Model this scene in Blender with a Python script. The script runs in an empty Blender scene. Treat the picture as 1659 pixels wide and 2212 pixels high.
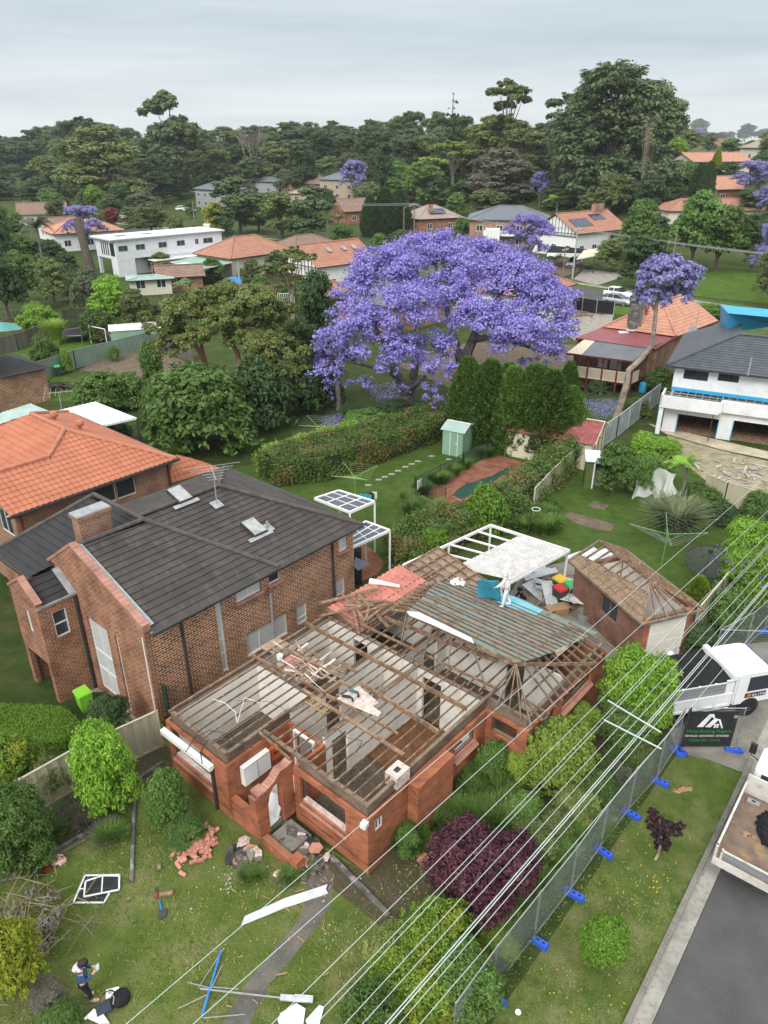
import bpy,bmesh,math,random
import numpy as np
from math import radians as R,sin,cos,tan,atan2,hypot,pi
from mathutils import Vector,Matrix
S=bpy.context.scene;COL=S.collection
random.seed(7)
# camera
CAMH,PITCH,FPX=21.0,26.8,1588.0
cd=bpy.data.cameras.new('camera');cam=bpy.data.objects.new('camera',cd);COL.objects.link(cam)
cam.location=(0,0,CAMH);cam.rotation_euler=(R(90 - PITCH),0,0)
cd.sensor_fit='VERTICAL';cd.sensor_height=24;cd.lens=FPX / 2212 * 24
cd.clip_start=.3;cd.clip_end=6000;S.camera=cam
S.render.resolution_x,S.render.resolution_y=768,1024
# overcast sky
W=bpy.data.worlds.new('World');S.world=W;W.use_nodes=True
SUN_EL,SUN_AZ=42,205
def world():
 n,l=W.node_tree.nodes,W.node_tree.links;n.clear()
 N=lambda t: n.new('ShaderNode'+t)
 sky=N('TexSky');sky.sky_type='NISHITA';sky.sun_disc=False
 sky.sun_elevation=R(SUN_EL);sky.sun_rotation=R(SUN_AZ)
 b1=N('Background');b1.inputs[1].default_value=.1;l.new(sky.outputs[0],b1.inputs[0])
 tc=N('TexCoord');sp=N('SeparateXYZ');l.new(tc.outputs['Generated'],sp.inputs[0])
 rm=N('ValToRGB');l.new(sp.outputs[2],rm.inputs[0])
 e=rm.color_ramp.elements
 e[0].position=0;e[0].color=(.66,.685,.71,1);e[1].position=1;e[1].color=(1.45,1.5,1.54,1)
 for p,c in ((.03,(.65,.69,.72,1)),(.10,(.50,.57,.625,1)),(.17,(.55,.62,.67,1)),(.3,(.95,1.0,1.04,1)),(.5,(1.25,1.3,1.34,1))):
  q=e.new(p);q.color=c
 mp=N('Mapping');mp.inputs['Scale'].default_value=(1.0,1.6,13);mp.inputs['Rotation'].default_value=(0,R(2),0)
 l.new(tc.outputs['Generated'],mp.inputs[0])
 ns=N('TexNoise');ns.inputs['Scale'].default_value=2.2;ns.inputs['Detail'].default_value=7;ns.inputs['Roughness'].default_value=.55
 l.new(mp.outputs[0],ns.inputs[0])
 r2=N('ValToRGB');l.new(ns.outputs[0],r2.inputs[0])
 r2.color_ramp.elements[0].position=.3;r2.color_ramp.elements[0].color=(.82,.85,.87,1)
 r2.color_ramp.elements[1].position=.72;r2.color_ramp.elements[1].color=(1.15,1.12,1.09,1)
 mx=N('MixRGB');mx.blend_type='MULTIPLY';mx.inputs[0].default_value=1
 l.new(rm.outputs[0],mx.inputs[1]);l.new(r2.outputs[0],mx.inputs[2])
 b2=N('Background');b2.inputs[1].default_value=1.0;l.new(mx.outputs[0],b2.inputs[0])
 ms=N('MixShader');ms.inputs[0].default_value=.93
 l.new(b1.outputs[0],ms.inputs[1]);l.new(b2.outputs[0],ms.inputs[2])
 o=N('OutputWorld');l.new(ms.outputs[0],o.inputs[0])
world()
sd=bpy.data.lights.new('sun','SUN');sd.energy=2.0;sd.angle=R(24);sd.color=(1,.96,.9)
so=bpy.data.objects.new('sun',sd);COL.objects.link(so);so.location=(-30,-60,80)
_d=Vector((sin(R(SUN_AZ)) * cos(R(SUN_EL)),cos(R(SUN_AZ)) * cos(R(SUN_EL)),sin(R(SUN_EL))))
so.rotation_euler=_d.to_track_quat('Z','Y').to_euler()
vs=S.view_settings;vs.view_transform='Standard';vs.look='None';vs.exposure=.35;vs.gamma=1
S.cycles.max_bounces=5;S.cycles.diffuse_bounces=3;S.cycles.transparent_max_bounces=12
# pixel rays (photo read at 1659 x 2212)
_c,_s=cos(R(PITCH)),sin(R(PITCH))
def ray(px,py):
 u,v=(px - 829.5) / FPX,(1106 - py) / FPX
 return Vector((u,_c+v * _s,-_s+v * _c))
def smooth(a,b,t):
 t=min(1,max(0,(t - a) / (b - a)));return t * t * (3 - 2 * t)
def HT(x,y):
 h=15 * smooth(128,262,.75 * x+.66 * y)
 dx,dy=x+.4718,y - 15.05;xl,yl=dx*.656+dy*.7547,-dx*.7547+dy*.656
 h -= 1.0 * smooth(9.0,10.6,yl) * (1 - smooth(-.0,6,xl - 6)) * smooth(-6,-1,xl)
 h+=14 * smooth(150,700,y - .2 * x) * smooth(-30,-200,x - .0 * y) * .6
 return h
def G(px,py,z=0.):
 d=ray(px,py);return Vector((0,0,CAMH))+d * ((z - CAMH) / d.z)
def GT(px,py):
 d=ray(px,py);o=Vector((0,0,CAMH));t=8
 while t<2500:
  p=o+d * t
  if p.z<=HT(p.x,p.y):return p
  t+=max(.1,t * .004)
 return o+d * 2500
def PY(px,py,y):
 d=ray(px,py);return Vector((0,0,CAMH))+d * (y / d.y)
def mpp(p):
 return (p.y * _c - (p.z - CAMH) * _s) / FPX
# materials
MATS={}
def nodes(name):
 m=bpy.data.materials.new(name);m.use_nodes=True
 nt=m.node_tree;b=nt.nodes['Principled BSDF'];MATS[name]=m
 return m,nt,b,(lambda t: nt.nodes.new('ShaderNode'+t)),nt.links.new
def mixc(N,Lk,fac,a,b,mode='MIX'):
 x=N('MixRGB');x.blend_type=mode
 for i,v in ((0,fac),(1,a),(2,b)):
  if hasattr(v,'is_output'):Lk(v,x.inputs[i])
  else:x.inputs[i].default_value=v if i==0 else (*v,1)[:4]
 return x.outputs[0]
def noise(N,Lk,vec,sc,det=4,lo=.4,hi=.6,rough=.55):
 n=N('TexNoise');n.inputs['Scale'].default_value=sc;n.inputs['Detail'].default_value=det;n.inputs['Roughness'].default_value=rough
 if vec:Lk(vec,n.inputs[0])
 r=N('MapRange');r.inputs[1].default_value=lo;r.inputs[2].default_value=hi;Lk(n.outputs[0],r.inputs[0])
 return r.outputs[0]
def vec(N,Lk,kind='Object',sc=(1,1,1),rot=(0,0,0)):
 t=N('TexCoord');m=N('Mapping');m.inputs['Scale'].default_value=sc;m.inputs['Rotation'].default_value=rot
 Lk(t.outputs[kind],m.inputs[0]);return m.outputs[0]
def bump(N,Lk,b,h,st=.3,d=.02):
 u=N('Bump');u.inputs['Strength'].default_value=st;u.inputs['Distance'].default_value=d
 Lk(h,u.inputs['Height']);Lk(u.outputs[0],b.inputs['Normal'])
def plain(name,c,rough=.7,c2=None,sc=3,metal=0,spec=.3,bmp=0,c3=None,sc3=25,f3=.5,stretch=(1,1,1)):
 m,nt,b,N,Lk=nodes(name);c=tuple(c);c2=c2 or tuple(x * .72 for x in c)
 v=vec(N,Lk,'Object',stretch)
 f=noise(N,Lk,v,sc,5,.38,.64);o=mixc(N,Lk,f,c,c2)
 if c3:
  g=noise(N,Lk,v,sc3,5,.52,.68);k=N('Math');k.operation='MULTIPLY';k.inputs[1].default_value=f3;Lk(g,k.inputs[0])
  o=mixc(N,Lk,k.outputs[0],o,c3)
 Lk(o,b.inputs['Base Color']);b.inputs['Roughness'].default_value=rough;b.inputs['Metallic'].default_value=metal
 b.inputs['Specular IOR Level'].default_value=spec
 if bmp:bump(N,Lk,b,noise(N,Lk,v,sc * 6,4,.2,.8),bmp)
 return m
def brick(name,c1,c2,mortar,bw=.24,bh=.086,ms=.010,dirt=.35,bias=0.):
 m,nt,b,N,Lk=nodes(name)
 t=N('TexCoord');sp=N('SeparateXYZ');Lk(t.outputs['Object'],sp.inputs[0])
 a=N('Math');a.operation='ADD';Lk(sp.outputs[0],a.inputs[0]);Lk(sp.outputs[1],a.inputs[1])
 cb=N('CombineXYZ');Lk(a.outputs[0],cb.inputs[0]);Lk(sp.outputs[2],cb.inputs[1])
 k=N('TexBrick');Lk(cb.outputs[0],k.inputs[0]);k.inputs['Scale'].default_value=1
 k.inputs['Brick Width'].default_value=bw;k.inputs['Row Height'].default_value=bh;k.inputs['Mortar Size'].default_value=ms
 k.inputs['Bias'].default_value=bias;k.inputs['Mortar Smooth'].default_value=.2
 for i,c in (('Color1',c1),('Color2',c2),('Mortar',mortar)):k.inputs[i].default_value=(*c,1)
 f=noise(N,Lk,t.outputs['Object'],1.1,6,.4,.75)
 o=mixc(N,Lk,f,k.outputs[0],tuple(x * (1 - dirt) for x in (.75,.72,.7)),'MULTIPLY')
 Lk(o,b.inputs['Base Color']);b.inputs['Roughness'].default_value=.85;b.inputs['Specular IOR Level'].default_value=.2
 bump(N,Lk,b,k.outputs[1],-.4,.008);return m
def leafmat(name,ca,cb,cc=None,fc=.25,sc=.9,trans=.3,rough=.5):
 g_=1.35;ca,cb,cc=(tuple(min(.8,x*g_) for x in c) if c else c for c in (ca,cb,cc))
 m,nt,b,N,Lk=nodes(name)
 g=N('NewGeometry');v=vec(N,Lk,'Object')
 o=mixc(N,Lk,g.outputs['Random Per Island'],ca,cb)
 if cc: 
  f=noise(N,Lk,v,sc,3,.5,.62);k=N('Math');k.operation='MULTIPLY';k.inputs[1].default_value=fc;Lk(f,k.inputs[0])
  o=mixc(N,Lk,k.outputs[0],o,cc)
 oi=N('ObjectInfo');h=N('HueSaturation');r=N('MapRange');r.inputs[3].default_value=.75;r.inputs[4].default_value=1.25
 Lk(oi.outputs['Random'],r.inputs[0]);Lk(r.outputs[0],h.inputs['Value']);Lk(o,h.inputs['Color']);o=h.outputs[0]
 Lk(o,b.inputs['Base Color']);b.inputs['Roughness'].default_value=rough;b.inputs['Specular IOR Level'].default_value=.25
 if trans:
  t=N('BsdfTranslucent');Lk(o,t.inputs[0]);x=N('MixShader');x.inputs[0].default_value=trans
  Lk(b.outputs[0],x.inputs[1]);Lk(t.outputs[0],x.inputs[2])
  Lk(x.outputs[0],nt.nodes['Material Output'].inputs[0])
 return m
def glassmat(name,c=(.03,.04,.05),rough=.08):
 m,nt,b,N,Lk=nodes(name);b.inputs['Base Color'].default_value=(*c,1);b.inputs['Roughness'].default_value=rough
 b.inputs['Specular IOR Level'].default_value=.6;return m
# mesh builder
class MB:
 def __init__(s):s.v=[];s.f=[]
 def add(s,vs,fs):
  o=len(s.v);s.v+=[tuple(p) for p in vs];s.f+=[tuple(i+o for i in f) for f in fs];return s
 def bx(s,x0,x1,y0,y1,z0,z1):
  return s.add([(x0,y0,z0),(x1,y0,z0),(x1,y1,z0),(x0,y1,z0),(x0,y0,z1),(x1,y0,z1),(x1,y1,z1),(x0,y1,z1)],
   [(3,2,1,0),(4,5,6,7),(0,1,5,4),(1,2,6,5),(2,3,7,6),(3,0,4,7)])
 def box(s,c,d,rz=0.,rx=0.,ry=0.):
  m=Matrix.Translation(c) @ Matrix.Rotation(rz,4,'Z') @ Matrix.Rotation(ry,4,'Y') @ Matrix.Rotation(rx,4,'X')
  q=[m @ Vector((i*d[0]/2,j*d[1]/2,k*d[2]/2)) for k in (-1,1) for i,j in ((-1,-1),(1,-1),(1,1),(-1,1))]
  return s.add(q,[(3,2,1,0),(4,5,6,7),(0,1,5,4),(1,2,6,5),(2,3,7,6),(3,0,4,7)])
 def beam(s,p,q,w,h,up=(0,0,1)):
  p,q=Vector(p),Vector(q);d=(q - p).normalized();u=Vector(up)
  a=d.cross(u)
  if a.length<1e-4:a=d.cross(Vector((1,0,0)))
  a.normalize();b=a.cross(d);a *= w / 2;b *= h / 2
  return s.add([p-a-b,p+a-b,p+a+b,p-a+b,q-a-b,q+a-b,q+a+b,q-a+b],
   [(0,1,2,3),(7,6,5,4),(0,4,5,1),(1,5,6,2),(2,6,7,3),(3,7,4,0)])
 def tube(s,pts,r,n=6,cap=True):
  pts=[Vector(p) for p in pts];m=len(pts);rs=r if isinstance(r,(list,tuple)) else [r] * m
  vs=[];a0=None
  for i,p in enumerate(pts):
   d=(pts[min(i+1,m-1)] - pts[max(i-1,0)]).normalized()
   if a0 is None:
    a0=d.cross(Vector((0,0,1)) if abs(d.z)<.9 else Vector((1,0,0))).normalized()
   a0=(a0 - d * a0.dot(d)).normalized();b=d.cross(a0)
   vs+=[p+(a0 * cos(2*pi*k/n)+b * sin(2*pi*k/n)) * rs[i] for k in range(n)]
  fs=[(i*n+k,i*n+(k+1)%n,(i+1)*n+(k+1)%n,(i+1)*n+k) for i in range(m-1) for k in range(n)]
  if cap:fs+=[tuple(range(n-1,-1,-1)),tuple((m-1)*n+k for k in range(n))]
  return s.add(vs,fs)
 def poly(s,pts):return s.add(pts,[tuple(range(len(pts)))])
 def ext(s,pts,d):
  n=len(pts);d=Vector(d);a=[Vector(p) for p in pts]
  return s.add(a+[p+d for p in a],[tuple(range(n-1,-1,-1)),tuple(range(n,2*n))]+[(i,(i+1)%n,n+(i+1)%n,n+i) for i in range(n)])
 def prism(s,p2,z0,z1):return s.ext([(p[0],p[1],z0) for p in p2],(0,0,z1 - z0))
 def lathe(s,prof,c=(0,0,0),n=12,ax=None):
  c=Vector(c);m=len(prof);q=Vector(ax).to_track_quat('Z','Y') if ax else None;vs=[]
  for r,z in prof:
   for k in range(n):
    p=Vector((r*cos(2*pi*k/n),r*sin(2*pi*k/n),z));vs.append(c+(q @ p if q else p))
  fs=[(i*n+k,i*n+(k+1)%n,(i+1)*n+(k+1)%n,(i+1)*n+k) for i in range(m-1) for k in range(n)]
  fs+=[tuple(range(n-1,-1,-1)),tuple((m-1)*n+k for k in range(n))]
  return s.add(vs,fs)
 def ball(s,c,r,n=10,sz=1.):
  m=max(4,n // 2)
  return s.lathe([(max(1e-3,r*sin(pi*i/m)),-r*sz*cos(pi*i/m)) for i in range(m+1)],c,n)
 def build(s,name,mat,parent=None,smooth=False,bevel=0.):
  me=bpy.data.meshes.new(name);me.from_pydata(s.v,[],s.f);me.update()
  if bevel:
   b=bmesh.new();b.from_mesh(me);bmesh.ops.bevel(b,geom=b.edges[:],offset=bevel,segments=2,affect='EDGES',clamp_overlap=True);b.to_mesh(me);b.free()
  return link(name,me,mat,parent,smooth)
def link(name,me,mat,parent=None,smooth=False):
 if mat is not None:me.materials.append(MATS[mat] if isinstance(mat,str) else mat)
 if smooth:me.polygons.foreach_set('use_smooth',[True] * len(me.polygons))
 o=bpy.data.objects.new(name,me);COL.objects.link(o)
 if parent is not None:o.parent=parent
 return o
def tag(o,label=None,cat=None,group=None,kind=None):
 for k,v in (('label',label),('category',cat),('group',group),('kind',kind)):
  if v:o[k]=v
 return o
def thing(name,label,cat,loc=(0,0,0),rz=0.,group=None):
 o=bpy.data.objects.new(name,None);COL.objects.link(o);o.location=loc;o.rotation_euler=(0,0,rz);o.empty_display_size=.3
 return tag(o,label,cat,group)
def dup(t,loc,rz=0.,label=None,group=None,sc=None):
 def cp(o,par):
  c=o.copy();COL.objects.link(c)
  if par:c.parent=par
  for ch in o.children:cp(ch,c)
  return c
 r=cp(t,None);r.location=loc;r.rotation_euler=(0,0,rz)
 if sc:r.scale=sc
 tag(r,label,None,group);return r
class Fr:
 def __init__(s,o,h):s.o=Vector((o[0],o[1],o[2] if len(o)>2 else 0));s.h=R(h);s.c,s.s=cos(s.h),sin(s.h)
 def l(s,p):
  d=Vector(p) - s.o;return Vector((d.x*s.c+d.y*s.s,-d.x*s.s+d.y*s.c,d.z))
 def w(s,x,y,z=0.):return s.o+Vector((x*s.c - y*s.s,x*s.s+y*s.c,z))
 def g(s,px,py,z=0.):return s.l(G(px,py,z+s.o.z))
 def on(s,px,py,ax,val):
  d=ray(px,py);o=s.l((0,0,CAMH));e=Vector((d.x*s.c+d.y*s.s,-d.x*s.s+d.y*s.c,d.z))
  return o+e * ((val - o[ax]) / e[ax])
 def thing(s,name,label,cat,group=None):return thing(name,label,cat,s.o,s.h,group)
def wall(mb,ax,a,b,u0,u1,z0,z1,ops=()):
 """solid wall between planes a..b on axis ax (0: x, 1: y), along the other axis u0..u1, with openings (u0,u1,z0,z1)"""
 us=sorted({u0,u1,*[min(max(v,u0),u1) for o in ops for v in o[:2]]});zs=sorted({z0,z1,*[min(max(v,z0),z1) for o in ops for v in o[2:4]]})
 for i in range(len(us) - 1):
  run=None
  for j in range(len(zs) - 1):
   um,zm=(us[i]+us[i+1])/2,(zs[j]+zs[j+1])/2
   solid=not any(o[0]<um<o[1] and o[2]<zm<o[3] for o in ops)
   if solid:
    if run is None:run=zs[j]
    end=zs[j+1]
   if (not solid or j==len(zs) - 2) and run is not None:
    if ax==0:mb.bx(a,b,us[i],us[i+1],run,end)
    else:mb.bx(us[i],us[i+1],a,b,run,end)
    run=None
 return mb
def window(T,ax,val,u0,u1,z0,z1,out=1,mull=1,rec=.05,fw=.05,fm='white_frame',pm='glass',name='window',trans=()):
 """window unit set in a wall face at local plane val whose outside is direction out"""
 f=MB();a,b=val - out * rec,val - out * (rec+.06)
 lo,hi=min(a,b),max(a,b)
 def bar(p0,p1,q0,q1):
  if ax==0:f.bx(lo,hi,p0,p1,q0,q1)
  else:f.bx(p0,p1,lo,hi,q0,q1)
 bar(u0,u1,z0,z0+fw);bar(u0,u1,z1-fw,z1);bar(u0,u0+fw,z0+fw,z1-fw);bar(u1-fw,u1,z0+fw,z1-fw)
 for i in range(1,mull):
  c=u0+(u1-u0)*i/mull;bar(c-fw/2,c+fw/2,z0+fw,z1-fw)
 for t in trans:
  c=z0+(z1-z0)*t
  n=max(1,mull)
  for i in range(n):
   p0=u0+fw if i==0 else u0+(u1-u0)*i/n+fw/2
   p1=u1 - fw if i==n-1 else u0+(u1-u0)*(i+1)/n - fw/2
   bar(p0,p1,c-fw/2,c+fw/2)
 o=f.build(name,fm,T);p=MB();c=val - out * (rec+.035)
 if ax==0:p.bx(c-.006,c+.006,u0+fw*.6,u1-fw*.6,z0+fw*.6,z1-fw*.6)
 else:p.bx(u0+fw*.6,u1-fw*.6,c-.006,c+.006,z0+fw*.6,z1-fw*.6)
 p.build('pane',pm,o);return o
def roof_face(mb,pts,course=.33,lift=.035,wave=0.,tile=.3,thick=.0):
 """tiled roof plane: pts[0]-pts[1] is the eave; convex polygon; real stepped courses"""
 P=[Vector(p) for p in pts];o=P[0];u=(P[1]-P[0]).normalized()
 n=Vector((0,0,0))
 for i in range(len(P)):n+=P[i].cross(P[(i+1) % len(P)])
 n.normalize()
 if n.z<0:n=-n
 v=n.cross(u);
 if v.z<0:v=-v
 q=[((p-o).dot(u),(p-o).dot(v)) for p in P];V=max(b for a,b in q);m=len(q)
 def span(t):
  xs=[]
  for i in range(m):
   (a0,b0),(a1,b1)=q[i],q[(i+1) % m]
   if abs(b1-b0)<1e-6:
    if abs(b0-t)<1e-4:xs+=[a0,a1]
   elif min(b0,b1)-1e-6<=t<=max(b0,b1)+1e-6:xs.append(a0+(a1-a0)*(t-b0)/(b1-b0))
  return (min(xs),max(xs)) if xs else None
 t=0
 while t<V - .02:
  t1=min(V,t+course);s0,s1=span(t+1e-5),span(t1 - 1e-5)
  if not s0 or not s1:t=t1;continue
  if wave:
   k=max(2,int((max(s0[1],s1[1]) - min(s0[0],s1[0])) / tile * 4));us=None
   A,B=min(s0[0],s1[0]),max(s0[1],s1[1]);rows=[]
   st=tile / 4;i0=math.floor(A / st);i1=math.ceil(B / st)
   for (vv,sp,lf) in ((t,s0,lift),(t1,s1,0.)):
    rows.append([o+u*min(max(i*st,sp[0]),sp[1])+v*vv+n*(lf+wave*(abs(sin(pi*i/4))) ) for i in range(i0,i1+1)])
   rows.insert(0,[p - n*lift for p in rows[0]])
   w=i1 - i0+1
   mb.add(rows[0]+rows[1]+rows[2],[(r*w+i,r*w+i+1,(r+1)*w+i+1,(r+1)*w+i) for r in (0,1) for i in range(w-1)])
  else:
   a,b=o+u*s0[0]+v*t,o+u*s0[1]+v*t;c,d=o+u*s1[1]+v*t1,o+u*s1[0]+v*t1
   mb.add([a - n*.004,b - n*.004,b+n*lift,a+n*lift,c,d],[(0,1,2,3),(3,2,4,5)])
  t=t1
 return mb
def caps(mb,p,q,r=.11,step=.4):
 p,q=Vector(p),Vector(q);n=max(1,int((q-p).length/step));d=(q-p)/n
 for i in range(n):
  a=p+d*i;b=a+d*1.06;mb.tube([a+Vector((0,0,.0)),b+Vector((0,0,.02))],[r,r*.88],7)
 return mb
# foliage
def cloud(lobes,n,size,seed,asp=1.8,clumps=26,spread=.34,fill=.25,up=.35,droop=0.):
 """leaf quads in clumps over the lobes (cx,cy,cz,rx,ry,rz)"""
 rg=np.random.default_rng(seed);L=np.array(lobes,float)
 area=(L[:,3]*L[:,4]*L[:,5]) ** (2/3);pr=area / area.sum()
 K=max(len(L)*4,int(clumps*len(L)))
 li=rg.choice(len(L),K,p=pr)
 d=rg.normal(size=(K,3));d /= np.linalg.norm(d,axis=1)[:,None]
 d[:,2]=np.where(d[:,2]<-.45,-d[:,2],d[:,2])
 rad=np.where(rg.random(K)<fill,rg.uniform(.3,.75,K),rg.uniform(.76,1.13,K))
 cc=L[li,:3]+d * L[li,3:] * rad[:,None]
 cr=spread * (L[li,3]*L[li,4]*L[li,5]) ** (1/3) * rg.uniform(.55,1.25,K)
 w=cr ** 2;ci=rg.choice(K,n,p=w / w.sum())
 e=rg.normal(size=(n,3));e /= np.linalg.norm(e,axis=1)[:,None]
 e[:,2]=np.abs(e[:,2]) * np.where(rg.random(n)<.8,1,-1)
 rr=rg.random(n) ** .45
 sq=np.array([1,1,.7])
 P=cc[ci]+e * sq * (cr[ci] * rr)[:,None]
 P[:,2] -= droop * rg.random(n) * cr[ci]
 nr=e * .8+d[ci] * .5+rg.normal(size=(n,3)) * .55;nr[:,2]+=up
 nr /= np.linalg.norm(nr,axis=1)[:,None]
 t=np.cross(nr,rg.normal(size=(n,3)));t /= np.linalg.norm(t,axis=1)[:,None]
 b=np.cross(nr,t);s=size * rg.uniform(.6,1.35,n)[:,None]
 t *= s * asp / 2;b *= s / 2
 bend=nr * s * .18
 return np.stack([P - t - bend,P - b,P+t - bend,P+b],1)
def npmesh(name,Q):
 n=len(Q);me=bpy.data.meshes.new(name)
 me.vertices.add(n*4);me.vertices.foreach_set('co',Q.reshape(-1).astype(np.float32))
 me.loops.add(n*4);me.loops.foreach_set('vertex_index',np.arange(n*4,dtype=np.int32))
 me.polygons.add(n);me.polygons.foreach_set('loop_start',np.arange(0,n*4,4,dtype=np.int32))
 try:me.polygons.foreach_set('loop_total',np.full(n,4,dtype=np.int32))
 except Exception:pass
 me.update();me.validate();return me
def strap(n,r,h,seed,w=.05,seg=3,lean=.6):
 """strappy clump: arching blades as quads"""
 rg=random.Random(seed);Q=[]
 for i in range(n):
  a=rg.uniform(0,2*pi);b=r * .35 * rg.random() ** .5;x,y=b*cos(a),b*sin(a);a+=rg.uniform(-.6,.6)
  l=h * rg.uniform(.7,1.15);out=r * rg.uniform(.3,1) * lean * 1.5;s=Vector((-sin(a),cos(a),0)) * w * rg.uniform(.7,1.2)
  pts=[Vector((x+out*cos(a)*t**1.6,y+out*sin(a)*t**1.6,l*(t - .45*lean*t**2.5))) for t in [k/seg for k in range(seg+1)]]
  for k in range(seg):
   s0,s1=s*(1-.8*(k/seg)**2),s*(1-.8*((k+1)/seg)**2)
   Q.append([pts[k]-s0,pts[k]+s0,pts[k+1]+s1,pts[k+1]-s1])
 return np.array(Q)
plain('bark',(.16,.125,.095),.9,(.075,.06,.05),5)
plain('pale_bark',(.36,.30,.24),.9,(.17,.14,.11),2.5)
plain('pink_bark',(.33,.17,.11),.9,(.2,.11,.07),2.5)
plain('grey_bark',(.21,.19,.17),.9,(.09,.085,.08),4)
leafmat('gum_leaf',(0.052,0.084,0.035),(0.108,0.144,0.063),(0.149,0.184,0.079),.5)
leafmat('gum_leaf_olive',(0.072,0.104,0.032),(0.136,0.168,0.056),(0.176,0.208,0.072),.5)
leafmat('dark_leaf',(0.029,0.058,0.022),(0.064,0.112,0.035),(0.088,0.144,0.048),.4)
leafmat('mid_leaf',(0.052,0.111,0.023),(0.117,0.195,0.046),(0.143,0.221,0.052),.4)
leafmat('bright_leaf',(.10,.21,.018),(.19,.32,.04),(.22,.34,.05),.4)
leafmat('lime_leaf',(.13,.21,.025),(.23,.32,.055),(.28,.34,.07),.5)
leafmat('gold_leaf',(.15,.19,.015),(.27,.29,.04),(.30,.28,.03),.5)
leafmat('yellow_green_leaf',(.07,.14,.015),(.17,.25,.03),(.33,.32,.04),.45,1.3)
leafmat('cypress_leaf',(.038,.085,.016),(.085,.15,.028),(.10,.165,.03),.4)
leafmat('brushbox_leaf',(.085,.125,.03),(.165,.20,.055),(.25,.235,.085),.6,.8)
leafmat('hedge_leaf',(.05,.09,.018),(.10,.15,.035),(.19,.12,.05),.5,.55)
leafmat('clipped_leaf',(.06,.13,.012),(.12,.21,.025))
leafmat('purple_leaf',(.040,.015,.022),(.085,.03,.045),(.105,.035,.045),.6,2.)
leafmat('dark_purple_leaf',(.028,.014,.018),(.06,.03,.034))
leafmat('jacaranda_bloom',(.13,.108,.31),(.27,.235,.50),(.25,.215,.42),.5,.5,.3)
leafmat('jacaranda_pale',(.155,.14,.31),(.27,.25,.45),(.25,.24,.39),.5,.5,.3)
leafmat('grey_leaf',(.085,.105,.06),(.15,.17,.10))
leafmat('grey_brown_leaf',(0.111,0.104,0.078),(0.169,0.156,0.117))
leafmat('red_leaf',(.12,.03,.025),(.22,.06,.05))
leafmat('strap_leaf',(.05,.10,.02),(.11,.18,.035))
leafmat('flax_leaf',(.075,.095,.045),(.15,.17,.085))
PROTO={}
def proto(kind,mats,H,r,crowns,trunk=None):
 PROTO.setdefault(kind,[]).append(dict(H=H,r=r,crown=crowns,trunk=trunk))
def lobe_ring(rg,k,R_,z0,z1,s0,s1,flat=.75):
 out=[]
 for i in range(k):
  a=2*pi*(i+rg.uniform(-.3,.3))/k;q=R_*rg.uniform(.55,1);s=rg.uniform(s0,s1)
  out.append((q*cos(a),q*sin(a),rg.uniform(z0,z1),s,s,s*flat))
 return out
def limbs(mb,lobes,base,r0,split,rg,n=6):
 for l in lobes:
  p0=Vector(base);p2=Vector((l[0]*.85,l[1]*.85,l[2]));s=split
  p1=Vector((base[0]+l[0]*.25,base[1]+l[1]*.25,s+(l[2]-s)*.35))
  mb.tube([(base[0],base[1],s*.8),(p1.x,p1.y,p1.z),tuple((p1+p2)/2+Vector((rg.uniform(-.3,.3),rg.uniform(-.3,.3),.2))),tuple(p2)],[r0*.6,r0*.45,r0*.28,r0*.1],n)
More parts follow.
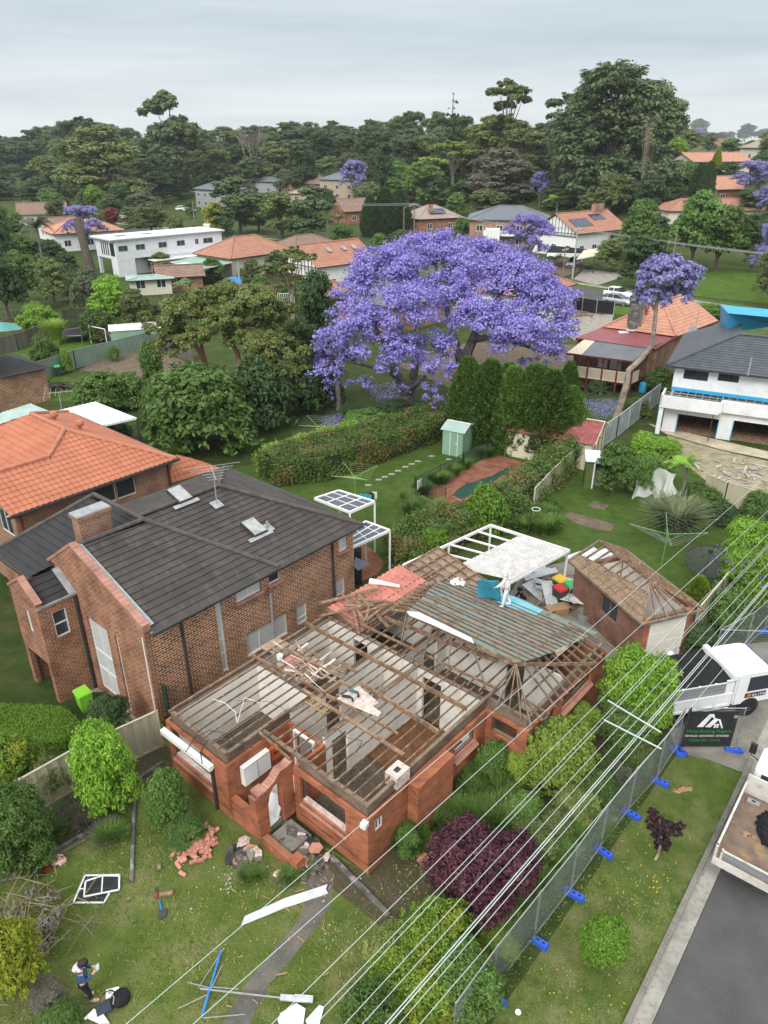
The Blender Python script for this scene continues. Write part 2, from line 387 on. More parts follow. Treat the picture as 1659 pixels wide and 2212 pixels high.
def make_protos():
 rg=random.Random(3)
 for v in range(4):
  L=[(rg.uniform(-1,1),rg.uniform(-1,1),20.5+v*.5,2.8,2.8,2.6)]+lobe_ring(rg,5,4.2,14,20,2.2,3.2,.8)+lobe_ring(rg,5,4.5,7.5,13,2.0,3.0,.8)+lobe_ring(rg,3,3,4,7,1.6,2.4)
  t=MB();t.tube([(0,0,-1),(.2,.1,7),(-.1,.2,14),(0,0,20)],[.55,.42,.3,.1],7);limbs(t,L[1:9],(0,0),.4,8,rg,5)
  me=bpy.data.meshes.new('trunk');me.from_pydata(t.v,[],t.f);me.materials.append(MATS['grey_bark'])
  proto('gum',None,23.5,6.2,npmesh('crown',cloud(L,13000,.46,10+v,2.0,20,.44,.3,.4,.4)),me)
 for v in range(4):
  L=[(0,0,20,3.0,3.0,2.6)]+lobe_ring(rg,5,3.6,15,20,2.4,3.2,.9)+lobe_ring(rg,6,4.4,9.5,15,2.4,3.2,.95)+lobe_ring(rg,6,4.6,4.5,9.5,2.2,3.0,.95)+lobe_ring(rg,5,4.2,1,4.5,1.8,2.6)
  t=MB();t.tube([(0,0,-1),(.2,.1,9),(0,0,20)],[.5,.35,.1],6);limbs(t,L[1:12],(0,0),.34,8,rg,4)
  me=bpy.data.meshes.new('trunk');me.from_pydata(t.v,[],t.f);me.materials.append(MATS['pale_bark'])
  proto('wood',None,23.0,6.2,npmesh('crown',cloud(L,20000,.37,15+v,2.3,26,.42,.3,.45,.6)),me)
 for v in range(3):
  L=lobe_ring(rg,6,5,17,20.5,1.5,2.2,.45)+lobe_ring(rg,3,2,20.5,22.5,1.6,2.2,.45)+lobe_ring(rg,3,4.8,13,15,1.2,1.7,.5)
  t=MB();t.tube([(0,0,-1),(.2,.1,7),(-.1,.2,11)],[.5,.4,.33],7);limbs(t,L,(0,0),.36,9.5,rg,5)
  me=bpy.data.meshes.new('trunk');me.from_pydata(t.v,[],t.f);me.materials.append(MATS['pale_bark'])
  proto('umbrella',None,23.4,6.4,npmesh('crown',cloud(L,9000,.34,30+v,2.0,18,.48,.3,.5)),me)
 for v in range(4):
  L=[(0,0,5.6,2.0,2.0,1.9)]+lobe_ring(rg,6,2.3,3.6,5.6,1.2,1.7,.85)+lobe_ring(rg,6,2.6,1.9,3.4,1.1,1.6,.85)
  t=MB();t.tube([(0,0,-.5),(.05,.1,2),(0,0,5)],[.24,.18,.06],7);limbs(t,L[1:8],(0,0),.18,2,rg,5)
  me=bpy.data.meshes.new('trunk');me.from_pydata(t.v,[],t.f);me.materials.append(MATS['bark'])
  proto('round',None,7.6,3.6,npmesh('crown',cloud(L,14000,.19,50+v,1.9,30,.38,.25,.4)),me)
 for v in range(4):
  L=[(0,0,1.35,1.0,1.0,.85)]+lobe_ring(rg,6,.85,.8,1.5,.5,.75,.9)+lobe_ring(rg,6,1.0,.35,.8,.5,.65,.9)
  t=MB();[t.tube([(0,0,-.1),(rg.uniform(-.3,.3),rg.uniform(-.3,.3),.7),(rg.uniform(-.7,.7),rg.uniform(-.7,.7),1.5)],[.05,.035,.012],5) for k in range(6)]
  me=bpy.data.meshes.new('stem');me.from_pydata(t.v,[],t.f);me.materials.append(MATS['bark'])
  proto('shrub',None,2.25,1.5,npmesh('foliage',cloud(L,14000,.08,70+v,2.1,40,.40,.25,.45)),me)
 for v in range(2):
  L=[(rg.uniform(-.2,.2),rg.uniform(-.2,.2),1.25,.85,.85,.75)]+lobe_ring(rg,7,.85,.8,1.6,.35,.75,.9)+lobe_ring(rg,7,.98,.35,.9,.35,.65,.9)+lobe_ring(rg,6,1.15,.5,1.9,.16,.3,1.1)
  proto('fine',None,2.2,1.45,npmesh('foliage',cloud(L,26000,.055,90+v,2.3,44,.38,.25,.5)),PROTO['shrub'][v]['trunk'])
 for v in range(3):
  rc=np.random.default_rng(110+v);n=21000;z=7.9*rc.random(n)**1.15;a=rc.uniform(0,2*np.pi,n);pr=np.clip(1-(z/8.05)**2.6,0,1)**.6*(.78+.22*np.clip(z/1.6,0,1))
  lump=1+.13*np.sin(a*4+z*1.3+v)*np.cos(z*2.3+a*3)+.10*np.sin(a*9-z*3.1+2*v);rr=1.42*pr*lump*(1-.28*rc.random(n)**2)+.06*rc.random(n)
  P=np.stack([rr*np.cos(a),rr*np.sin(a),z+.1*rc.normal(size=n)],1);o=np.stack([np.cos(a),np.sin(a),0*a],1)
  up=np.array([0,0,1.])+o*.55+rc.normal(size=(n,3))*.35;up /= np.linalg.norm(up,axis=1)[:,None];sdv=np.cross(up,o+rc.normal(size=(n,3))*.7);sdv /= np.linalg.norm(sdv,axis=1)[:,None];s_=rc.uniform(.6,1.4,n)[:,None]
  t=MB();t.tube([(0,0,-.3),(0,0,7)],[.18,.04],6)
  me=bpy.data.meshes.new('trunk');me.from_pydata(t.v,[],t.f);me.materials.append(MATS['bark'])
  proto('cypress',None,8.0,1.5,npmesh('crown',np.stack([P - up*.09*s_,P+sdv*.05*s_,P+up*.13*s_,P - sdv*.05*s_],1)),me)
 for v in range(2):
  L=lobe_ring(rg,7,3.7,5.2,7.2,1.1,1.6,.62)+lobe_ring(rg,5,1.8,7.2,8.6,1.2,1.7,.6)+lobe_ring(rg,4,4.0,3.8,5,.8,1.2,.7)
  t=MB();t.tube([(0,0,-.4),(.1,.05,1.6),(.15,0,2.4)],[.32,.26,.22],7);limbs(t,L,(.1,0),.24,2.2,rg,5)
  me=bpy.data.meshes.new('trunk');me.from_pydata(t.v,[],t.f);me.materials.append(MATS['grey_bark'])
  proto('jacaranda',None,9.4,5.0,npmesh('crown',cloud(L,15000,.17,130+v,1.5,26,.42,.3,.4,.3)),me)
 for v in range(2):
  L=[(0,0,z,3.4*(1-z/17.5)+.25,3.4*(1-z/17.5)+.25,.55) for z in np.linspace(2,16.5,12)]
  t=MB();t.tube([(0,0,-.5),(0,0,16.5)],[.35,.05],6)
  me=bpy.data.meshes.new('trunk');me.from_pydata(t.v,[],t.f);me.materials.append(MATS['bark'])
  proto('pine',None,17.2,3.6,npmesh('crown',cloud(L,6000,.32,150+v,2.2,14,.34,.3,.2)),me)
 for v in range(2):
  t=MB()
  def twig(p,d,l,r,k):
   q=p+d*l;t.tube([p,(p+q)/2+Vector((rg.uniform(-.1,.1)*l,rg.uniform(-.1,.1)*l,0)),q],[r,r*.8,r*.6],5,False)
   if k:
    for i in range(3):twig(q,(d+Vector((rg.uniform(-.6,.6),rg.uniform(-.6,.6),rg.uniform(-.1,.3)))).normalized(),l*rg.uniform(.55,.8),r*.55,k-1)
  for a in range(2):twig(Vector((a*.6,0,-.5)),Vector((rg.uniform(-.1,.1),0,1)).normalized(),5,.2,5)
  me=bpy.data.meshes.new('branches');me.from_pydata(t.v,[],t.f);me.materials.append(MATS['pale_bark'])
  zs=[p[2] for p in t.v];proto('bare',None,max(zs),4.,me,None)
 for v in range(2):
  Q=[]
  for i in range(17):
   a=2*pi*i/17+rg.uniform(-.2,.2);e=rg.uniform(.1,1.1);l=rg.uniform(2.1,2.7)
   for s in range(12):
    tt=(s+.5)/12;x=l*tt*cos(e*.8);z=7+l*tt*sin(e) - 1.5*tt*tt*(1.2-.4*e)
    for sd_ in (-1,1):
     w=.55*(1-tt*.6);p=Vector((x*cos(a),x*sin(a),z));d=Vector((-sin(a),cos(a),-.5)) * w * sd_;f=Vector((cos(a),sin(a),0))*.09
     Q.append([p - f,p+f,p+d+f*2.2,p+d+f*1.2])
  t=MB();t.tube([(0,0,-.3),(.08,0,3),(0,0,7.05)],[.2,.15,.12],8)
  me=bpy.data.meshes.new('trunk');me.from_pydata(t.v,[],t.f);me.materials.append(MATS['grey_bark'])
  proto('palm',None,8.2,2.3,npmesh('crown',np.array(Q)),me)
 for v in range(2):
  proto('strappy',None,.8,.75,npmesh('foliage',strap(420,.8,.95,170+v,.022,4)),None)
  proto('flax',None,2.0,1.9,npmesh('foliage',strap(900,1.9,2.3,180+v,.05,4,.75)),None)
make_protos()
def plant(kind,name,label,cat,p,H,r,leaf,group=None,v=None,rz=None,bark=None,ry=None,top=None):
 P=PROTO[kind];q=P[(v if v is not None else random.randrange(99)) % len(P)]
 t=thing(name,label,cat,p,random.uniform(0,6.28) if rz is None else rz,group)
 t.scale=(r/q['r'],(ry or r)/q['r'],H/q['H'])
 for key in ('crown','trunk'):
  me=q[key]
  if me is None:continue
  o=bpy.data.objects.new('foliage' if kind in ('shrub','fine','strappy','flax') and key=='crown' else 'branches' if kind=='bare' else key if kind not in ('shrub','fine') else 'stem',me)
  if not me.materials:me.materials.append(MATS[leaf] if key=='crown' else MATS['bark'])
  COL.objects.link(o);o.parent=t
  mt=leaf if key=='crown' and kind != 'bare' else bark
  if mt:o.material_slots[0].link='OBJECT';o.material_slots[0].material=MATS[mt]
 return t
def tree(kind,name,label,bx,by,top,hw,leaf,cat='tree',group=None,v=None,bark=None,z=None,cx=None,lift=0):
 """a plant by its base pixel, the pixel row of its top and its half width in pixels"""
 p=GT(bx,by) if z is None else G(bx,by,z);s=mpp(p)
 H=PY(bx,top,p.y).z - p.z
 return plant(kind,name,label,cat,p,H,hw*s,leaf,group,v,bark=bark)
def bush(kind,name,label,bx,by,top,hw,leaf,cat='bush',group=None,v=None):
 """a plant seen from above: its outline in the photo spans rows top..by; solve the ellipsoid behind it"""
 H=1.0;P=G(bx,(by+top)/2,.5)
 for _ in range(6):
  P=G(bx,(by+top)/2,H*.5);s=mpp(P);r=hw*s;ph=atan2(CAMH-P.z,hypot(P.x,P.y));E=(by-top)*s/2
  hv=math.sqrt(max((E*E - (r*sin(ph))**2),(.32*r)**2))/cos(ph);H=max(.5*r,min(2*hv,3.5*r))
 ry=min(1.25*r,max(.55*r,E/sin(ph) if E<r*sin(ph) else r))
 return plant(kind,name,label,cat,(P.x,P.y,0),H,r,leaf,group,v,rz=random.uniform(-.25,.25),ry=ry)
def hedge(name,label,poly,h,leaf,n,size,z=0.,cat='hedge',seed=1,group=None,rough=.12,stems=0):
 """clipped hedge over a ground polygon (world xy), leaves over its top and sides"""
 rg=np.random.default_rng(seed);P=[Vector((p[0],p[1],0)) for p in poly];c=sum(P,Vector())/len(P)
 from mathutils.geometry import tessellate_polygon
 t=thing(name,label,cat,(c.x,c.y,z),0,group);P=[p - c for p in P]
 tri=tessellate_polygon([P]);A=[]
 for a in tri:A.append(((P[a[1]]-P[a[0]]).cross(P[a[2]]-P[a[0]])).length/2)
 per=[(P[i],P[(i+1) % len(P)]) for i in range(len(P))];lens=[(b-a).length*h for a,b in per]
 T=sum(A)+sum(lens);Q=[];cen=[];nor=[]
 w=np.array(A+lens)/T;idx=rg.choice(len(w),n,p=w)
 ccw=sum((a.x*b.y - b.x*a.y) for a,b in per)>0
 for i in idx:
  if i<len(A):
   a,b,d=(P[k] for k in tri[i]);u,vv=rg.random(2)
   if u+vv>1:u,vv=1-u,1-vv
   p=a+(b-a)*u+(d-a)*vv;cen.append((p.x,p.y,h));nor.append((0,0,1))
  else:
   a,b=per[i - len(A)];p=a+(b-a)*rg.random();d=(b-a).normalized();z_=h*rg.random()**.8
   nn=(d.y,-d.x,.25) if ccw else (-d.y,d.x,.25);cen.append((p.x,p.y,z_));nor.append(nn)
 C=np.array(cen);Nn=np.array(nor);off=rg.normal(size=(n,1)) * rough - rough*.2
 lump=(np.sin(C[:,:1]*2.1+1.3*seed) * np.cos(C[:,1:2]*1.7+C[:,2:3]*2.3)) * rough * 1.6
 C=C+Nn*(off+lump);nr=Nn+rg.normal(size=(n,3))*.7;nr /= np.linalg.norm(nr,axis=1)[:,None]
 tt=np.cross(nr,rg.normal(size=(n,3)));tt /= np.linalg.norm(tt,axis=1)[:,None];bb=np.cross(nr,tt)
 s=size*rg.uniform(.6,1.3,n)[:,None]
 Q=np.stack([C - tt*s,C - bb*s*.55,C+tt*s,C+bb*s*.55],1)
 link('foliage',npmesh('foliage',Q),leaf,t)
 core=MB();core.prism([(p.x*.96,p.y*.96) for p in (P if ccw else P[::-1])],.0,h - .1);core.build('dark_core','twig',t)  # solid dark core added so no light passes through the leaves
 return t
plain('twig',(.035,.04,.02),.9,(.02,.022,.012),9)  # near-black colour for the light-blocking core inside hedges
# ground, roads, paths
def grassmat(name,a,b,dry,dryf,clover=(.05,.10,.02)):
 m,nt,bs,N,Lk=nodes(name);v=vec(N,Lk,'Object')
 o=mixc(N,Lk,noise(N,Lk,v,.35,6,.36,.66),a,b)
 o=mixc(N,Lk,noise(N,Lk,v,1.7,6,.45,.72),o,clover)
 f=noise(N,Lk,v,.55,8,.48,.70,.7);k=N('Math');k.operation='MULTIPLY';k.inputs[1].default_value=dryf;Lk(f,k.inputs[0])
 o=mixc(N,Lk,k.outputs[0],o,dry)
 f2=noise(N,Lk,v,24,3,.3,.7);o=mixc(N,Lk,f2,o,(.55,.58,.5),'MULTIPLY')
 Lk(o,bs.inputs['Base Color']);bs.inputs['Roughness'].default_value=.95;bs.inputs['Specular IOR Level'].default_value=.1
 bump(N,Lk,bs,noise(N,Lk,v,30,3,.2,.8),.8,.05)
grassmat('front_grass',(.13,.175,.038),(.175,.21,.058),(.30,.265,.13),.8,(.09,.15,.028))
grassmat('verge_grass',(.115,.165,.034),(.18,.21,.06),(.31,.285,.15),.8,(.075,.13,.025))
grassmat('back_grass',(.068,.125,.022),(.098,.155,.032),(.15,.16,.06),.5,(.048,.10,.018))
grassmat('far_grass',(.085,.165,.02),(.12,.20,.03),(.17,.19,.06),.4)
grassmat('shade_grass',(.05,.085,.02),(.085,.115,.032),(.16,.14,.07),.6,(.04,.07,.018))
plain('asphalt',(.085,.083,.082),.9,(.06,.06,.06),.6,bmp=.4,c3=(.12,.12,.115),sc3=40,f3=.6)
plain('concrete',(.34,.32,.28),.9,(.22,.205,.18),1.2,bmp=.2,c3=(.16,.15,.13),sc3=6,f3=.7)
plain('old_concrete',(.21,.195,.165),.9,(.14,.13,.11),1.3,bmp=.3,c3=(.30,.28,.24),sc3=18,f3=.6)
plain('dark_path',(.085,.08,.07),.9,(.13,.12,.10),1.4,bmp=.3,c3=(.19,.17,.14),sc3=12,f3=.5)
plain('dirt',(.15,.11,.075),.95,(.09,.065,.045),1.6,bmp=.6,c3=(.24,.19,.13),sc3=8,f3=.5)
plain('dark_dirt',(.075,.058,.038),.95,(.05,.055,.02),1.8,bmp=.6,c3=(.15,.10,.06),sc3=9,f3=.6)
plain('sand',(.52,.44,.33),.95,(.38,.32,.23),.9,bmp=.3,c3=(.22,.19,.13),sc3=4,f3=.5)
plain('gravel',(.32,.29,.25),.95,(.2,.18,.15),1.5,bmp=.6,c3=(.45,.43,.4),sc3=12)
plain('petals',(.17,.10,.33),.95,(.10,.085,.10),2.5,c3=(.05,.09,.02),sc3=3,f3=.6)
brick('paving',(.30,.125,.075),(.22,.09,.055),(.17,.11,.08),.23,.115,.008)
brick('dark_paving',(.155,.085,.06),(.11,.06,.045),(.10,.07,.05),.23,.115,.008)
def struct(o,kind='structure'):o['kind']=kind;return o
xs=sorted(set(list(range(-900,-200,50))+list(range(-200,260,8))+list(range(-34,2,2))+list(range(260,1000,50))))
ys=sorted(set([-30,0,60,90]+list(range(12,50,2))+list(range(100,420,8))+list(range(420,2200,80))))
gm=MB();nx=len(xs)
gm.add([(x,y,HT(x,y)) for y in ys for x in xs],[(j*nx+i,j*nx+i+1,(j+1)*nx+i+1,(j+1)*nx+i) for j in range(len(ys)-1) for i in range(nx-1)])
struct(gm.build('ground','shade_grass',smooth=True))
def sheet(name,px,mat,z=.004,terrain=False):
 m=MB();pts=[(p[0],p[1]) for p in px]
 c=[(GT(*p) if terrain else G(*p,min(0,z))) for p in pts];m.poly([(p.x,p.y,(HT(p.x,p.y) if terrain else 0)+z) for p in c])
 o=m.build(name,mat)
 if o.data.polygons[0].normal.z<0:o.data.flip_normals()
 return struct(o)
KF=Fr(G(1346,2212),50.7);kx=KF.g(1605,1669)
KF=Fr(KF.o,50.7+math.degrees(atan2(kx.y,kx.x)))
def ksheet(name,x0,x1,y0,y1,mat,z):
 m=MB();m.poly([KF.w(x,y,z) for x,y in ((x0,y0),(x1,y0),(x1,y1),(x0,y1))]);o=m.build(name,mat)
 if o.data.polygons[0].normal.z<0:o.data.flip_normals()
 return struct(o)
ksheet('road',-14,70,-9.5,-.62,'asphalt',-.06+.07)
ksheet('gutter',-14,70,-.60,-.16,'concrete',.014)
k=MB()
for i in range(-12,13): 
 if i*1.2<kx.length+.6:k.prism([KF.w(i*1.2+a,b)[:2] for a,b in ((0,-.16),(1.185,-.16),(1.185,0),(0,0))],0,.12)
o=k.build('kerb','old_concrete');struct(o)
sheet('front_lawn',[(-300,2500),(700,2500),(900,2100),(800,1890),(575,1745),(345,1560),(-400,1950)],'front_grass',.006)
lp=[G(980,2330),G(1153,2031),G(1459,1622)]
m=MB();m.poly([lp[0],KF.w(-6,0),KF.w(0,0),KF.w(kx.length-.1,0)]+[G(*p) for p in ((1530,1640),(1468,1620))]);
for i,p in enumerate(m.v):m.v[i]=(p[0],p[1],.007)
o=m.build('verge','verge_grass');struct(o)
if o.data.polygons[0].normal.z<0:o.data.flip_normals()
PETALS=[]
sheet('driveway',[(1462,1626),(1530,1641),(1603,1669),(1700,1485),(1720,1380),(1487,1405),(1376,1402),(1400,1480),(1440,1560)],'old_concrete',.011)
sheet('layback',[(1603,1669),(1633,1660),(1720,1475),(1690,1490)],'concrete',.016)
sheet('path',[(479,2212),(455,2260),(530,2260),(540,2212),(576,2134),(636,2065),(684,2001),(713,1962),(722,1900),(700,1846),(640,1858),(667,1928),(645,1988),(572,2074),(520,2143)],'dark_path',.012)
sheet('garden_bed',[(-60,1960),(0,1906),(190,1793),(300,1712),(420,1660),(345,1600),(240,1640),(60,1750),(-60,1800)],'dark_dirt',.011)
sheet('garden_bed',[(575,1760),(800,1895),(950,1700),(1250,1420),(1380,1420),(1420,1560),(1150,1980),(990,2212),(870,2240),(820,2000),(700,1905),(600,1800)],'dark_dirt',.0095)
sheet('neighbour_lawn',[(0,1500),(200,1520),(300,1600),(230,1680),(60,1790),(-90,1890),(-120,1540)],'front_grass',-.99)
sheet('neighbour_driveway',[(-60,1400),(75,1480),(190,1550),(0,1540),(-80,1550)],'dark_paving',-.985)
sheet('concrete_pad',[(170,1500),(210,1485),(330,1560),(290,1600),(150,1530)],'concrete',-.98)
sheet('back_lawn',[(380,1010),(300,960),(650,885),(760,880),(960,900),(1130,960),(1270,975),(1420,990),(1700,1130),(1700,1250),(1510,1350),(1240,1230),(1100,1160),(830,1220),(560,1100)],'back_grass',.006)
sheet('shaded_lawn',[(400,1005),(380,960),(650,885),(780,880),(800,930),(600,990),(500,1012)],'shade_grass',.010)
sheet('paving',[(763,1187),(787,1176),(811,1191),(831,1219),(815,1240),(771,1262),(700,1290),(690,1200)],'paving',.011)
sheet('pool_paving',[(905,1066),(966,1090),(1010,1075),(1135,1000),(1080,985),(1040,995)],'paving',.012)
sheet('yard_concrete',[(1170,1360),(1300,1430),(1390,1400),(1260,1290),(1235,1210),(1130,1235),(1090,1300)],'old_concrete',.010)
sheet('vegetable_patch',[(1218,1113),(1234,1107),(1330,1133),(1318,1148),(1295,1145),(1240,1130)],'dirt',.011)
sheet('vegetable_patch',[(1268,1093),(1285,1082),(1316,1092),(1304,1103)],'dirt',.011)
sheet('neighbour_back_lawn',[(-60,790),(0,745),(140,690),(330,690),(340,730),(130,800),(0,850),(-60,850)],'far_grass',.006)
sheet('neighbour_side_lawn',[(130,812),(290,840),(200,870),(60,862),(100,815)],'far_grass',.007)
sheet('dirt_patch',[(170,800),(215,770),(330,752),(400,780),(385,815),(300,815)],'dirt',.011)
sheet('veranda_lawn',[(1238,842),(1350,850),(1400,900),(1310,915),(1190,900)],'back_grass',.006)
PETALS.append([(1262,866),(1330,862),(1345,890),(1290,902)])
PETALS.append([(800,835),(860,826),(890,870),(850,882),(812,862)])
PETALS.append([(700,905),(730,893),(770,900),(745,930),(712,940)])
sheet('building_site',[(860,790),(1010,740),(1250,745),(1240,800),(1000,850)],'dirt',.008)
sheet('building_site',[(1215,720),(1235,650),(1330,668),(1320,700),(1260,745)],'gravel',.010)
sheet('slab',[(1400,915),(1700,985),(1700,1000),(1560,972),(1440,938)],'sand',.012)
plain('yard_dirt',(.34,.28,.20),.95,(.22,.19,.12),1.2,bmp=.5,c3=(.09,.15,.03),sc3=1.3,f3=.8)
sheet('rubble_yard',[(1440,940),(1560,974),(1700,1005),(1700,1100),(1570,1075),(1490,1010)],'yard_dirt',.008)
def strip(name,pts,w,mat,z):
 m=MB();n=len(pts);a=[]
 for i,p in enumerate(pts):
  d=(pts[min(i+1,n-1)] - pts[max(i-1,0)]);d.z=0;d.normalize();q=Vector((-d.y,d.x,0))*w/2
  for s in (p-q,p+q):a.append((s.x,s.y,HT(s.x,s.y)+z))
 m.add(a,[(2*i,2*i+1,2*i+3,2*i+2) for i in range(n-1)]);o=m.build(name,mat)
 if o.data.polygons[0].normal.z<0:o.data.flip_normals()
 return struct(o)
ST=[GT(*p) for p in ((120,478),(290,496),(593,529),(900,577),(1100,608),(1250,634),(1400,657),(1700,708))]
ST=[ST[i].lerp(ST[i+1],k/6) for i in range(len(ST)-1) for k in range(6)]+[ST[-1]]
strip('back_street_verge',ST,19,'far_grass',.03);strip('back_street',ST,8.5,'asphalt',.06)
strip('back_street_footpath',[p+Vector((4.6,5.2,0)) for p in ST],1.4,'concrete',.065)
sheet('concrete_drive',[(1238,605),(1290,618),(1345,600),(1330,590),(1262,583)],'gravel',.08,True)
sheet('gravel_drive',[(1170,575),(1215,600),(1250,590),(1275,573),(1215,560)],'dirt',.085,True)
sheet('street_reserve',[(1495,640),(1700,662),(1700,590),(1560,572),(1500,580)],'far_grass',.04,True)
def pool(name,px,label_mat,edge):
 c=[G(*p) for p in px];m=MB();m.poly([(p.x,p.y,.03) for p in c]);o=m.build(name,label_mat);struct(o)
 if o.data.polygons[0].normal.z<0:o.data.flip_normals()
 e=MB();n=len(c)
 for i in range(n):
  a,b=c[i],c[(i+1) % n];e.beam((a.x,a.y,.03),(b.x,b.y,.03),.26,.07)
 struct(e.build('coping',edge))
m,nt,b,N,Lk=nodes('pool_water');b.inputs['Base Color'].default_value=(.03,.075,.06,1);b.inputs['Roughness'].default_value=.06
bump(N,Lk,b,noise(N,Lk,vec(N,Lk),4,3,.2,.8),.15)
m,nt,b,N,Lk=nodes('blue_water');b.inputs['Base Color'].default_value=(.12,.42,.40,1);b.inputs['Roughness'].default_value=.1
bump(N,Lk,b,noise(N,Lk,vec(N,Lk),4,3,.2,.8),.2)
pool('pool_water',[(972,1072),(985,1058),(1006,1043),(1022,1041),(1040,1034),(1060,1028),(1092,1010),(1106,1008),(1112,1016),(1075,1040),(1030,1065),(1000,1085)],'pool_water','paving')
pool('pool_water',[(-60,705),(0,697),(48,702),(44,712),(10,716),(-60,722)],'blue_water','concrete')
# the house being demolished
brick('orange_brick',(.42,.145,.07),(.17,.06,.04),(.37,.16,.095),.27,.105,.012,.3,-.35)
brick('old_brick',(.22,.15,.11),(.16,.10,.075),(.24,.20,.16),.24,.086,.011,.45)
brick('pink_brick',(.42,.2,.15),(.36,.17,.13),(.4,.26,.2),.24,.086,.01,.3)
plain('old_timber',(.25,.15,.09),.85,(.14,.085,.052),2.2,c3=(.42,.34,.25),sc3=5,f3=.65)
plain('grey_timber',(.20,.15,.105),.9,(.13,.095,.07),2.5,c3=(.30,.26,.2),sc3=7,f3=.5)
plain('fresh_timber',(.36,.22,.115),.8,(.28,.165,.085),3)
plain('plaster',(.84,.82,.77),.9,(.76,.73,.67),.9,c3=(.50,.46,.40),sc3=2.2,f3=.35)
plain('white_paint',(.78,.78,.77),.55,(.70,.70,.68),1.5)
plain('white_frame',(.74,.75,.76),.4,(.66,.67,.68),2)
plain('rubble_floor',(.115,.092,.066),.95,(.075,.06,.045),2.5,bmp=.8,c3=(.30,.26,.21),sc3=12,f3=.5)
plain('brown_floor',(.20,.085,.04),.9,(.11,.055,.03),3,bmp=.5,c3=(.28,.15,.07),sc3=10)
plain('ceiling_debris',(.33,.24,.175),.95,(.21,.16,.12),2,bmp=.6,c3=(.46,.36,.30),sc3=5,f3=.6)
plain('sarking',(.15,.24,.235),.75,(.21,.19,.145),1.9,c3=(.13,.10,.075),sc3=2.6,f3=.95,bmp=.5)
plain('blue_sarking',(.12,.42,.50),.55,(.20,.46,.52),1.6,bmp=.3)
plain('rusty_batten',(.17,.085,.045),.85,(.09,.055,.035),3,c3=(.32,.16,.07),sc3=5,f3=.6)
plain('red_metal',(.48,.17,.13),.6,(.38,.13,.10),1.2,c3=(.52,.30,.26),sc3=4,f3=.5)
plain('grey_metal',(.42,.43,.43),.4,(.33,.34,.34),2,metal=.5)
plain('dark_metal',(.05,.05,.05),.5,(.035,.035,.035),2)
plain('black_plastic',(.02,.02,.022),.5,(.035,.035,.035),4)
plain('mortar_white',(.62,.54,.50),.95,(.48,.38,.33),5,c3=(.36,.18,.13),sc3=7,f3=.7)
glassmat('glass');plain('red_orange',(.62,.11,.03),.6,(.5,.09,.03),3)
DF=Fr(G(796,1890),49);D=DF.thing('demolished_house','orange brick house with its roof stripped to bare brown ceiling joists','house')
OT,IT,PL=2.44,2.82,2.9
def op(ax,val,bl,br,ztop=None,tr=None):
 a,b=DF.on(*bl,ax,val),DF.on(*br,ax,val);k=1 - ax
 return (min(a[k],b[k]),max(a[k],b[k]),(a.z+b.z)/2,ztop if ztop else DF.on(*tr,ax,val).z)
oL=op(0,-1.5,(378,1637),(465,1702),2.30);oR=op(0,0,(651,1732),(747,1806),2.22)
oA=op(1,0,(982,1634),(1026,1608),2.2);oB=op(0,6.5,(1060,1580),(1113,1610),2.3)
oC=op(1,-1.7,(1149,1603),(1197,1560),2.3);oD2=op(1,-1.7,(1212,1543),(1276,1466),2.3)
oS=op(1,0,(810,1796),(826,1783),2.15);oS2=op(1,0,(927,1672),(951,1652),2.15)
m=MB()
wall(m,0,-1.5,-1.39,5.0,8.45,0,OT,[oL]);wall(m,1,8.34,8.45,-1.39,12.6,0,OT)
wall(m,1,5.0,5.11,-1.39,1.3,0,OT);wall(m,0,1.3,1.41,3.24,5.11,0,OT,[(3.7,4.6,.35,2.35)])
wall(m,0,0,.11,0,3.35,0,OT,[oR]);wall(m,1,3.24,3.35,.11,1.3,0,OT)
wall(m,1,0,.11,.11,6.5,0,OT,[oS,oS2,oA]);wall(m,0,6.5,6.61,-1.7,.11,0,OT,[oB])
wall(m,1,-1.7,-1.59,6.61,12.6,0,OT,[oC,oD2]);wall(m,0,12.49,12.6,-1.59,8.34,0,OT,[(1,2.2,.4,2.3)])
m.bx(1.95,3.9,-.42,-.003,0,2.5)
m.build('outer_wall','orange_brick',D)
m=MB();G1=.16
wall(m,0,-1.5+G1,-1.23,5.1,8.29,.2,IT,[oL]);wall(m,1,8.18,8.29,-1.23,12.3,.2,IT);wall(m,0,G1,.27,.16,3.2,.2,IT,[oR])
wall(m,1,.16,.27,.27,6.7,.2,IT,[oS,oS2,oA]);wall(m,0,6.66,6.77,-1.54,.16,.2,IT,[oB]);wall(m,1,-1.54,-1.43,6.77,12.3,.2,IT,[oC,oD2])
wall(m,1,5.14,5.25,-1.2,1.5,.2,IT)
m.build('inner_wall','old_brick',D)
m=MB()
wall(m,1,8.14,8.175,-1.22,12.2,.3,2.74);wall(m,0,2.5,2.62,5.25,8.14,.3,2.76);wall(m,1,5.02,5.14,1.5,6.5,.3,2.76,[(3.2,4.0,.3,2.4)])
wall(m,1,3.26,3.38,1.42,6.5,.3,2.74,[(1.75,2.55,.3,2.35)]);wall(m,0,3.6,3.72,.3,1.3,.3,.8)
wall(m,0,6.5,6.62,.28,8.14,.3,2.76,[(2.1,3.0,.3,2.4),(5.9,6.7,.3,2.4)]);wall(m,1,4.1,4.22,6.62,12.2,.3,2.74,[(8,8.9,.3,2.4)])
wall(m,0,9.6,9.7,-1.4,4.1,.3,2.74,[(.3,1.1,.3,2.4)]);wall(m,0,10,10.1,4.22,8.1,.3,2.74);wall(m,1,.275,.30,.3,6.5,.3,2.74,[oA,oS,oS2])
m.build('plaster_partition','plaster',D)
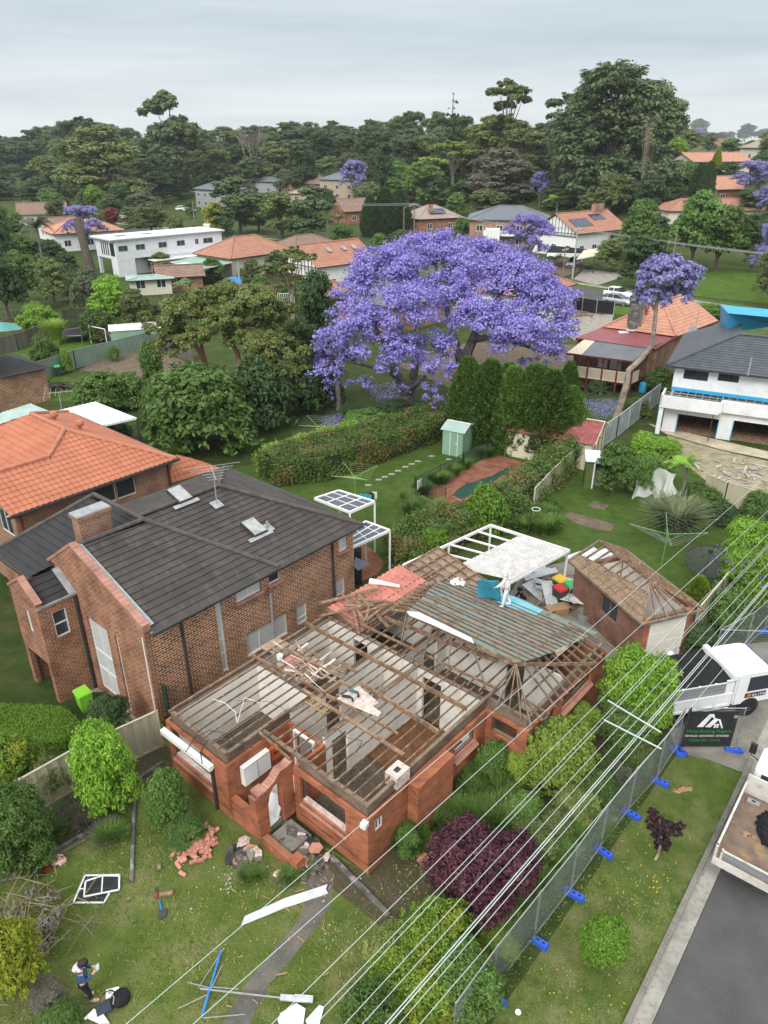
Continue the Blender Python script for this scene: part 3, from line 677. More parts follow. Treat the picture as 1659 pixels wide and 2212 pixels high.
m=MB();m.bx(2.48,2.64,5.25,8.1,2.765,2.80);m.bx(1.5,6.5,5.0,5.16,2.765,2.80);m.bx(1.42,6.5,3.24,3.40,2.745,2.79);m.bx(6.48,6.64,.28,8.1,2.765,2.802);m.bx(6.66,12.2,4.08,4.24,2.745,2.785);m.bx(-1.2,12.2,8.12,8.18,2.745,2.78);m.build('broken_wall_tops','grey_timber',D)
m=MB();m.bx(-1.22,6.5,5.2,8.1,.2,.32);m.bx(.27,3.5,.27,3.25,.2,.318);m.bx(1.4,6.5,3.3,5.1,.2,.312);m.bx(6.6,12.4,-1.4,8.1,.2,.308)
m.build('rubble_floor','rubble_floor',D)
m=MB();m.bx(3.55,6.45,.3,3.2,.24,.33);m.bx(6.8,9.4,-1.4,.2,.31,.335);m.build('floorboards','brown_floor',D)
m=MB();m.bx(-1.38,1.28,3.5,4.98,.1,.3);m.bx(-1.5,-.3,2.3,3.3,0,.3);m.bx(-1.4,-.3,1.95,2.3,0,.15);m.build('porch_floor','old_concrete',D)
for o,ax,v,s in ((oL,0,-1.5,-1),(oR,0,0,-1)):
 m=MB();m.add([(v+.1,o[0]-.05,o[2]+.04),(v+.1,o[1]+.05,o[2]+.04),(v-.06,o[1]+.05,o[2]-.14),(v-.06,o[0]-.05,o[2]-.14),(v+.1,o[0]-.05,o[2]-.2),(v+.1,o[1]+.05,o[2]-.2)],[(0,1,2,3),(3,2,5,4),(0,3,4),(1,5,2)]);m.build('brick_sill','pink_brick',D)
for o in (oA,oC,oD2):
 m=MB();v=-1.7 if o in (oC,oD2) else 0
 m.add([(o[0]-.05,v+.1,o[2]+.04),(o[1]+.05,v+.1,o[2]+.04),(o[1]+.05,v-.16,o[2]-.12),(o[0]-.05,v-.16,o[2]-.12),(o[0]-.05,v+.1,o[2]-.2),(o[1]+.05,v+.1,o[2]-.2)],[(3,2,1,0),(4,5,2,3),(4,3,0),(2,5,1)]);m.build('brick_sill','pink_brick',D)
for o,v in ((oL,-1.5),(oR,0)):MB().bx(v+.1,v+.28,o[0],o[1],o[2]+.01,o[2]+.06).build('sill_mortar','mortar_white',D)
window(D,1,0,oS[0],oS[1],oS[2],oS[3],-1,2,.02);window(D,1,0,oS2[0],oS2[1],oS2[2],oS2[3],-1,1,.02)
A=lambda X,Y: DF.on(274.3+X*.3968,1371.6+Y*.3968,1,3.38)
out=[A(748,1165),A(690,905),A(735,890),A(760,845),A(800,800),A(830,745),A(868,720),A(897,688)]
out[0].z=0;x1=-.003;zt=out[-1].z;out[-1].x=x1
arch=[A(782,1050),A(770,925),A(778,870),A(795,830),A(818,806),A(838,806),A(853,830),A(857,960)]
arch[0].z=.3;arch[-1].z=.3;arch[-1].x=arch[-2].x=min(arch[-1].x,-.14)
x0=out[0].x
lo=[(x0,0),(arch[0].x,0),(arch[0].x,.3)]+[(p.x,p.z) for p in arch[1:5]]+[(p.x,p.z) for p in reversed(out[1:6])]
m=MB()
def vpoly(m,pts,y0,y1):return m.ext([(p[0],y0,p[1]) for p in pts],(0,y1-y0,0))
vpoly(m,[(x0,0),(arch[0].x,0),(arch[1].x,arch[1].z),(arch[1].x,out[2].z),(out[1].x,out[1].z)],3.38,3.66)
top=[(arch[1].x+.001,arch[1].z)]+[(p.x,p.z) for p in arch[2:6]]+[(arch[6].x,arch[6].z),(arch[7].x,.3),(x1,.3),(x1,zt)]+[(p.x,p.z) for p in reversed(out[3:7])]+[(arch[1].x+.001,out[2].z)]
n=len(top)
from mathutils.geometry import tessellate_polygon
tri=tessellate_polygon([[Vector((p[0],p[1],0)) for p in top]])
vs=[(p[0],3.38,p[1]) for p in top]+[(p[0],3.66,p[1]) for p in top]
m.add(vs,[tuple(t) for t in tri]+[tuple(i+n for i in t[::-1]) for t in tri]+[(i,(i+1) % n,n+(i+1) % n,n+i) for i in range(n)])
m.bx(x0,x0+.24,3.67,4.995,0,1.0);m.bx(x0-.02,x0+.5,3.3,3.375,.0,.02)
m.bx(x0-.05,x0+.18,2.05,3.37,0,.42);m.bx(x0-.05,x0+.3,1.7,2.05,0,.55)
m.build('porch_arch','orange_brick',D)
m=MB()
for i in range(1,7):
 a,b=out[i],out[i+1];m.add([(a.x,3.36,a.z+.02),(b.x,3.36,b.z+.02),(b.x,3.68,b.z+.03),(a.x,3.68,a.z+.03)],[(0,1,2,3)])
m.bx(x0-.05,x0+.32,3.34,3.75,out[1].z,out[1].z+.1);m.build('broken_coping','pink_brick',D)
m=MB();a,b=DF.on(518,1655,1,5.0),DF.on(577,1650,1,5.0)
c1,c2=DF.on(522,1693,1,5.),DF.on(578,1659,1,5.)
m.bx(c1.x,c2.x,4.78,4.99,c1.z,a.z);o=m.build('cupboard','white_paint',D)
m=MB();m.bx((c1.x+c2.x)/2-.008,(c1.x+c2.x)/2+.008,4.765,4.779,c1.z+.05,a.z-.05);m.bx(c1.x,c2.x,4.77,4.779,a.z-.03,a.z);m.build('door_gap','grey_metal',o)
p=DF.on(590,1622,1,5.);m=MB();m.bx(p.x-.22,p.x+.25,4.86,4.99,p.z-.3,p.z+.28);o=m.build('meter_box','red_orange',D)
m=MB();m.bx(p.x-.1,p.x+.2,4.845,4.859,p.z-.02,p.z+.07);m.build('meter_slot','black_plastic',o)
m=MB();m.bx(1.2,1.299,3.62,3.7,.3,2.4);m.bx(1.2,1.299,4.6,4.68,.3,2.4);m.bx(1.2,1.299,3.7,4.6,2.32,2.4);m.build('door_frame','white_paint',D)
m=MB();a,b=DF.on(351,1577,0,-1.62),DF.on(457,1659,0,-1.62);m.beam(a,b,.2,.16);m.beam(a+Vector((-.02,0,-.11)),b+Vector((-.02,0,-.11)),.14,.05);m.build('roller_shutter_box','white_paint',D)
m=MB();a=DF.on(457,1663,0,-1.58);m.tube([(-1.58,a.y,0.05),(-1.58,a.y,a.z)],.055,8);m.build('downpipe','dark_metal',D)
m=MB();m.box((-.1,.05,2.35),(.22,.2,.18),.2);m.build('pipe_head','white_paint',D)
for q in ((-.012,-.003,.0,3.3,.42,.435),(-1.512,-1.503,5,8.45,.42,.435),(0,6.5,-.012,-.003,.42,.435)):MB().bx(*q).build('damp_course','black_plastic',D)
m=MB();m.bx(-1.4,-1.26,5.1,8.3,IT,PL);m.bx(.1,.24,.1,5.0,IT,PL);m.bx(-1.26,12.3,8.2,8.32,IT,PL+.002);m.bx(.24,6.6,.1,.22,IT,PL);m.bx(6.6,6.74,-1.6,.22,IT,PL);m.bx(6.74,12.4,-1.6,-1.48,IT,PL);m.bx(-1.26,1.5,5.05,5.17,IT,PL);m.bx(6.4,6.52,.3,8.1,IT,PL-.01)
m.build('wall_plate','grey_timber',D)
rj=random.Random(5)
def joist(p,q,w=.034,h=.075,mat='old_timber',name='ceiling_joist'):
 MB().beam(p,q,w,h).build(name,mat,D)
for i in range(21):
 y=.33+i*.392;x0_=-1.4 if y>5.1 else .12
 joist((x0_,y,PL+.05),(6.6+rj.uniform(-.1,.2),y+rj.uniform(-.05,.05),PL+.05))
for i in range(18):
 y=-.95+i*.5
 if y<8.2:joist((6.62,y+rj.uniform(-.04,.04),PL+.052),(12.3,y+rj.uniform(-.06,.06),PL+.052),.04,.09)
def strong(pa,pb,w=.05,h=.2,z=PL+.2,mat='old_timber',name='strongback'):
 a,b=DF.g(*pa,z),DF.g(*pb,z);joist(a,b,w,h,mat,name)
strong((659,1346),(1008,1531));strong((780,1477),(948,1582));strong((544,1415),(700,1497),.05,.12,PL+.16);strong((655,1490),(872,1630),.14,.05,PL+.13)
strong((831,1335),(1075,1428),.05,.2,PL+.2);strong((733,1326),(1078,1490),.045,.1,PL+.16);strong((560,1582),(627,1641),.05,.1,PL+.14);strong((670,1480),(860,1585),.04,.09,PL+.15)
strong((612,1400),(705,1448),.05,.1,PL+.16)
RX,RZ,SL=7.35,4.25,.255
def rp(px,py,dz=0.):
 d=ray(px,py);o=DF.l((0,0,CAMH));e=Vector((d.x*DF.c+d.y*DF.s,-d.x*DF.s+d.y*DF.c,d.z))
 return o+e*((RZ+dz+SL*RX - o.z - SL*o.x)/(e.z+SL*e.x))
CP=lambda X,Y: (603.5+X*.43,1124.7+Y*.43)
edge=[(645,455),(975,612),(1100,668),(1190,712),(1230,708),(1300,690),(1340,672),(1390,662),(1460,622),(1520,600),(1600,565),(1330,450),(1230,400),(1000,330),(870,308),(790,312),(720,385)]
E_=[rp(*CP(*p)) for p in edge];m=MB();tri=tessellate_polygon([E_]);n=len(E_)
def slab(pts,th,mat,name,dz=0):
 n=len(pts);tri=tessellate_polygon([pts]);u=Vector((0,0,th));q=[p+Vector((0,0,dz)) for p in pts];m=MB()
 fl=[tuple(t) for t in tri]
 m.add(q+[p+u for p in q],[t[::-1] for t in fl]+[tuple(i+n for i in t) for t in fl]+[(i,(i+1) % n,n+(i+1) % n,n+i) for i in range(n)])
 o=m.build(name,mat,D);b=bmesh.new();b.from_mesh(o.data);bmesh.ops.recalc_face_normals(b,faces=b.faces);b.to_mesh(o.data);b.free();return o
slab(E_,.03,'sarking','roof_sarking')
slab([rp(*CP(*p)) for p in ((1060,355),(1180,385),(1325,455),(1290,480),(1110,425),(1035,385))],.012,'blue_sarking','blue_lining',.036)
for i in range(15):
 x=RX+.15+i*.345;ys=[]
 for j in range(n):
  a,b=E_[j],E_[(j+1) % n]
  if (a.x - x)*(b.x - x)<0:ys.append(a.y+(b.y-a.y)*(x-a.x)/(b.x-a.x))
 if len(ys)>=2:
  z=RZ - SL*(x-RX)+.055;joist((x,min(ys)-.05,z),(x+rj.uniform(-.06,.06),max(ys)+.02,z),.05,.04,'rusty_batten','batten')
ap=rp(*CP(1190,714));rl=rp(*CP(640,455));ap.z -= .08;rl.z -= .08
joist(rl,ap,.04,.2,'old_timber','ridge_beam')
for t in (.08,.2,.32,.44,.56,.66):
 p=rl.lerp(ap,t);joist(p+Vector((-.45,0,-.12)),p+Vector((.5,0,-.06)),.045,.09,'old_timber','rafter_stub')
for a,b in (((640,500),(610,625)),((765,560),(722,690)),((875,610),(845,745)),((985,640),(1040,850))):
 q=DF.g(*CP(*b),PL+.1);t={640:0,765:.26,875:.44,985:.62}[a[0]];joist(q,rl.lerp(ap,t),.05,.07,'grey_timber','strut')
hc=[(6.25,-1.95,PL)]+[(6.45,y,PL) for y in (-1.4,-.9,-.4,.1)]
for q in hc:joist(ap,q,.045,.09,'grey_timber','hip_rafter')
hip=Vector((12.6,-1.9,PL))
joist(ap,(10.9,-1.95,PL+.05),.04,.14,'old_timber','hip_rafter')
for i in range(13):
 x=6.9+i*.46;t=min(1,max(.03,(x - 6.7)/5.6));p=ap.lerp(Vector((12.4,-1.2,PL+.15)),t) if x>7.3 else ap.lerp(Vector(hc[0]),.9 - (x-6.9)*1.2)
 p=ap.lerp(Vector((12.5,.0,PL+.25)),min(1,max(0,(x-7.4)/5.1))) if x>7.4 else ap.lerp(Vector(hc[0]),.55)
 joist(p,(x,-2.0,PL-.02),.045,.09,'grey_timber','rafter')
for i in range(9):
 a=rp(*CP(640+i*17,450 - i*16));a.z -= .05;joist(a+Vector((-.1,.75,-.22)),a,.045,.09,'old_timber','jack_rafter')
m=MB();a,b=DF.g(*CP(775,305),3.15),DF.g(*CP(415,530),3.05);m.beam(a,b,.22,.04);m.build('valley_board','grey_timber',D)
m=MB();pts=[rp(*CP(*p),.12) for p in ((640,458),(700,462),(830,525),(965,592),(978,618),(950,606),(760,520),(655,478))]
slab(pts,.03,'white_paint','ridge_flashing')
slab([rp(*CP(*p),.1) for p in ((1380,655),(1460,618),(1440,645),(1395,682))],.02,'ceiling_debris','torn_lining')
c=[DF.g(*p,3.05) for p in ((707,1312),(862,1220),(935,1260),(782,1358))]
m=MB();nU,nV=64,8
for j in range(nV+1):
 for i in range(nU+1):
  u,v=i/nU,j/nV;p=(c[0].lerp(c[1],u)).lerp(c[3].lerp(c[2],u),v);m.v.append((p.x,p.y,p.z - .12*v+(.03 if i % 4<2 else -.02)+(.04*sin(u*9) if v==1 else 0)))
m.f=[(j*(nU+1)+i,j*(nU+1)+i+1,(j+1)*(nU+1)+i+1,(j+1)*(nU+1)+i) for j in range(nV) for i in range(nU)]
m.build('red_metal_roof','red_metal',D)
m=MB();m.beam(c[0]+Vector((0,0,-.1)),c[3]+Vector((0,0,-.2)),.05,.15);m.beam(c[3]+Vector((0,0,-.2)),c[2]+Vector((0,0,-.2)),.05,.15);m.build('fascia','old_timber',D)
c=[DF.g(*p,PL) for p in ((872,1224),(947,1181),(1052,1254),(975,1300))]
m=MB();m.add([p+Vector((0,0,-.12)) for p in c],[(0,1,2,3)]);m.build('back_room_ceiling','ceiling_debris',D)
for t in (0.02,.2,.4,.6,.8,.98):joist(c[0].lerp(c[1],t),c[3].lerp(c[2],t),.05,.1)
for t in (0.01,.2,.4,.6,.8,.99):joist(c[0].lerp(c[3],t)+Vector((0,0,.01)),c[1].lerp(c[2],t)+Vector((0,0,.01)),.05,.1)
m=MB()
for i in range(4):a,b=c[i].copy(),c[(i+1) % 4].copy();a.z=b.z=1.4;m.beam(a,b,.12,2.7)
m.build('back_room_wall','old_brick',D)
CQ=lambda X,Y: (603.5+X*.2315,1261.9+Y*.2315)
def lay(pts,mat,name,z=PL+.12,th=.02):return slab([DF.g(*CQ(*p),z) for p in pts],th,mat,name)
lay([(-30,600),(110,640),(260,720),(330,700),(420,760),(350,860),(300,960),(200,900),(110,820),(-20,770)],'ceiling_debris','ceiling_remnant',PL+.01)
lay([(60,640),(180,680),(260,740),(180,790),(40,740)],'pink_brick','ceiling_remnant',PL+.045)
lay([(-190,590),(-20,500),(120,570),(430,740),(380,800),(160,690),(-40,660)],'ceiling_debris','ceiling_remnant',PL+.012)
m=MB();m.box((-.6,4.1,.75),(.06,1.1,.8),.2,0,.5);m.box((.3,4.3,.5),(1.2,.8,.03),.4,.15,-.2);m.box((-.9,3.75,.45),(.7,.5,.03),.1,.2);m.build('fallen_boards','white_paint',D)
lay([(520,1075),(660,1000),(740,950),(930,1110),(870,1140),(950,1200),(920,1240)],'mortar_white','loft_boards',PL+.11)
for i in range(6):
 a,b=DF.g(*CQ(430+i*30 - 20*i,800-i*18+(i % 2)*6),PL+.16),DF.g(*CQ(600+i*10,880-i*26),PL+.16);joist(a,b,.11,.03,'grey_timber','loose_batten')
joist(DF.g(*CQ(380,830),PL+.15),DF.g(*CQ(530,905),PL+.15),.1,.03,'grey_timber','loose_batten');joist(DF.g(*CQ(540,720),PL+.15),DF.g(*CQ(710,815),PL+.15),.13,.03,'grey_timber','loose_batten')
for a,b in (((420,1020),(575,915)),((575,915),(650,955)),((440,1040),(520,1075))):joist(DF.g(*CQ(*a),PL+.13),DF.g(*CQ(*b),PL+.13),.04,.16,'fresh_timber','manhole_frame')
for i in range(34):
 a=DF.g(*CQ(rj.uniform(0,470),rj.uniform(600,930)),PL+.15);th=rj.choice((0,0,1.57,rj.uniform(0,3)));l=rj.uniform(.25,.9);joist(a,a+Vector((cos(th)*l,sin(th)*l,rj.uniform(0,.05))),rj.uniform(.05,.12),.025,rj.choice(('grey_timber','old_timber','ceiling_debris','mortar_white')),'loose_board')
m=MB()
q=DF.g(274.3+1470*.3968,1371.6+740*.3968,3.0);m.bx(q.x-.3,q.x+.35,q.y-.25,q.y+.25,2.55,3.05);m.build('chimney_stub','mortar_white',D)
m=MB();m.bx(q.x-.1,q.x+.12,q.y-.09,q.y+.09,3.0,3.056);m.build('flue','black_plastic',D)
# loose things on and round it
def at(px,py,z):return G(px,py,z)
pl0=thing('timber_plank','loose brown roof timber in the heap on the red metal roof','timber',(0,0,0),0,'timbers heaped on the red roof')
MB().box((0,0,0),(2.2,.1,.05)).build('plank','old_timber',pl0)
CR=CQ;first=True
for k,(a,b,z0,z1) in enumerate([((730,85),(1020,400),3.35,3.05),((370,300),(960,150),3.1,3.5),((370,180),(935,40),3.2,3.3),((575,75),(690,220),3.2,3.3),((690,230),(740,465),3.3,3.05),((720,140),(1060,170),3.3,3.35),((600,200),(880,200),3.3,3.4),((690,200),(800,340),3.3,3.2),((810,325),(840,200),3.2,3.4),((820,330),(960,220),3.2,3.35),((700,240),(990,150),3.3,3.3),((760,270),(970,200),3.25,3.4),((680,130),(780,200),3.2,3.4),((880,210),(1050,180),3.25,3.3),((740,290),(830,340),3.2,3.2),((640,150),(720,230),3.25,3.25)]):
 A_,B_=at(*CR(*a),z0),at(*CR(*b),z1);d=B_ - A_;o=pl0 if first else dup(pl0,(0,0,0));first=False
 o.location=(A_+B_)/2;o.rotation_euler=(rj.uniform(-.4,.4),-math.asin(d.z/d.length),atan2(d.y,d.x));o.scale=(d.length/2.2,1.1+(k<3)*.9,1.1)
 lb=['longest brown beam slanting off the red roof towards the joists','long timber lying across the whole heap on the red roof','dark bowed beam along the left edge of the red roof',][k] if k<3 else 'loose brown roof timber in the heap on the red metal roof'
 o['label']=lb
t=thing('rolled_sheet','rolled white sheet lying on the red corrugated roof','sheet',at(*CP(525,315),3.15));m=MB();a,b=at(*CP(455,305),3.15) - t.location,at(*CP(605,330),3.15) - t.location
m.tube([a,a.lerp(b,.4)+Vector((0,0,.02)),b],[.15,.11,.06],8);m.build('roll','white_paint',t)
t=thing('joist_ladder','small fresh orange timber ladder frame lying on the joists','frame',at(*CQ(365,1130),PL+.16));m=MB()
P4=[at(*CQ(*p),PL+.16) - t.location for p in ((300,1055),(485,1165),(425,1210),(243,1100))]
m.beam(P4[0],P4[1],.06,.06);m.build('rail','fresh_timber',t);MB().beam(P4[3],P4[2],.06,.06).build('rail','fresh_timber',t)
for f in (.12,.5,.93):MB().beam(P4[0].lerp(P4[1],f)+Vector((0,0,.02)),P4[3].lerp(P4[2],f)+Vector((0,0,.02)),.05,.05).build('rung','fresh_timber',t)
plain('teal_tool',(.03,.16,.17),.5,(.02,.1,.11),4)
for i,(X,Y,rz) in enumerate(((700,1010,-.5),(635,1058,-.3))):
 t=thing('power_saw',['teal cordless saw lying on the white boards of the loft','black and grey saw on the loft boards beside the teal one'][i],'power tool',at(*CQ(X,Y),PL+.18),rz)
 m=MB();m.tube([(-.2,0,.03),(0,0,.05),(.12,0,.05)],[.05,.06,.05],8);m.build('saw_body',['teal_tool','black_plastic'][i],t)
 MB().tube([(.1,0,.05),(.2,-.05,.05),(.26,-.16,.04)],[.04,.035,.05],8).build('grip','black_plastic',t);MB().bx(-.42,-.2,-.01,.01,.02,.05).build('blade','grey_metal',t)
t=thing('plastic_bucket','small white plastic tub on the broken ceiling','bucket',at(*CQ(5,700),PL+.06));MB().lathe([(.11,0),(.13,.2),(.12,.2),(.1,.02)],n=14).build('tub','white_paint',t)
def cable(name,label,pts,mat,r=.012,z=PL+.13,group=None):
 P=[at(*p,z) for p in pts];c=P[0].copy();t=thing(name,label,'cable',c,0,group);Q=[]
 for i in range(len(P)-1):
  for k in range(4):Q.append(P[i].lerp(P[i+1],k/4) - c+Vector((0,0,.04*rj.random())))
 Q.append(P[-1] - c);MB().tube(Q,r,4).build('strand',mat,t);return t
C4=lambda X,Y: (274.3+X*.3968,1371.6+Y*.3968)
cable('electric_cable','thick black cable looping over the front left corner joists',[C4(*p) for p in ((320,640),(370,560),(450,520),(540,540),(640,590),(690,620),(620,590),(520,570),(440,575),(400,640),(410,700))],'black_plastic',.018)
cable('electric_cable','white wires tangled on the broken hall ceiling',[CQ(*p) for p in ((100,660),(190,700),(260,760),(330,830),(290,880),(230,830),(310,910),(390,980),(420,1000))],'plaster',.011)
cable('electric_cable','thin white wire hanging across the left joists',[C4(*p) for p in ((470,350),(530,370),(590,420),(600,480),(640,345),(720,370))],'plaster',.01)
cable('electric_cable','thin dark cable across the joists above the right front room',[C4(*p) for p in ((1090,520),(1140,510),(1200,560),(1280,580),(1250,640))],'black_plastic',.012)
cable('electric_cable','dark conduit lying from the left joists to the hall',[C4(*p) for p in ((585,360),(680,365),(770,365),(840,395),(890,440))],'dark_metal',.012)
bk=thing('loose_brick','pink fallen brick in the pile on the front lawn','brick',(0,0,0),0,'bricks fallen on the front lawn');MB().box((0,0,0),(.24,.115,.08)).build('brick','fallen_brick' if 'fallen_brick' in MATS else plain('fallen_brick',(.50,.24,.18),.9,(.40,.17,.12),2),bk)
pos=[]
for i in range(95):
 gx,gy_=rj.gauss(0,1),rj.gauss(0,1);pos.append((428+19*gx - 12*gy_,1830+21*gy_,.05+.2*max(0,1 - .5*hypot(gx,gy_))))
for i,q in enumerate(pos):
 p=G(q[0],q[1],0);o=bk if i==0 else dup(bk,(0,0,0));o.location=(p.x,p.y,q[2]);o.scale=(1,1,1);o.rotation_euler=(rj.uniform(-.5,.5),rj.uniform(-.5,.5),rj.uniform(0,3))
bk2=None
for i in range(26):
 p=G(*[(935+rj.uniform(-30,35),1835+rj.uniform(-28,28)),(1010+rj.uniform(-10,20),1700+rj.uniform(-12,12))][i % 9==0]);o=dup(bk,(p.x,p.y,.06+rj.random()*.1),rj.uniform(0,3),'pink fallen brick beside the purple maple','bricks fallen beside the house');o.rotation_euler[0]=rj.uniform(-.4,.4)
plain('tile_rubble',(.10,.085,.07),.95,(.055,.05,.045),4,c3=(.3,.27,.23),sc3=9,f3=.5)
rb=thing('broken_slab','grey broken tile and felt heaped at the porch steps','rubble',(0,0,0),0,'rubble at the porch steps')
MB().prism([(-.3,-.2),(.1,-.28),(.34,-.05),(.22,.22),(-.12,.27),(-.33,.05)],0,.035).build('slab','tile_rubble',rb)
for i in range(60):
 X,Y=[(rj.gauss(632,28),rj.gauss(1812,28)),(rj.gauss(660,24),rj.gauss(1860,22)),(rj.gauss(522,20),rj.gauss(1850,22))][i % 3]
 p=G(X,Y,.05);
 if DF.l(p).y>3.3 and DF.l(p).x>-1.4:continue
 o=rb if i==0 else dup(rb,(0,0,0));o.location=(p.x,p.y,rj.uniform(.03,.3 if i % 3==0 else .12));o.rotation_euler=(rj.uniform(-.35,.35),rj.uniform(-.35,.35),rj.uniform(0,6));s=rj.uniform(.4,1.15);o.scale=(s,s*rj.uniform(.6,1),1);ms_=o.children[0].material_slots[0];ms_.link='OBJECT';ms_.material=MATS[rj.choice(('tile_rubble','tile_rubble','black_plastic','old_concrete','fallen_brick','mortar_white'))]
ch=thing('timber_offcut','short raw timber splinter scattered on the front lawn and path','timber',(0,0,0),0,'timber splinters on the front lawn');MB().box((0,0,0),(.26,.03,.02)).build('splinter','fresh_timber',ch)
for i,q in enumerate([(525,1957),(620,1965),(648,1925),(700,2010),(595,2035),(573,2037),(520,2068),(610,2105),(552,2165),(495,2175),(590,1928),(600,1945),(640,1950),(650,2030),(700,1995),(690,1940),(615,1955),(505,1925),(735,2105),(768,2098),(705,2105),(555,1935),(575,1940),(625,2030)]+[(rj.gauss(680,25),rj.gauss(1885,22)) for _ in range(26)]):
 p=G(*q);o=ch if i==0 else dup(ch,(0,0,0));o.location=(p.x,p.y,.03);o.rotation_euler=(0,rj.uniform(-.1,.1),rj.uniform(0,3));o.scale=(rj.uniform(.5,1.3),rj.uniform(.6,1.5),1)
for lab,a,b,w,mat in (('long grey weathered beam lying across the left lawn',(292,1690),(284,1905),.11,'grey_beam'),('grey gutter board fallen beside the right front corner',(715,1850),(841,1978),.16,'grey_beam'),('dark board against the cream fence base',(283,1693),(352,1646),.12,'grey_beam'),('grey garden edging board along the left bed',(2,1906),(190,1796),.1,'grey_beam'),('thin stick beside the garden edging',(95,1862),(185,1815),.05,'grey_timber'),('short brown board on the lawn beside the shovel',(344,1934),(374,1928),.12,'old_timber'),('brown brick-coloured block lying near the long beam',(343,1868),(344,1880),.12,'old_timber'),('dark post leaning in the rubble by the lawn',(515,1866),(521,1900),.13,'grey_beam')):
 if mat not in MATS:plain('grey_beam',(.15,.14,.13),.9,(.07,.065,.06),2,c3=(.42,.41,.39),sc3=3,f3=.6,stretch=(1,1,1))
 A_,B_=G(*a,.06),G(*b,.06);t=thing('timber_board',lab,'board',A_,0);MB().beam((0,0,0),B_-A_,w,.09).build('board',mat,t)
plain('pale_metal',(.58,.60,.61),.35,(.45,.47,.48),1.5,metal=.3,c3=(.7,.7,.7),sc3=4)
t=thing('metal_flashing','long bent grey sheet metal lying across the front path','sheet',G(615,1960,.06));m=MB();P_=[G(*p,.08) - t.location for p in ((520,1993),(527,2003),(616,1968),(612,1950),(520,1993))]
a=[G(*p,z) - t.location for p,z in (((520,2000),.03),((614,1962),.03),((709,1930),.03))];b=[G(*p,z) - t.location for p,z in (((524,1990),.1),((612,1950),.12),((704,1920),.12))]
for i in range(2):m.add([a[i],a[i+1],b[i+1],b[i]],[(0,1,2,3)]);m.add([b[i],b[i+1],b[i+1]+Vector((.05,.12,.06)),b[i]+Vector((.05,.12,.06))],[(0,1,2,3)])
m.build('folded_sheet','pale_metal',t)
# two-storey brick house next door
brick('brown_brick',(.36,.12,.055),(.09,.036,.028),(.60,.49,.34),.30,.118,.017,.2,-.1)
brick('red_brick',(.36,.135,.075),(.17,.07,.045),(.48,.34,.23),.28,.108,.013,.35)
brick('blend_brick',(.30,.13,.075),(.19,.08,.052),(.44,.34,.25),.24,.086,.012,.3)
plain('dark_tile',(.066,.056,.050),.8,(.046,.040,.037),1.1,c3=(.105,.09,.078),sc3=3.5,f3=.55,stretch=(1,.35,1),bmp=.2)
plain('black_tile',(.034,.033,.035),.75,(.025,.025,.027),1.5,bmp=.2)
plain('ridge_tile',(.10,.085,.075),.85,(.065,.057,.052),3)
plain('orange_tile',(.43,.155,.085),.75,(.36,.125,.07),.9,c3=(.47,.20,.12),sc3=7,f3=.5)
plain('orange_ridge',(.45,.185,.115),.75,(.38,.15,.09),3)
plain('lead',(.34,.34,.345),.6,(.25,.25,.255),3)
plain('cream_paint',(.62,.56,.42),.7,(.55,.50,.37),1.5)
plain('maroon_paint',(.16,.03,.03),.6,(.11,.022,.022),3)
plain('blind',(.55,.57,.56),.35,(.46,.48,.47),1.5,stretch=(1,1,12))
plain('skylight_dome',(.40,.40,.39),.3,(.25,.25,.25),6)
BF=Fr(G(343,1558),49);B=BF.thing('brick_house','two storey brown brick house with dark tiled roof and brick chimney','house')
C1=lambda X,Y: (X*.463,1097.3+Y*.463)
def wop(F,ax,val,c,cv=None):
 q=[F.on(*(cv or C1)(*p),ax,val) for p in c];k=1 - ax
 return (min(q[0][k]+q[3][k],q[1][k]+q[2][k])/2,max(q[0][k]+q[3][k],q[1][k]+q[2][k])/2,(q[2].z+q[3].z)/2,(q[0].z+q[1].z)/2)
side=[wop(BF,1,0,c) for c in ([(668,605),(702,598),(760,948),(730,962)],[(1003,437),(1027,423),(1068,752),(1042,767)],[(1100,392),(1215,330),(1216,388),(1105,446)],[(1252,306),(1305,284),(1310,332),(1258,360)],[(1145,592),(1338,486),(1342,582),(1158,697)],[(1383,462),(1430,434),(1435,527),(1388,552)],[(1566,342),(1608,320),(1612,395),(1572,416)],[(1578,130),(1618,108),(1620,188),(1582,213)])]
side=[(a,max(b,a+.28),max(0.15,c),min(d,4.1)) for a,b,c,d in side]
front=[wop(BF,0,0,c) for c in ([(405,507),(496,567),(560,872),(482,862)],[(355,475),(370,480),(444,835),(430,825)],[(538,595),(552,603),(615,968),(602,958)])]
front=[(a,b,max(-.75,c),d) for a,b,c,d in front]
m=MB();HE=4.3
wall(m,1,0,.25,.25,11.6,0,HE,side);wall(m,1,9.9,10.15,4,11.6,0,HE);wall(m,0,11.35,11.6,.25,9.9,0,HE,[(1.2,3.4,.1,2.1)]);wall(m,0,3.75,4,9.6,9.9,0,HE)
m.build('brick_wall','brown_brick',B)
m=MB();wall(m,0,0,.25,-.02,7.4,-1.3,HE,front)
m.ext([(0,-.02,HE),(0,-.02,HE+.35),(0,4.72,6.42),(0,7.4,4.6),(0,7.4,HE)],(.25,0,0));m.build('front_gable','red_brick',B)
m=MB();m.beam((.12,-.05,HE+.36),(.12,4.72,6.46),.32,.12);m.beam((.12,4.72,6.46),(.12,7.42,4.64),.32,.12);m.bx(-.03,.3,-.1,.35,HE+.1,HE+.42);m.build('parapet_coping','pink_brick',B)
m=MB();m.beam((.36,-.1,HE+.30),(.36,4.72,6.36),.22,.03);m.build('flashing','lead',B)
TX,T0,T1_=-1.7,5.1,7.5;TM=(T0+T1_)/2
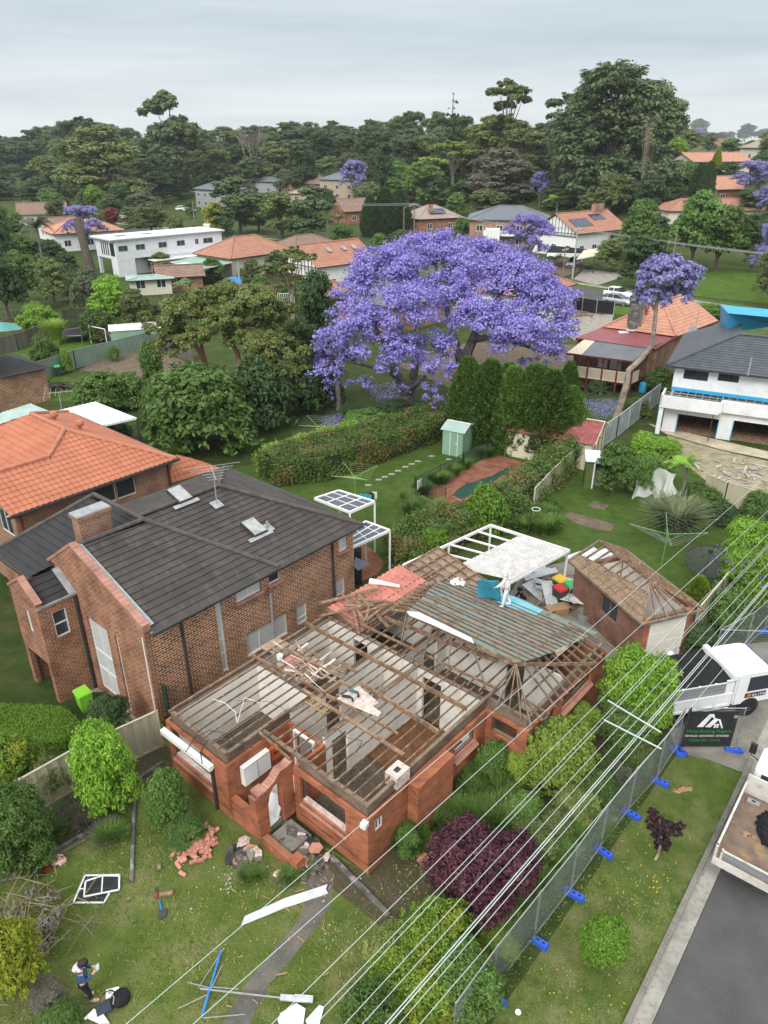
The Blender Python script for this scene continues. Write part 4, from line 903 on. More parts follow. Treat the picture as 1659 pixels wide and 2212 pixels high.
to=[wop(BF,1,T0,[(240,490),(310,462),(330,580),(268,610)])]
tf=[wop(BF,0,TX,[(107,465),(125,472),(165,590),(148,580)]),wop(BF,0,TX,[(140,665),(228,720),(262,900),(180,850)])]
tf[1]=(tf[1][0],tf[1][1],-1.0,tf[1][3])
m=MB();wall(m,1,T0,T0+.22,TX,-.002,-1.3,3.95,to);wall(m,0,TX,TX+.22,T0+.22,T1_,-1.3,3.95,tf);wall(m,1,T1_-.22,T1_,TX+.22,-.002,-1.3,3.95)
m.ext([(TX,T0,3.95),(TX,T0,4.2),(TX,TM,4.98),(TX,T1_,4.2),(TX,T1_,3.95)],(.22,0,0));m.build('porch_tower','red_brick',B)
m=MB();m.bx(TX+.9,TX+1.0,T0+.22,T1_-.22,-1.2,2.6);m.build('porch_shade_panel','black_plastic',B)  # black panel painting the shade inside the entry opening
m=MB();m.beam((TX+.1,T0-.05,4.22),(TX+.1,TM,5.02),.3,.1);m.beam((TX+.1,TM,5.02),(TX+.1,T1_+.02,4.24),.3,.1);m.build('tower_coping','pink_brick',B)
m=MB();roof_face(m,[(TX+.25,T0+.05,4.02),(-.02,T0+.05,4.02),(-.02,TM,4.72),(TX+.25,TM,4.72)],.33);roof_face(m,[(-.02,T1_,4.02),(TX+.25,T1_,4.02),(TX+.25,TM,4.72),(-.02,TM,4.72)],.33);m.build('tower_roof','black_tile',B)
m=MB();m.beam((-.14,T0,4.06),(-.14,TM,4.8),.3,.03);m.bx(TX,0,T0-.06,T0,3.96,4.06);m.build('tower_flashing','lead',B)
m=MB();wall(m,0,-.7,-.45,7.5,10.4,-1.3,HE+.1,[(7.9,10.2,-1.3,1.4),(7.7,8.2,2.7,3.7)]);wall(m,1,10.15,10.4,-.45,4,0,HE+.1);m.build('garage_wing','red_brick',B)
m=MB();m.bx(-.62,-.56,7.9,10.2,-1.2,1.4);m.build('garage_door','white_paint',B);window(B,0,-.7,7.7,8.2,2.7,3.7,-1)
for i,o in enumerate(side):window(B,1,0,*o,-1,[1,1,2,1,3,1,1,1][i],.07,.05,'white_frame','glass' if i==3 else 'blind',trans=[(.28,.66),(.25,.45),(),(),(),(.3,),(),()][i])
for i,o in enumerate(front):window(B,0,0,*o,-1,2 if i==0 else 1,.08,.05,'white_frame','blind',trans=[(.3,.55),(.5,),(.45,)][i])
window(B,1,T0,*to[0],-1,1,.06,.06,'white_frame','glass',trans=(.5,));window(B,0,TX,*tf[0],-1,1,.06,.05,'white_frame','blind')
for i,o in enumerate(side):
 if i in (2,3,7):m=MB();m.box(((o[0]+o[1])/2,-.04,o[2]-.06),(o[1]-o[0]+.2,.2,.09),0,R(14));m.build('window_sill','pink_brick',B)
for X,Y,mt,r in ((868,690,'dark_metal',.055),(1554,280,'dark_metal',.055)):
 u=BF.on(*C1(X,Y),1,-.06).x;MB().tube([(u,-.07,.1),(u,-.07,HE-.1),(u,-.2,HE)],r,8).build('downpipe',mt,B)
u=BF.on(*C1(1268,480),1,-.06).x;MB().tube([(u,-.06,.1),(u,-.06,3.2)],.05,8).build('downpipe','lead',B);MB().lathe([(.05,3.2),(.12,3.3),(.12,3.42),(.03,3.45)],(u,-.08,0),8).build('rain_head','red_brick',B)
MB().tube([(-.12,T0-.07,-1),(-.12,T0-.07,3.96)],.06,8).build('downpipe','dark_metal',B)
RF=[((.28,-.28,HE+.05),(6.6,-.28,HE+.05),(3.4,4.72,6.25),(.28,4.72,6.27)),((6.6,-.3,HE+.06),(11.95,-.3,HE+.06),(7.8,5.2,6.2),(3.5,5.2,6.2),(3.4,4.72,6.22)),
      ((11.95,-.3,HE+.06),(11.95,10.4,HE+.06),(7.8,5.2,6.2)),((11.95,10.4,HE+.06),(3.4,10.4,HE+.06),(3.5,5.2,6.2),(7.8,5.2,6.2)),((-.95,10.5,HE+.12),(-.95,7.1,HE+.12),(3.4,4.72,6.22),(3.4,8.9,6.15)),((.2,7.42,4.55),(.2,4.72,6.27),(3.4,4.72,6.24),(1.0,6.9,5.1))]
m=MB()
for i,f in enumerate(RF):
 if i in (0,1,2,3):roof_face(m,f,.34,.04)
m.build('tiled_roof','dark_tile',B)
m=MB();roof_face(m,RF[4],.34,.035);m.poly(RF[5]);m.poly([(-.95,10.5,HE+.1),(3.4,10.5,HE+.1),(3.4,8.9,6.13)]);m.build('side_roof','black_tile',B)
m=MB()
for a,b in (((.4,4.72,6.31),(3.4,4.72,6.29)),((3.4,4.72,6.29),(6.6,-.25,HE+.12)),((3.4,5.25,6.24),(7.8,5.2,6.24)),((7.8,5.2,6.24),(11.9,-.25,HE+.12)),((7.8,5.2,6.24),(11.9,10.3,HE+.12)),((3.4,4.75,6.26),(3.4,8.9,6.19)),((3.4,8.9,6.19),(-.9,10.45,HE+.16))):caps(m,a,b,.11,.4)
m.build('ridge_caps','ridge_tile',B)
for a,b in (((.2,-.36),(11.95,-.36)),((12.02,-.36),(12.02,10.4)),((-1.02,7.0),(-1.02,10.5))):MB().beam((*a,HE+.04),(*b,HE+.04),.12,.1).build('gutter','dark_metal',B)
m=MB();m.bx(.25,11.9,-.3,0,HE-.03,HE+.02);m.build('soffit','lead',B)
m=MB();m.bx(.75,2.15,5.15,5.75,5.2,7.05);m.bx(.68,2.22,5.08,5.82,7.05,7.22);m.build('chimney','blend_brick',B)
m=MB();m.bx(.70,2.2,5.1,5.8,7.22,7.27);m.build('chimney_cap','lead',B)
C7=lambda X,Y: (X*.3968,823+Y*.3968)
def rof(px,py,dz=0):
 a,b,c=Vector(RF[1][0]),Vector(RF[1][1]),Vector(RF[1][2]);n=(b-a).cross(c-a).normalized();o=BF.l((0,0,CAMH));d=ray(px,py);e=Vector((d.x*BF.c+d.y*BF.s,-d.x*BF.s+d.y*BF.c,d.z))
 return o+e*((a-o).dot(n)/e.dot(n))+n*(.06+dz)
for (X,Y) in ((978,630),(1382,808)):
 c=rof(*C7(X,Y));m=MB();m.box(c+Vector((0,0,.05)),(.75,1.05,.14),0,R(19));o=m.build('skylight','dark_metal',B);m=MB();m.box(c+Vector((0,-.03,.13)),(.68,.98,.05),0,R(19));m.build('skylight_dome','skylight_dome',o)
 m=MB();m.box(rof(*C7(X+38,Y+42),.01),(1.35,.22,.02),0,R(19));m.build('skylight_flashing','lead',o)
c=rof(*C7(1455,805));m=MB();m.box(c,(.5,.5,.03),0,R(19));m.tube([c,c+Vector((0,0,.35))],.05,8);m.build('vent_pipe','lead',B)
def antenna(name,label,p,h,rz,n=6,L=1.6,mat='lead'):
 t=thing(name,label,'antenna',p,rz);MB().tube([(0,0,0),(0,0,h)],.025,6).build('mast',mat,t);m=MB();m.beam((-L/2,0,h),(L/2,0,h),.03,.03);m.build('boom',mat,t);m=MB()
 for i in range(n):
  x=-L/2+L*i/(n-1);l=.35+1.0*(i/(n-1))**2;m.tube([(x,-l,h+.02),(x,l,h+.02)],.012,5)
 m.build('elements',mat,t);return t
p=BF.w(*rof(*C7(1180,672)));antenna('tv_antenna','grey television antenna standing on the dark tiled roof',p,1.55,R(110));m=MB();m.box(rof(*C7(1180,676)),(.5,.5,.03),0,R(19));m.build('mast_plate','lead',B)
m,nt,b,N,Lk=nodes('tinted_roof');b.inputs['Base Color'].default_value=(.05,.055,.085,1);b.inputs['Roughness'].default_value=.12;b.inputs['Alpha'].default_value=.88
C8=lambda X,Y: (493.8+X*.3968,877.8+Y*.3968)
for lab,c,z in (('upper patio cover of dark clear sheets on a white frame',((468,503),(600,460),(795,520),(660,578)),3.2),('lower patio cover of dark clear sheets on white posts',((600,775),(750,628),(878,677),(700,770)),2.6)):
 if z<3:c=((655,700),(745,628),(878,677),(675,768))
 q=[G(*C8(*p),z) for p in c];o=q[0];t=thing('patio_cover',lab,'patio cover',(q[2].x,q[2].y,0));q=[p - t.location for p in q]
 m=MB();m.poly(q);m.build('clear_sheet','tinted_roof',t);m=MB()
 for i in range(4):m.beam(q[i],q[(i+1) % 4],.09,.14)
 for f in (.33,.66):m.beam(q[0].lerp(q[3],f)+Vector((0,0,.02)),q[1].lerp(q[2],f)+Vector((0,0,.02)),.05,.06)
 for f in (.4,.75):m.beam(q[0].lerp(q[1],f)+Vector((0,0,.01)),q[3].lerp(q[2],f)+Vector((0,0,.01)),.03,.05)
 m.build('frame','white_paint',t)
 for k in (2,1,3):MB().bx(q[k].x-.05,q[k].x+.05,q[k].y-.05,q[k].y+.05,0,z-.07).build('post','white_paint',t)
t=thing('meter_shed','small lean-to with grey glass roof against the brick wall','shed',G(*C8(700,960)));m=MB();q=[G(*C8(*p),z) - t.location for p,z in (((680,870),2.2),((775,858),2.0),((705,895),2.0),((690,820),2.4))]
m.poly([q[0],q[2],q[1],q[3]]);m.build('glass_roof','tinted_roof',t);m=MB();m.bx(-.3,.25,-.2,.3,0,2.0);m.build('cabinet','dark_metal',t)
# orange tiled house
O=BF.thing('orange_roof_house','brick house under a big bright orange tiled hip roof','house');z0=5.0
F1=[[(4.25,12.1,z0),(10.05,12.1,z0),(6.05,16.4,6.8),(4.25,14.9,6.17)],[(.65,12.1,z0),(4.25,12.1,z0),(4.25,14.9,6.17),(.65,14.9,6.17)],[(.9,24,4.9),(.9,16.2,4.9),(6.05,16.4,6.8),(6.05,20.3,6.8)],[(10.05,12.1,z0),(10.05,24.3,z0),(6.05,20.3,6.8),(6.05,16.4,6.8)],[(10.05,24.3,z0),(.9,24.3,z0),(6.05,20.3,6.8)],[(4.25,17.7,z0),(.65,17.7,z0),(.65,14.9,6.17),(4.25,14.9,6.17)]]
m=MB()
for f in F1[:2]+F1[3:]:roof_face(m,f,.36,.03,.045,.30)
f=F1[2];roof_face(m,[(1.0,24,4.9),(1.0,14.9,4.9),(4.25,14.9,6.13),(6.05,16.4,6.8),(6.05,20.3,6.8)],.36,.03,.045,.30)
m.build('tiled_roof','orange_tile',O);m=MB()
for a,b in (((6.05,16.4,6.86),(10.0,12.15,z0+.06)),((6.05,16.4,6.86),(6.05,20.3,6.86)),((6.05,20.3,6.86),(10,24.2,z0+.06)),((6.05,16.4,6.86),(4.25,14.9,6.23)),((4.25,14.9,6.23),(.6,14.9,6.23))):caps(m,a,b,.13,.42)
m.build('ridge_caps','orange_ridge',O)
ow=[(5.0,6.3,3.7,4.75),(6.35,7.5,3.7,4.75)]
m=MB();wall(m,1,12.45,12.7,.95,9.75,0,z0-.05,ow);wall(m,0,9.5,9.75,12.7,24,0,z0-.05);wall(m,0,.95,1.2,12.7,24,0,z0-.05,[(13.0,14.4,3.4,4.7)]);m.build('brick_wall','blend_brick',O)
for o in ow:window(O,1,12.45,*o,-1,1,.05,.05,'cream_paint','glass')
window(O,0,.95,13.0,14.4,3.4,4.7,-1,2,.04)
for a,b in (((.5,12.05),(10.08,12.05)),((10.15,12.0),(10.15,24))):MB().beam((*a,z0-.05),(*b,z0-.05),.13,.11).build('gutter','dark_metal',O)
m=MB();m.bx(.6,10,12.12,12.45,z0-.13,z0-.08);m.build('soffit','cream_paint',O)
for x in (1.2,9.6):MB().tube([(x,12.4,0),(x,12.4,z0-.1)],.07,8).build('downpipe','maroon_paint',O)
m=MB();q=[BF.g(*p,z) for p,z in (((357,1048),2.9),((476,1012),2.9),((432,990),3.7),((378,985),3.9))];roof_face(m,[q[1],q[0],q[3],q[2]],.36,.03,.045,.3);m.build('lower_roof','orange_tile',O)
m=MB();c=BF.g(420,1010,0);m.bx(9.9,13.2,9.5,12.6,0,2.8);m.build('lower_wall','blend_brick',O)
for i,(X,Y) in enumerate(((296,200),(435,248))):
 c=BF.g(*C7(X,Y),6.5);m=MB();m.lathe([(.1,-.3),(.1,.05),(.22,.07),(.26,.2),(.2,.36),(.05,.42)],c,12);m.build('roof_ventilator','orange_ridge',O)
antenna('tv_antenna','wide television antenna on the orange tiled roof',G(*C7(355,240),6.8),1.9,R(200),6,1.4)
def flat_roof(name,label,px,z,mat,drop=(0,0,0,0),posts=(),cat='carport',edge='white_paint',pm='dark_metal',ribs=0):
 q=[G(*p,z+d) for p,d in zip(px,drop)];t=thing(name,label,cat,(q[0].x,q[0].y,0));q=[p - t.location for p in q]
 m=MB()
 if ribs:
  n=ribs*4
  for i in range(n+1):
   f=i/n;u=Vector((0,0,.03 if i % 4<2 else 0));m.v+=[tuple(q[0].lerp(q[1],f)+u),tuple(q[3].lerp(q[2],f)+u)]
  m.f=[(2*i,2*i+2,2*i+3,2*i+1) for i in range(n)]
 else:m.poly(q)
 m.build('roof_sheet',mat,t);m=MB()
 for i in range(len(q)):m.beam(q[i]-Vector((0,0,.06)),q[(i+1) % len(q)]-Vector((0,0,.06)),.07,.12)
 m.build('frame',edge,t)
 for k in posts:MB().bx(q[k].x-.06,q[k].x+.06,q[k].y-.06,q[k].y+.06,0,q[k].z-.05).build('post',pm,t)
 return t
plain('white_roof',(.66,.68,.70),.45,(.57,.59,.61),1.2);plain('green_roof',(.36,.47,.42),.5,(.28,.38,.34),1)
flat_roof('carport','white flat carport roof behind the orange roof',((70,900),(205,868),(295,903),(170,930)),2.9,'white_roof',posts=(2,1),ribs=14)
flat_roof('garden_roof','pale green sheet roof on the left edge behind the orange roof',((-40,905),(65,872),(105,888),(20,935)),3.0,'green_roof',posts=(1,2),edge='green_roof',ribs=12)
def boxhouse(name,label,F,x0,x1,y0,y1,h,wm,rm,ov=.5,slope=.42,wins=(),cat='house',gut='dark_metal',course=.35,z=0,gable=None,capm=None,wave=0):
 """rectangular house in frame F: hip roof (or gable with ridge along 'x'/'y'), windows (ax, val, u0, u1, z0, z1, out, mullions)"""
 t=thing(name,label,cat,F.o+Vector((0,0,z)),F.h);m=MB();m.bx(x0,x1,y0,y1,-1.5,h);m.build('wall',wm,t)
 X0,X1,Y0,Y1=x0-ov,x1+ov,y0-ov,y1+ov;W_,D_=Y1-Y0,X1-X0;d=min(W_,D_)/2;e=h+.02;rz=e+d*slope;m=MB();k=MB()
 if gable=='x':
  ym=(Y0+Y1)/2;rz=e+(Y1-Y0)/2*slope;roof_face(m,[(X0,Y0,e),(X1,Y0,e),(X1,ym,rz),(X0,ym,rz)],course,.03,wave);roof_face(m,[(X1,Y1,e),(X0,Y1,e),(X0,ym,rz),(X1,ym,rz)],course,.03,wave)
  g=MB();g.ext([(x0,y0,h),(x0,y1,h),(x0,ym,rz-.2)],(x1-x0,0,0));g.build('gable',wm,t);caps(k,(X0,ym,rz+.05),(X1,ym,rz+.05),.12)
 elif gable=='y':
  xm=(X0+X1)/2;rz=e+(X1-X0)/2*slope;roof_face(m,[(X1,Y0,e),(X1,Y1,e),(xm,Y1,rz),(xm,Y0,rz)],course,.03,wave);roof_face(m,[(X0,Y1,e),(X0,Y0,e),(xm,Y0,rz),(xm,Y1,rz)],course,.03,wave)
  g=MB();g.ext([(x0,y0,h),(x1,y0,h),(xm,y0,rz-.2)],(0,y1-y0,0));g.build('gable',wm,t);caps(k,(xm,Y0,rz+.05),(xm,Y1,rz+.05),.12)
 else:
  if D_>=W_:a,b=Vector((X0+d,(Y0+Y1)/2,rz)),Vector((X1-d,(Y0+Y1)/2,rz))
  else:a,b=Vector(((X0+X1)/2,Y0+d,rz)),Vector(((X0+X1)/2,Y1-d,rz))
  c=[(X0,Y0,e),(X1,Y0,e),(X1,Y1,e),(X0,Y1,e)]
  if D_>=W_:fs=[(c[0],c[1],b,a),(c[1],c[2],b),(c[2],c[3],a,b),(c[3],c[0],a)];hs=[(a,c[0]),(a,c[3]),(b,c[1]),(b,c[2]),(a,b)]
  else:fs=[(c[0],c[1],a),(c[1],c[2],b,a),(c[2],c[3],b),(c[3],c[0],a,b)];hs=[(a,c[0]),(a,c[1]),(b,c[2]),(b,c[3]),(a,b)]
  for f in fs:roof_face(m,f,course,.03,wave)
  for p,q in hs:
   if (Vector(p)-Vector(q)).length>.3:caps(k,Vector(p)+Vector((0,0,.05)),Vector(q)+Vector((0,0,.05)),.12)
 m.build('roof',rm,t);k.build('ridge_caps',capm or rm,t)
 m=MB();s=.1
 for p,q in (((X0,Y0),(X1,Y0)),((X1,Y0),(X1,Y1)),((X1,Y1),(X0,Y1)),((X0,Y1),(X0,Y0))):m.beam((*p,e-.06),(*q,e-.06),.12,.12)
 if not gable:m.build('gutter',gut,t)
 else:m.build('fascia',gut,t)
 for w in wins:window(t,w[0],w[1],*w[2:6],w[6],w[7] if len(w)>7 else 1,-.03,.07,*(w[8:10] if len(w)>8 else ()))
 return t
# carport, garage and yard behind the stripped house
plain('chipped_white',(.50,.50,.49),.7,(.40,.39,.37),2.5,c3=(.36,.26,.2),sc3=7,f3=.65,stretch=(1,1,1))
q=[G(*p) for p in ((870,1222,2.55),(1060,1135,2.55),(1230,1190,2.55),(1085,1268,2.55))];o=q[0]
CPT=thing('carport','white carport frame half covered with chipped white metal sheets','carport',(o.x,o.y,0));L_=[p - CPT.location for p in q]
def bl(u,v):return L_[0].lerp(L_[1],u).lerp(L_[3].lerp(L_[2],u),v)
m=MB();n=88
for i in range(n+1):
 f=.12+.86*i/n;m.v+=[tuple(bl(f,.42)+Vector((0,0,.1+(.03 if i % 4<2 else 0)))),tuple(bl(f,1.0)+Vector((0,0,.1+(.03 if i % 4<2 else 0))))]
for i in range(n):m.f.append((2*i,2*i+1,2*i+3,2*i+2))
m.build('roof_sheet','chipped_white',CPT);m=MB()
for i in range(4):m.beam(L_[i],L_[(i+1) % 4],.09,.14)
for k in range(1,6):m.beam(bl(k/6,0)+Vector((0,0,.02)),bl(k/6,.44)+Vector((0,0,.02)),.06,.09)
m.beam(bl(0,.43),bl(1,.43),.08,.13);m.build('frame','white_paint',CPT)
for u,v in ((1,0),(.5,0),(1,.98),(0.02,.98),(1,.43),(0.02,.43)):
 p=bl(u,v);MB().bx(p.x-.05,p.x+.05,p.y-.05,p.y+.05,0,p.z-.06).build('post','white_paint',CPT)
plain('mossy_tile',(.22,.155,.105),.95,(.13,.105,.075),2.5,c3=(.45,.24,.11),sc3=10,f3=.7,bmp=.6)
C6=lambda X,Y: (1042.4+X*.3717,823+Y*.3717)
zg=2.45;gq=dict(fl=G(*C6(525,1055),zg),nl=G(*C6(915,1392),zg),nr=G(*C6(1240,1352),zg),fr=G(*C6(915,1015),zg))
ga=gq['fl'] - gq['nl'];gh=math.degrees(atan2(ga.y,ga.x));GF=Fr(gq['nl'] * 1.0,gh);GF.o.z=0
gf={k:GF.l(v) for k,v in gq.items()};GL=gf['fl'].x;GW=(gf['nr'].y+gf['fr'].y)/2
GA=GF.thing('garage','brick garage with half its mossy tiles gone and bare rafters','garage');ys=-1 if GW<0 else 1;w=abs(GW)
def gy(v):return ys*v
m=MB();t_=.2;gx0=.0
wall(m,1,*sorted((gy(.1),gy(.3))),.0,GL-.1,0,zg-.05,[(1.6,2.9,1.1,2.1)]);wall(m,0,GL-.3,GL-.1,*sorted((gy(.3),gy(w-.3))),0,zg-.05);wall(m,1,*sorted((gy(w-.3),gy(w-.1))),.0,GL-.1,0,zg-.05)
m.build('brick_wall','pink_old_brick' if 'pink_old_brick' in MATS else brick('pink_old_brick',(.25,.125,.085),(.20,.095,.07),(.24,.16,.12),.24,.086,.008,.35),GA)
m=MB();[m.bx(0,.2,*sorted((gy(a),gy(b))),0,zg-.05) for a,b in ((.302,.62),(w-.55,w-.302))];m.build('pier','orange_brick',GA);MB().bx(.0,.2,*sorted((gy(.622),gy(w-.552))),2.22,zg-.05).build('lintel','grey_timber',GA)
m=MB();m.bx(-.02,.05,*sorted((gy(.7),gy(w-.63))),.02,2.14);gd=m.build('garage_door','white_cream' if 'white_cream' in MATS else plain('white_cream',(.72,.69,.60),.55,(.66,.63,.54),1),GA);m=MB();f=MB()
for r in range(4):
 for c in range(4):a=.7+(w-1.33)*(c+.1)/4;b_=.7+(w-1.33)*(c+.9)/4;m.bx(-.032,-.021,*sorted((gy(a),gy(b_))),.12+r*.52,.12+r*.52+.36)
m.build('door_panels','white_cream',gd);m=MB();m.bx(-.06,.1,*sorted((gy(.62),gy(.7))),0,2.2);m.bx(-.06,.1,*sorted((gy(w-.63),gy(w-.55))),0,2.2);m.bx(-.06,.1,*sorted((gy(.7),gy(w-.63))),2.14,2.22);m.build('door_frame','white_paint',GA)
window(GA,1,gy(.1),1.6,2.9,1.1,2.1,-ys,2,.1,.05,'grey_timber','glass')
rz=zg+.8;Xr=GL+.2;A1,A2=(-.3,gy(-.1),zg),(Xr,gy(-.1),zg);apx=(w/2*1.0,gy(w/2),rz);apr=(Xr,gy(w/2),rz)
t1=.72
lerp=lambda a,b,t: tuple(Vector(a).lerp(Vector(b),t))
b0,b1=lerp(A1,apx,t1),lerp(A2,apr,t1*.55)
m=MB();roof_face(m,[A1,A2,b1,b0],.3,.03,.02,.25);m.build('mossy_tiles','mossy_tile',GA)
def gr(a,b,w_=.05,h=.1,nm='rafter',mt='old_timber'):MB().beam(a,b,w_,h).build(nm,mt,GA)
gr(apx,apr,.04,.16,'ridge_beam')
B1,B2=(-.3,gy(w+.1),zg),(Xr,gy(w+.1),zg);gr(apx,A1,nm='hip_rafter');gr(apx,B1,nm='hip_rafter')
for i in range(9):
 x=apx[0]+(Xr-apx[0])*i/8;gr((x,gy(w/2),rz),(x,gy(-.05),zg+.02));gr((x,gy(w/2),rz),(x,gy(w+.05),zg+.02))
for k in (.2,.4,.6,.8):gr(apx,(-.3,gy(w*k),zg))
for k in range(1,8):gr(lerp(apx,B1,k/8)+Vector((0,0,.07)) if False else tuple(Vector(lerp(apx,B1,k/8))+Vector((0,0,.07))),tuple(Vector(lerp(apr,B2,k/8))+Vector((0,0,.07))),.04,.03,'tile_batten')
m=MB();m.beam(A1,A2,.12,.12);m.beam(A1,B1,.12,.12);m.beam(B1,B2,.1,.12);m.beam(A2,apr,.1,.14);m.beam(apr,B2,.1,.14);m.build('gutter','grey_timber',GA)
m=MB();m.bx(.2,GL-.3,*sorted((gy(.3),gy(w-.3))),.0,.05);m.build('slab','concrete',GA)
m=MB();m.bx(GL-.32,GL-.301,*sorted((gy(.35),gy(w-.35))),.4,2.2);m.bx(.3,GL-.4,*sorted((gy(w-.36),gy(w-.301))),.1,2.2);m.build('lining','plaster',GA)
plain('bin_green',(.03,.055,.04),.5,(.025,.045,.03),3);plain('lid_red',(.50,.03,.035),.45,(.4,.025,.03),3);plain('lid_yellow',(.72,.50,.03),.45,(.6,.4,.03),3);plain('lid_green',(.03,.42,.15),.45,(.03,.34,.12),3);plain('lime_plastic',(.24,.62,.05),.45,(.2,.52,.04),3)
def bin_(label,p,rz,body,lid):
 t=thing('wheelie_bin',label,'bin',p,rz,'wheelie bins');m=MB();a,b,h=.22,.28,.95
 m.add([(-a,-a,.06),(a,-a,.06),(a,a,.06),(-a,a,.06),(-b,-b,h),(b,-b,h),(b,b,h),(-b,b,h)],[(3,2,1,0),(4,5,6,7),(0,1,5,4),(1,2,6,5),(2,3,7,6),(3,0,4,7)]);m.build('body',body,t)
 m=MB();m.add([(-.3,-.31,.96),(.3,-.31,.96),(.3,.33,.96),(-.3,.33,.96),(-.26,-.26,1.04),(.26,-.26,1.04),(.27,.3,1.07),(-.27,.3,1.07)],[(3,2,1,0),(4,5,6,7),(0,1,5,4),(1,2,6,5),(2,3,7,6),(3,0,4,7)]);m.build('lid',lid,t)
 MB().tube([(-.22,.36,1.0),(.22,.36,1.0)],.02,6).build('handle',body,t)
 for s in (-1,1):MB().lathe([(.1,-.025),(.1,.025)],(s*.24,.22,.1),12,(1,0,0)).build('wheel','black_plastic',t)
 return t
bin_('dark wheelie bin with a yellow lid behind the house',G(*C6(440,1245)),.6,'bin_green','lid_yellow');bin_('dark wheelie bin with a red lid behind the house',G(*C6(440,1300)),.5,'bin_green','lid_red');bin_('dark wheelie bin with a bright green lid behind the house',G(*C6(505,1280)),.4,'bin_green','lid_green')
bin_('lime green wheelie bin beside the brick house entry',G(187,1533,-1),.8,'lime_plastic','lime_plastic');bin_('green lidded bin against the green fence in the left yard',G(127,812),.4,'bin_green','lid_green')
sh=thing('metal_sheet','discarded white metal roof sheet in the heap by the garage','sheet',(0,0,0),0,'metal sheets heaped by the garage');m=MB();n=24
for i in range(n+1):m.v+=[(-1.1,-.4+.8*i/n,.02 if i % 4<2 else 0),(1.1,-.4+.8*i/n,.02 if i % 4<2 else 0)]
m.f=[(2*i,2*i+1,2*i+3,2*i+2) for i in range(n)];m.build('corrugated_panel','pale_metal',sh)
r5=random.Random(11)
for i,(X,Y,rz,z,lb) in enumerate([(590,1010,.5,.05,'white metal roof sheet lying flat on the grass behind the garage'),(700,1005,.5,.08,'second white metal sheet on the grass right of the first'),(640,1030,.5,.05,'third pale sheet tucked between two sheets on the grass')]+[(r5.uniform(300,500),r5.uniform(1080,1260),r5.uniform(0,3),r5.uniform(.15,.8),None) for _ in range(12)]):
 p=G(*C6(X,Y),z);o=sh if i==0 else dup(sh,(0,0,0));o.location=p;o.rotation_euler=(r5.uniform(-.2,.2)*(i>2),r5.uniform(-.3,.3)*(i>2),rz);o['label']=lb or 'discarded white metal roof sheet in the heap by the garage';o.scale=(.8,.8,1) if i>2 else (1,1,1)
for i in range(8):
 p=G(*C6(r5.uniform(320,460),r5.uniform(1090,1290)),.4);o=dup(pl0,p,0,'dusty timber lying in the sheet metal heap by the garage','timbers in the yard heap');o.rotation_euler=(0,r5.uniform(-.3,.3),r5.uniform(0,3));o.scale=(r5.uniform(.4,.9),1,1)
bxp=thing('cardboard_box','brown cardboard box left of the bins','box',G(*C6(440,1350),.0),.3);m=MB();m.bx(-.4,.4,-.3,.3,0,.42);plain('cardboard',(.36,.22,.12),.9,(.3,.18,.1),2);m.build('carton','cardboard',bxp)
for s in (1,-1):MB().box((s*.5,0,.4),(.3,.6,.01),0,0,s*.4).build('flap','cardboard',bxp)
t=thing('metal_tub','round grey metal tub on the concrete by the garage wall','tub',G(*C6(585,1390)));MB().lathe([(.3,0),(.36,.5),(.38,.5),(.35,.48),(.29,.04)],n=18).build('tub','grey_metal',t)
t=thing('hand_trolley','grey hand trolley standing beside the green lidded bin','trolley',G(*C6(510,1320)),.5);m=MB();m.tube([(-.2,0,.1),(-.2,0,1.1),(-.1,0,1.2),(.1,0,1.2),(.2,0,1.1),(.2,0,.1)],.02,6);[m.tube([(-.2,0,z),(.2,0,z)],.015,5) for z in (.4,.75)];m.build('frame','grey_metal',t);m=MB();m.bx(-.2,.2,-.25,0,.08,.1);m.build('plate','grey_metal',t)
for s in (-1,1):MB().lathe([(.1,-.02),(.1,.02)],(s*.24,.05,.1),10,(1,0,0)).build('wheel','black_plastic',t)
t=thing('patio_bench','grey metal patio seat against the garage wall','seat',G(*C6(590,1300)),.4);m=MB();m.bx(-.4,.4,-.25,.25,.42,.46);m.box((0,.27,.75),(.8,.04,.6),0,-.2);m.build('seat','grey_metal',t)
for a in (-.36,.36):
 for b_ in (-.2,.2):MB().tube([(a,b_,0),(a,b_,.42)],.02,5).build('leg','grey_metal',t)
sd_=G(*C6(1275,1190));t=thing('satellite_dish','large black mesh satellite dish on a pole by the vines','satellite dish',sd_);zc=PY(*C6(1283,1060),sd_.y).z;rr_=125*.3717*mpp(Vector((sd_.x,sd_.y,zc)))
MB().tube([(0,0,0),(0,0,zc-.25)],.06,8).build('pole','dark_metal',t)
m,nt,b,N,Lk=nodes('dish_mesh');b.inputs['Base Color'].default_value=(.025,.027,.025,1);b.inputs['Roughness'].default_value=.6;b.inputs['Alpha'].default_value=.72
m=MB();tilt=Matrix.Translation((0,0,zc)) @ Matrix.Rotation(R(18),4,'X') @ Matrix.Rotation(R(-6),4,'Y');n=32;rings=[.02,.3,.6,.85,1]
for f in rings:m.v+=[tuple(tilt @ Vector((rr_*f*cos(2*pi*k/n),rr_*f*sin(2*pi*k/n),.38*f*f-.2))) for k in range(n)]
for i in range(4):m.f+=[(i*n+k,i*n+(k+1) % n,(i+1)*n+(k+1) % n,(i+1)*n+k) for k in range(n)]
m.build('bowl','dish_mesh',t,True);m=MB()
for k in range(12):m.tube([tilt @ Vector((rr_*f*cos(k*pi/6),rr_*f*sin(k*pi/6),.38*f*f-.21)) for f in (.02,.35,.7,1)],.018,4)
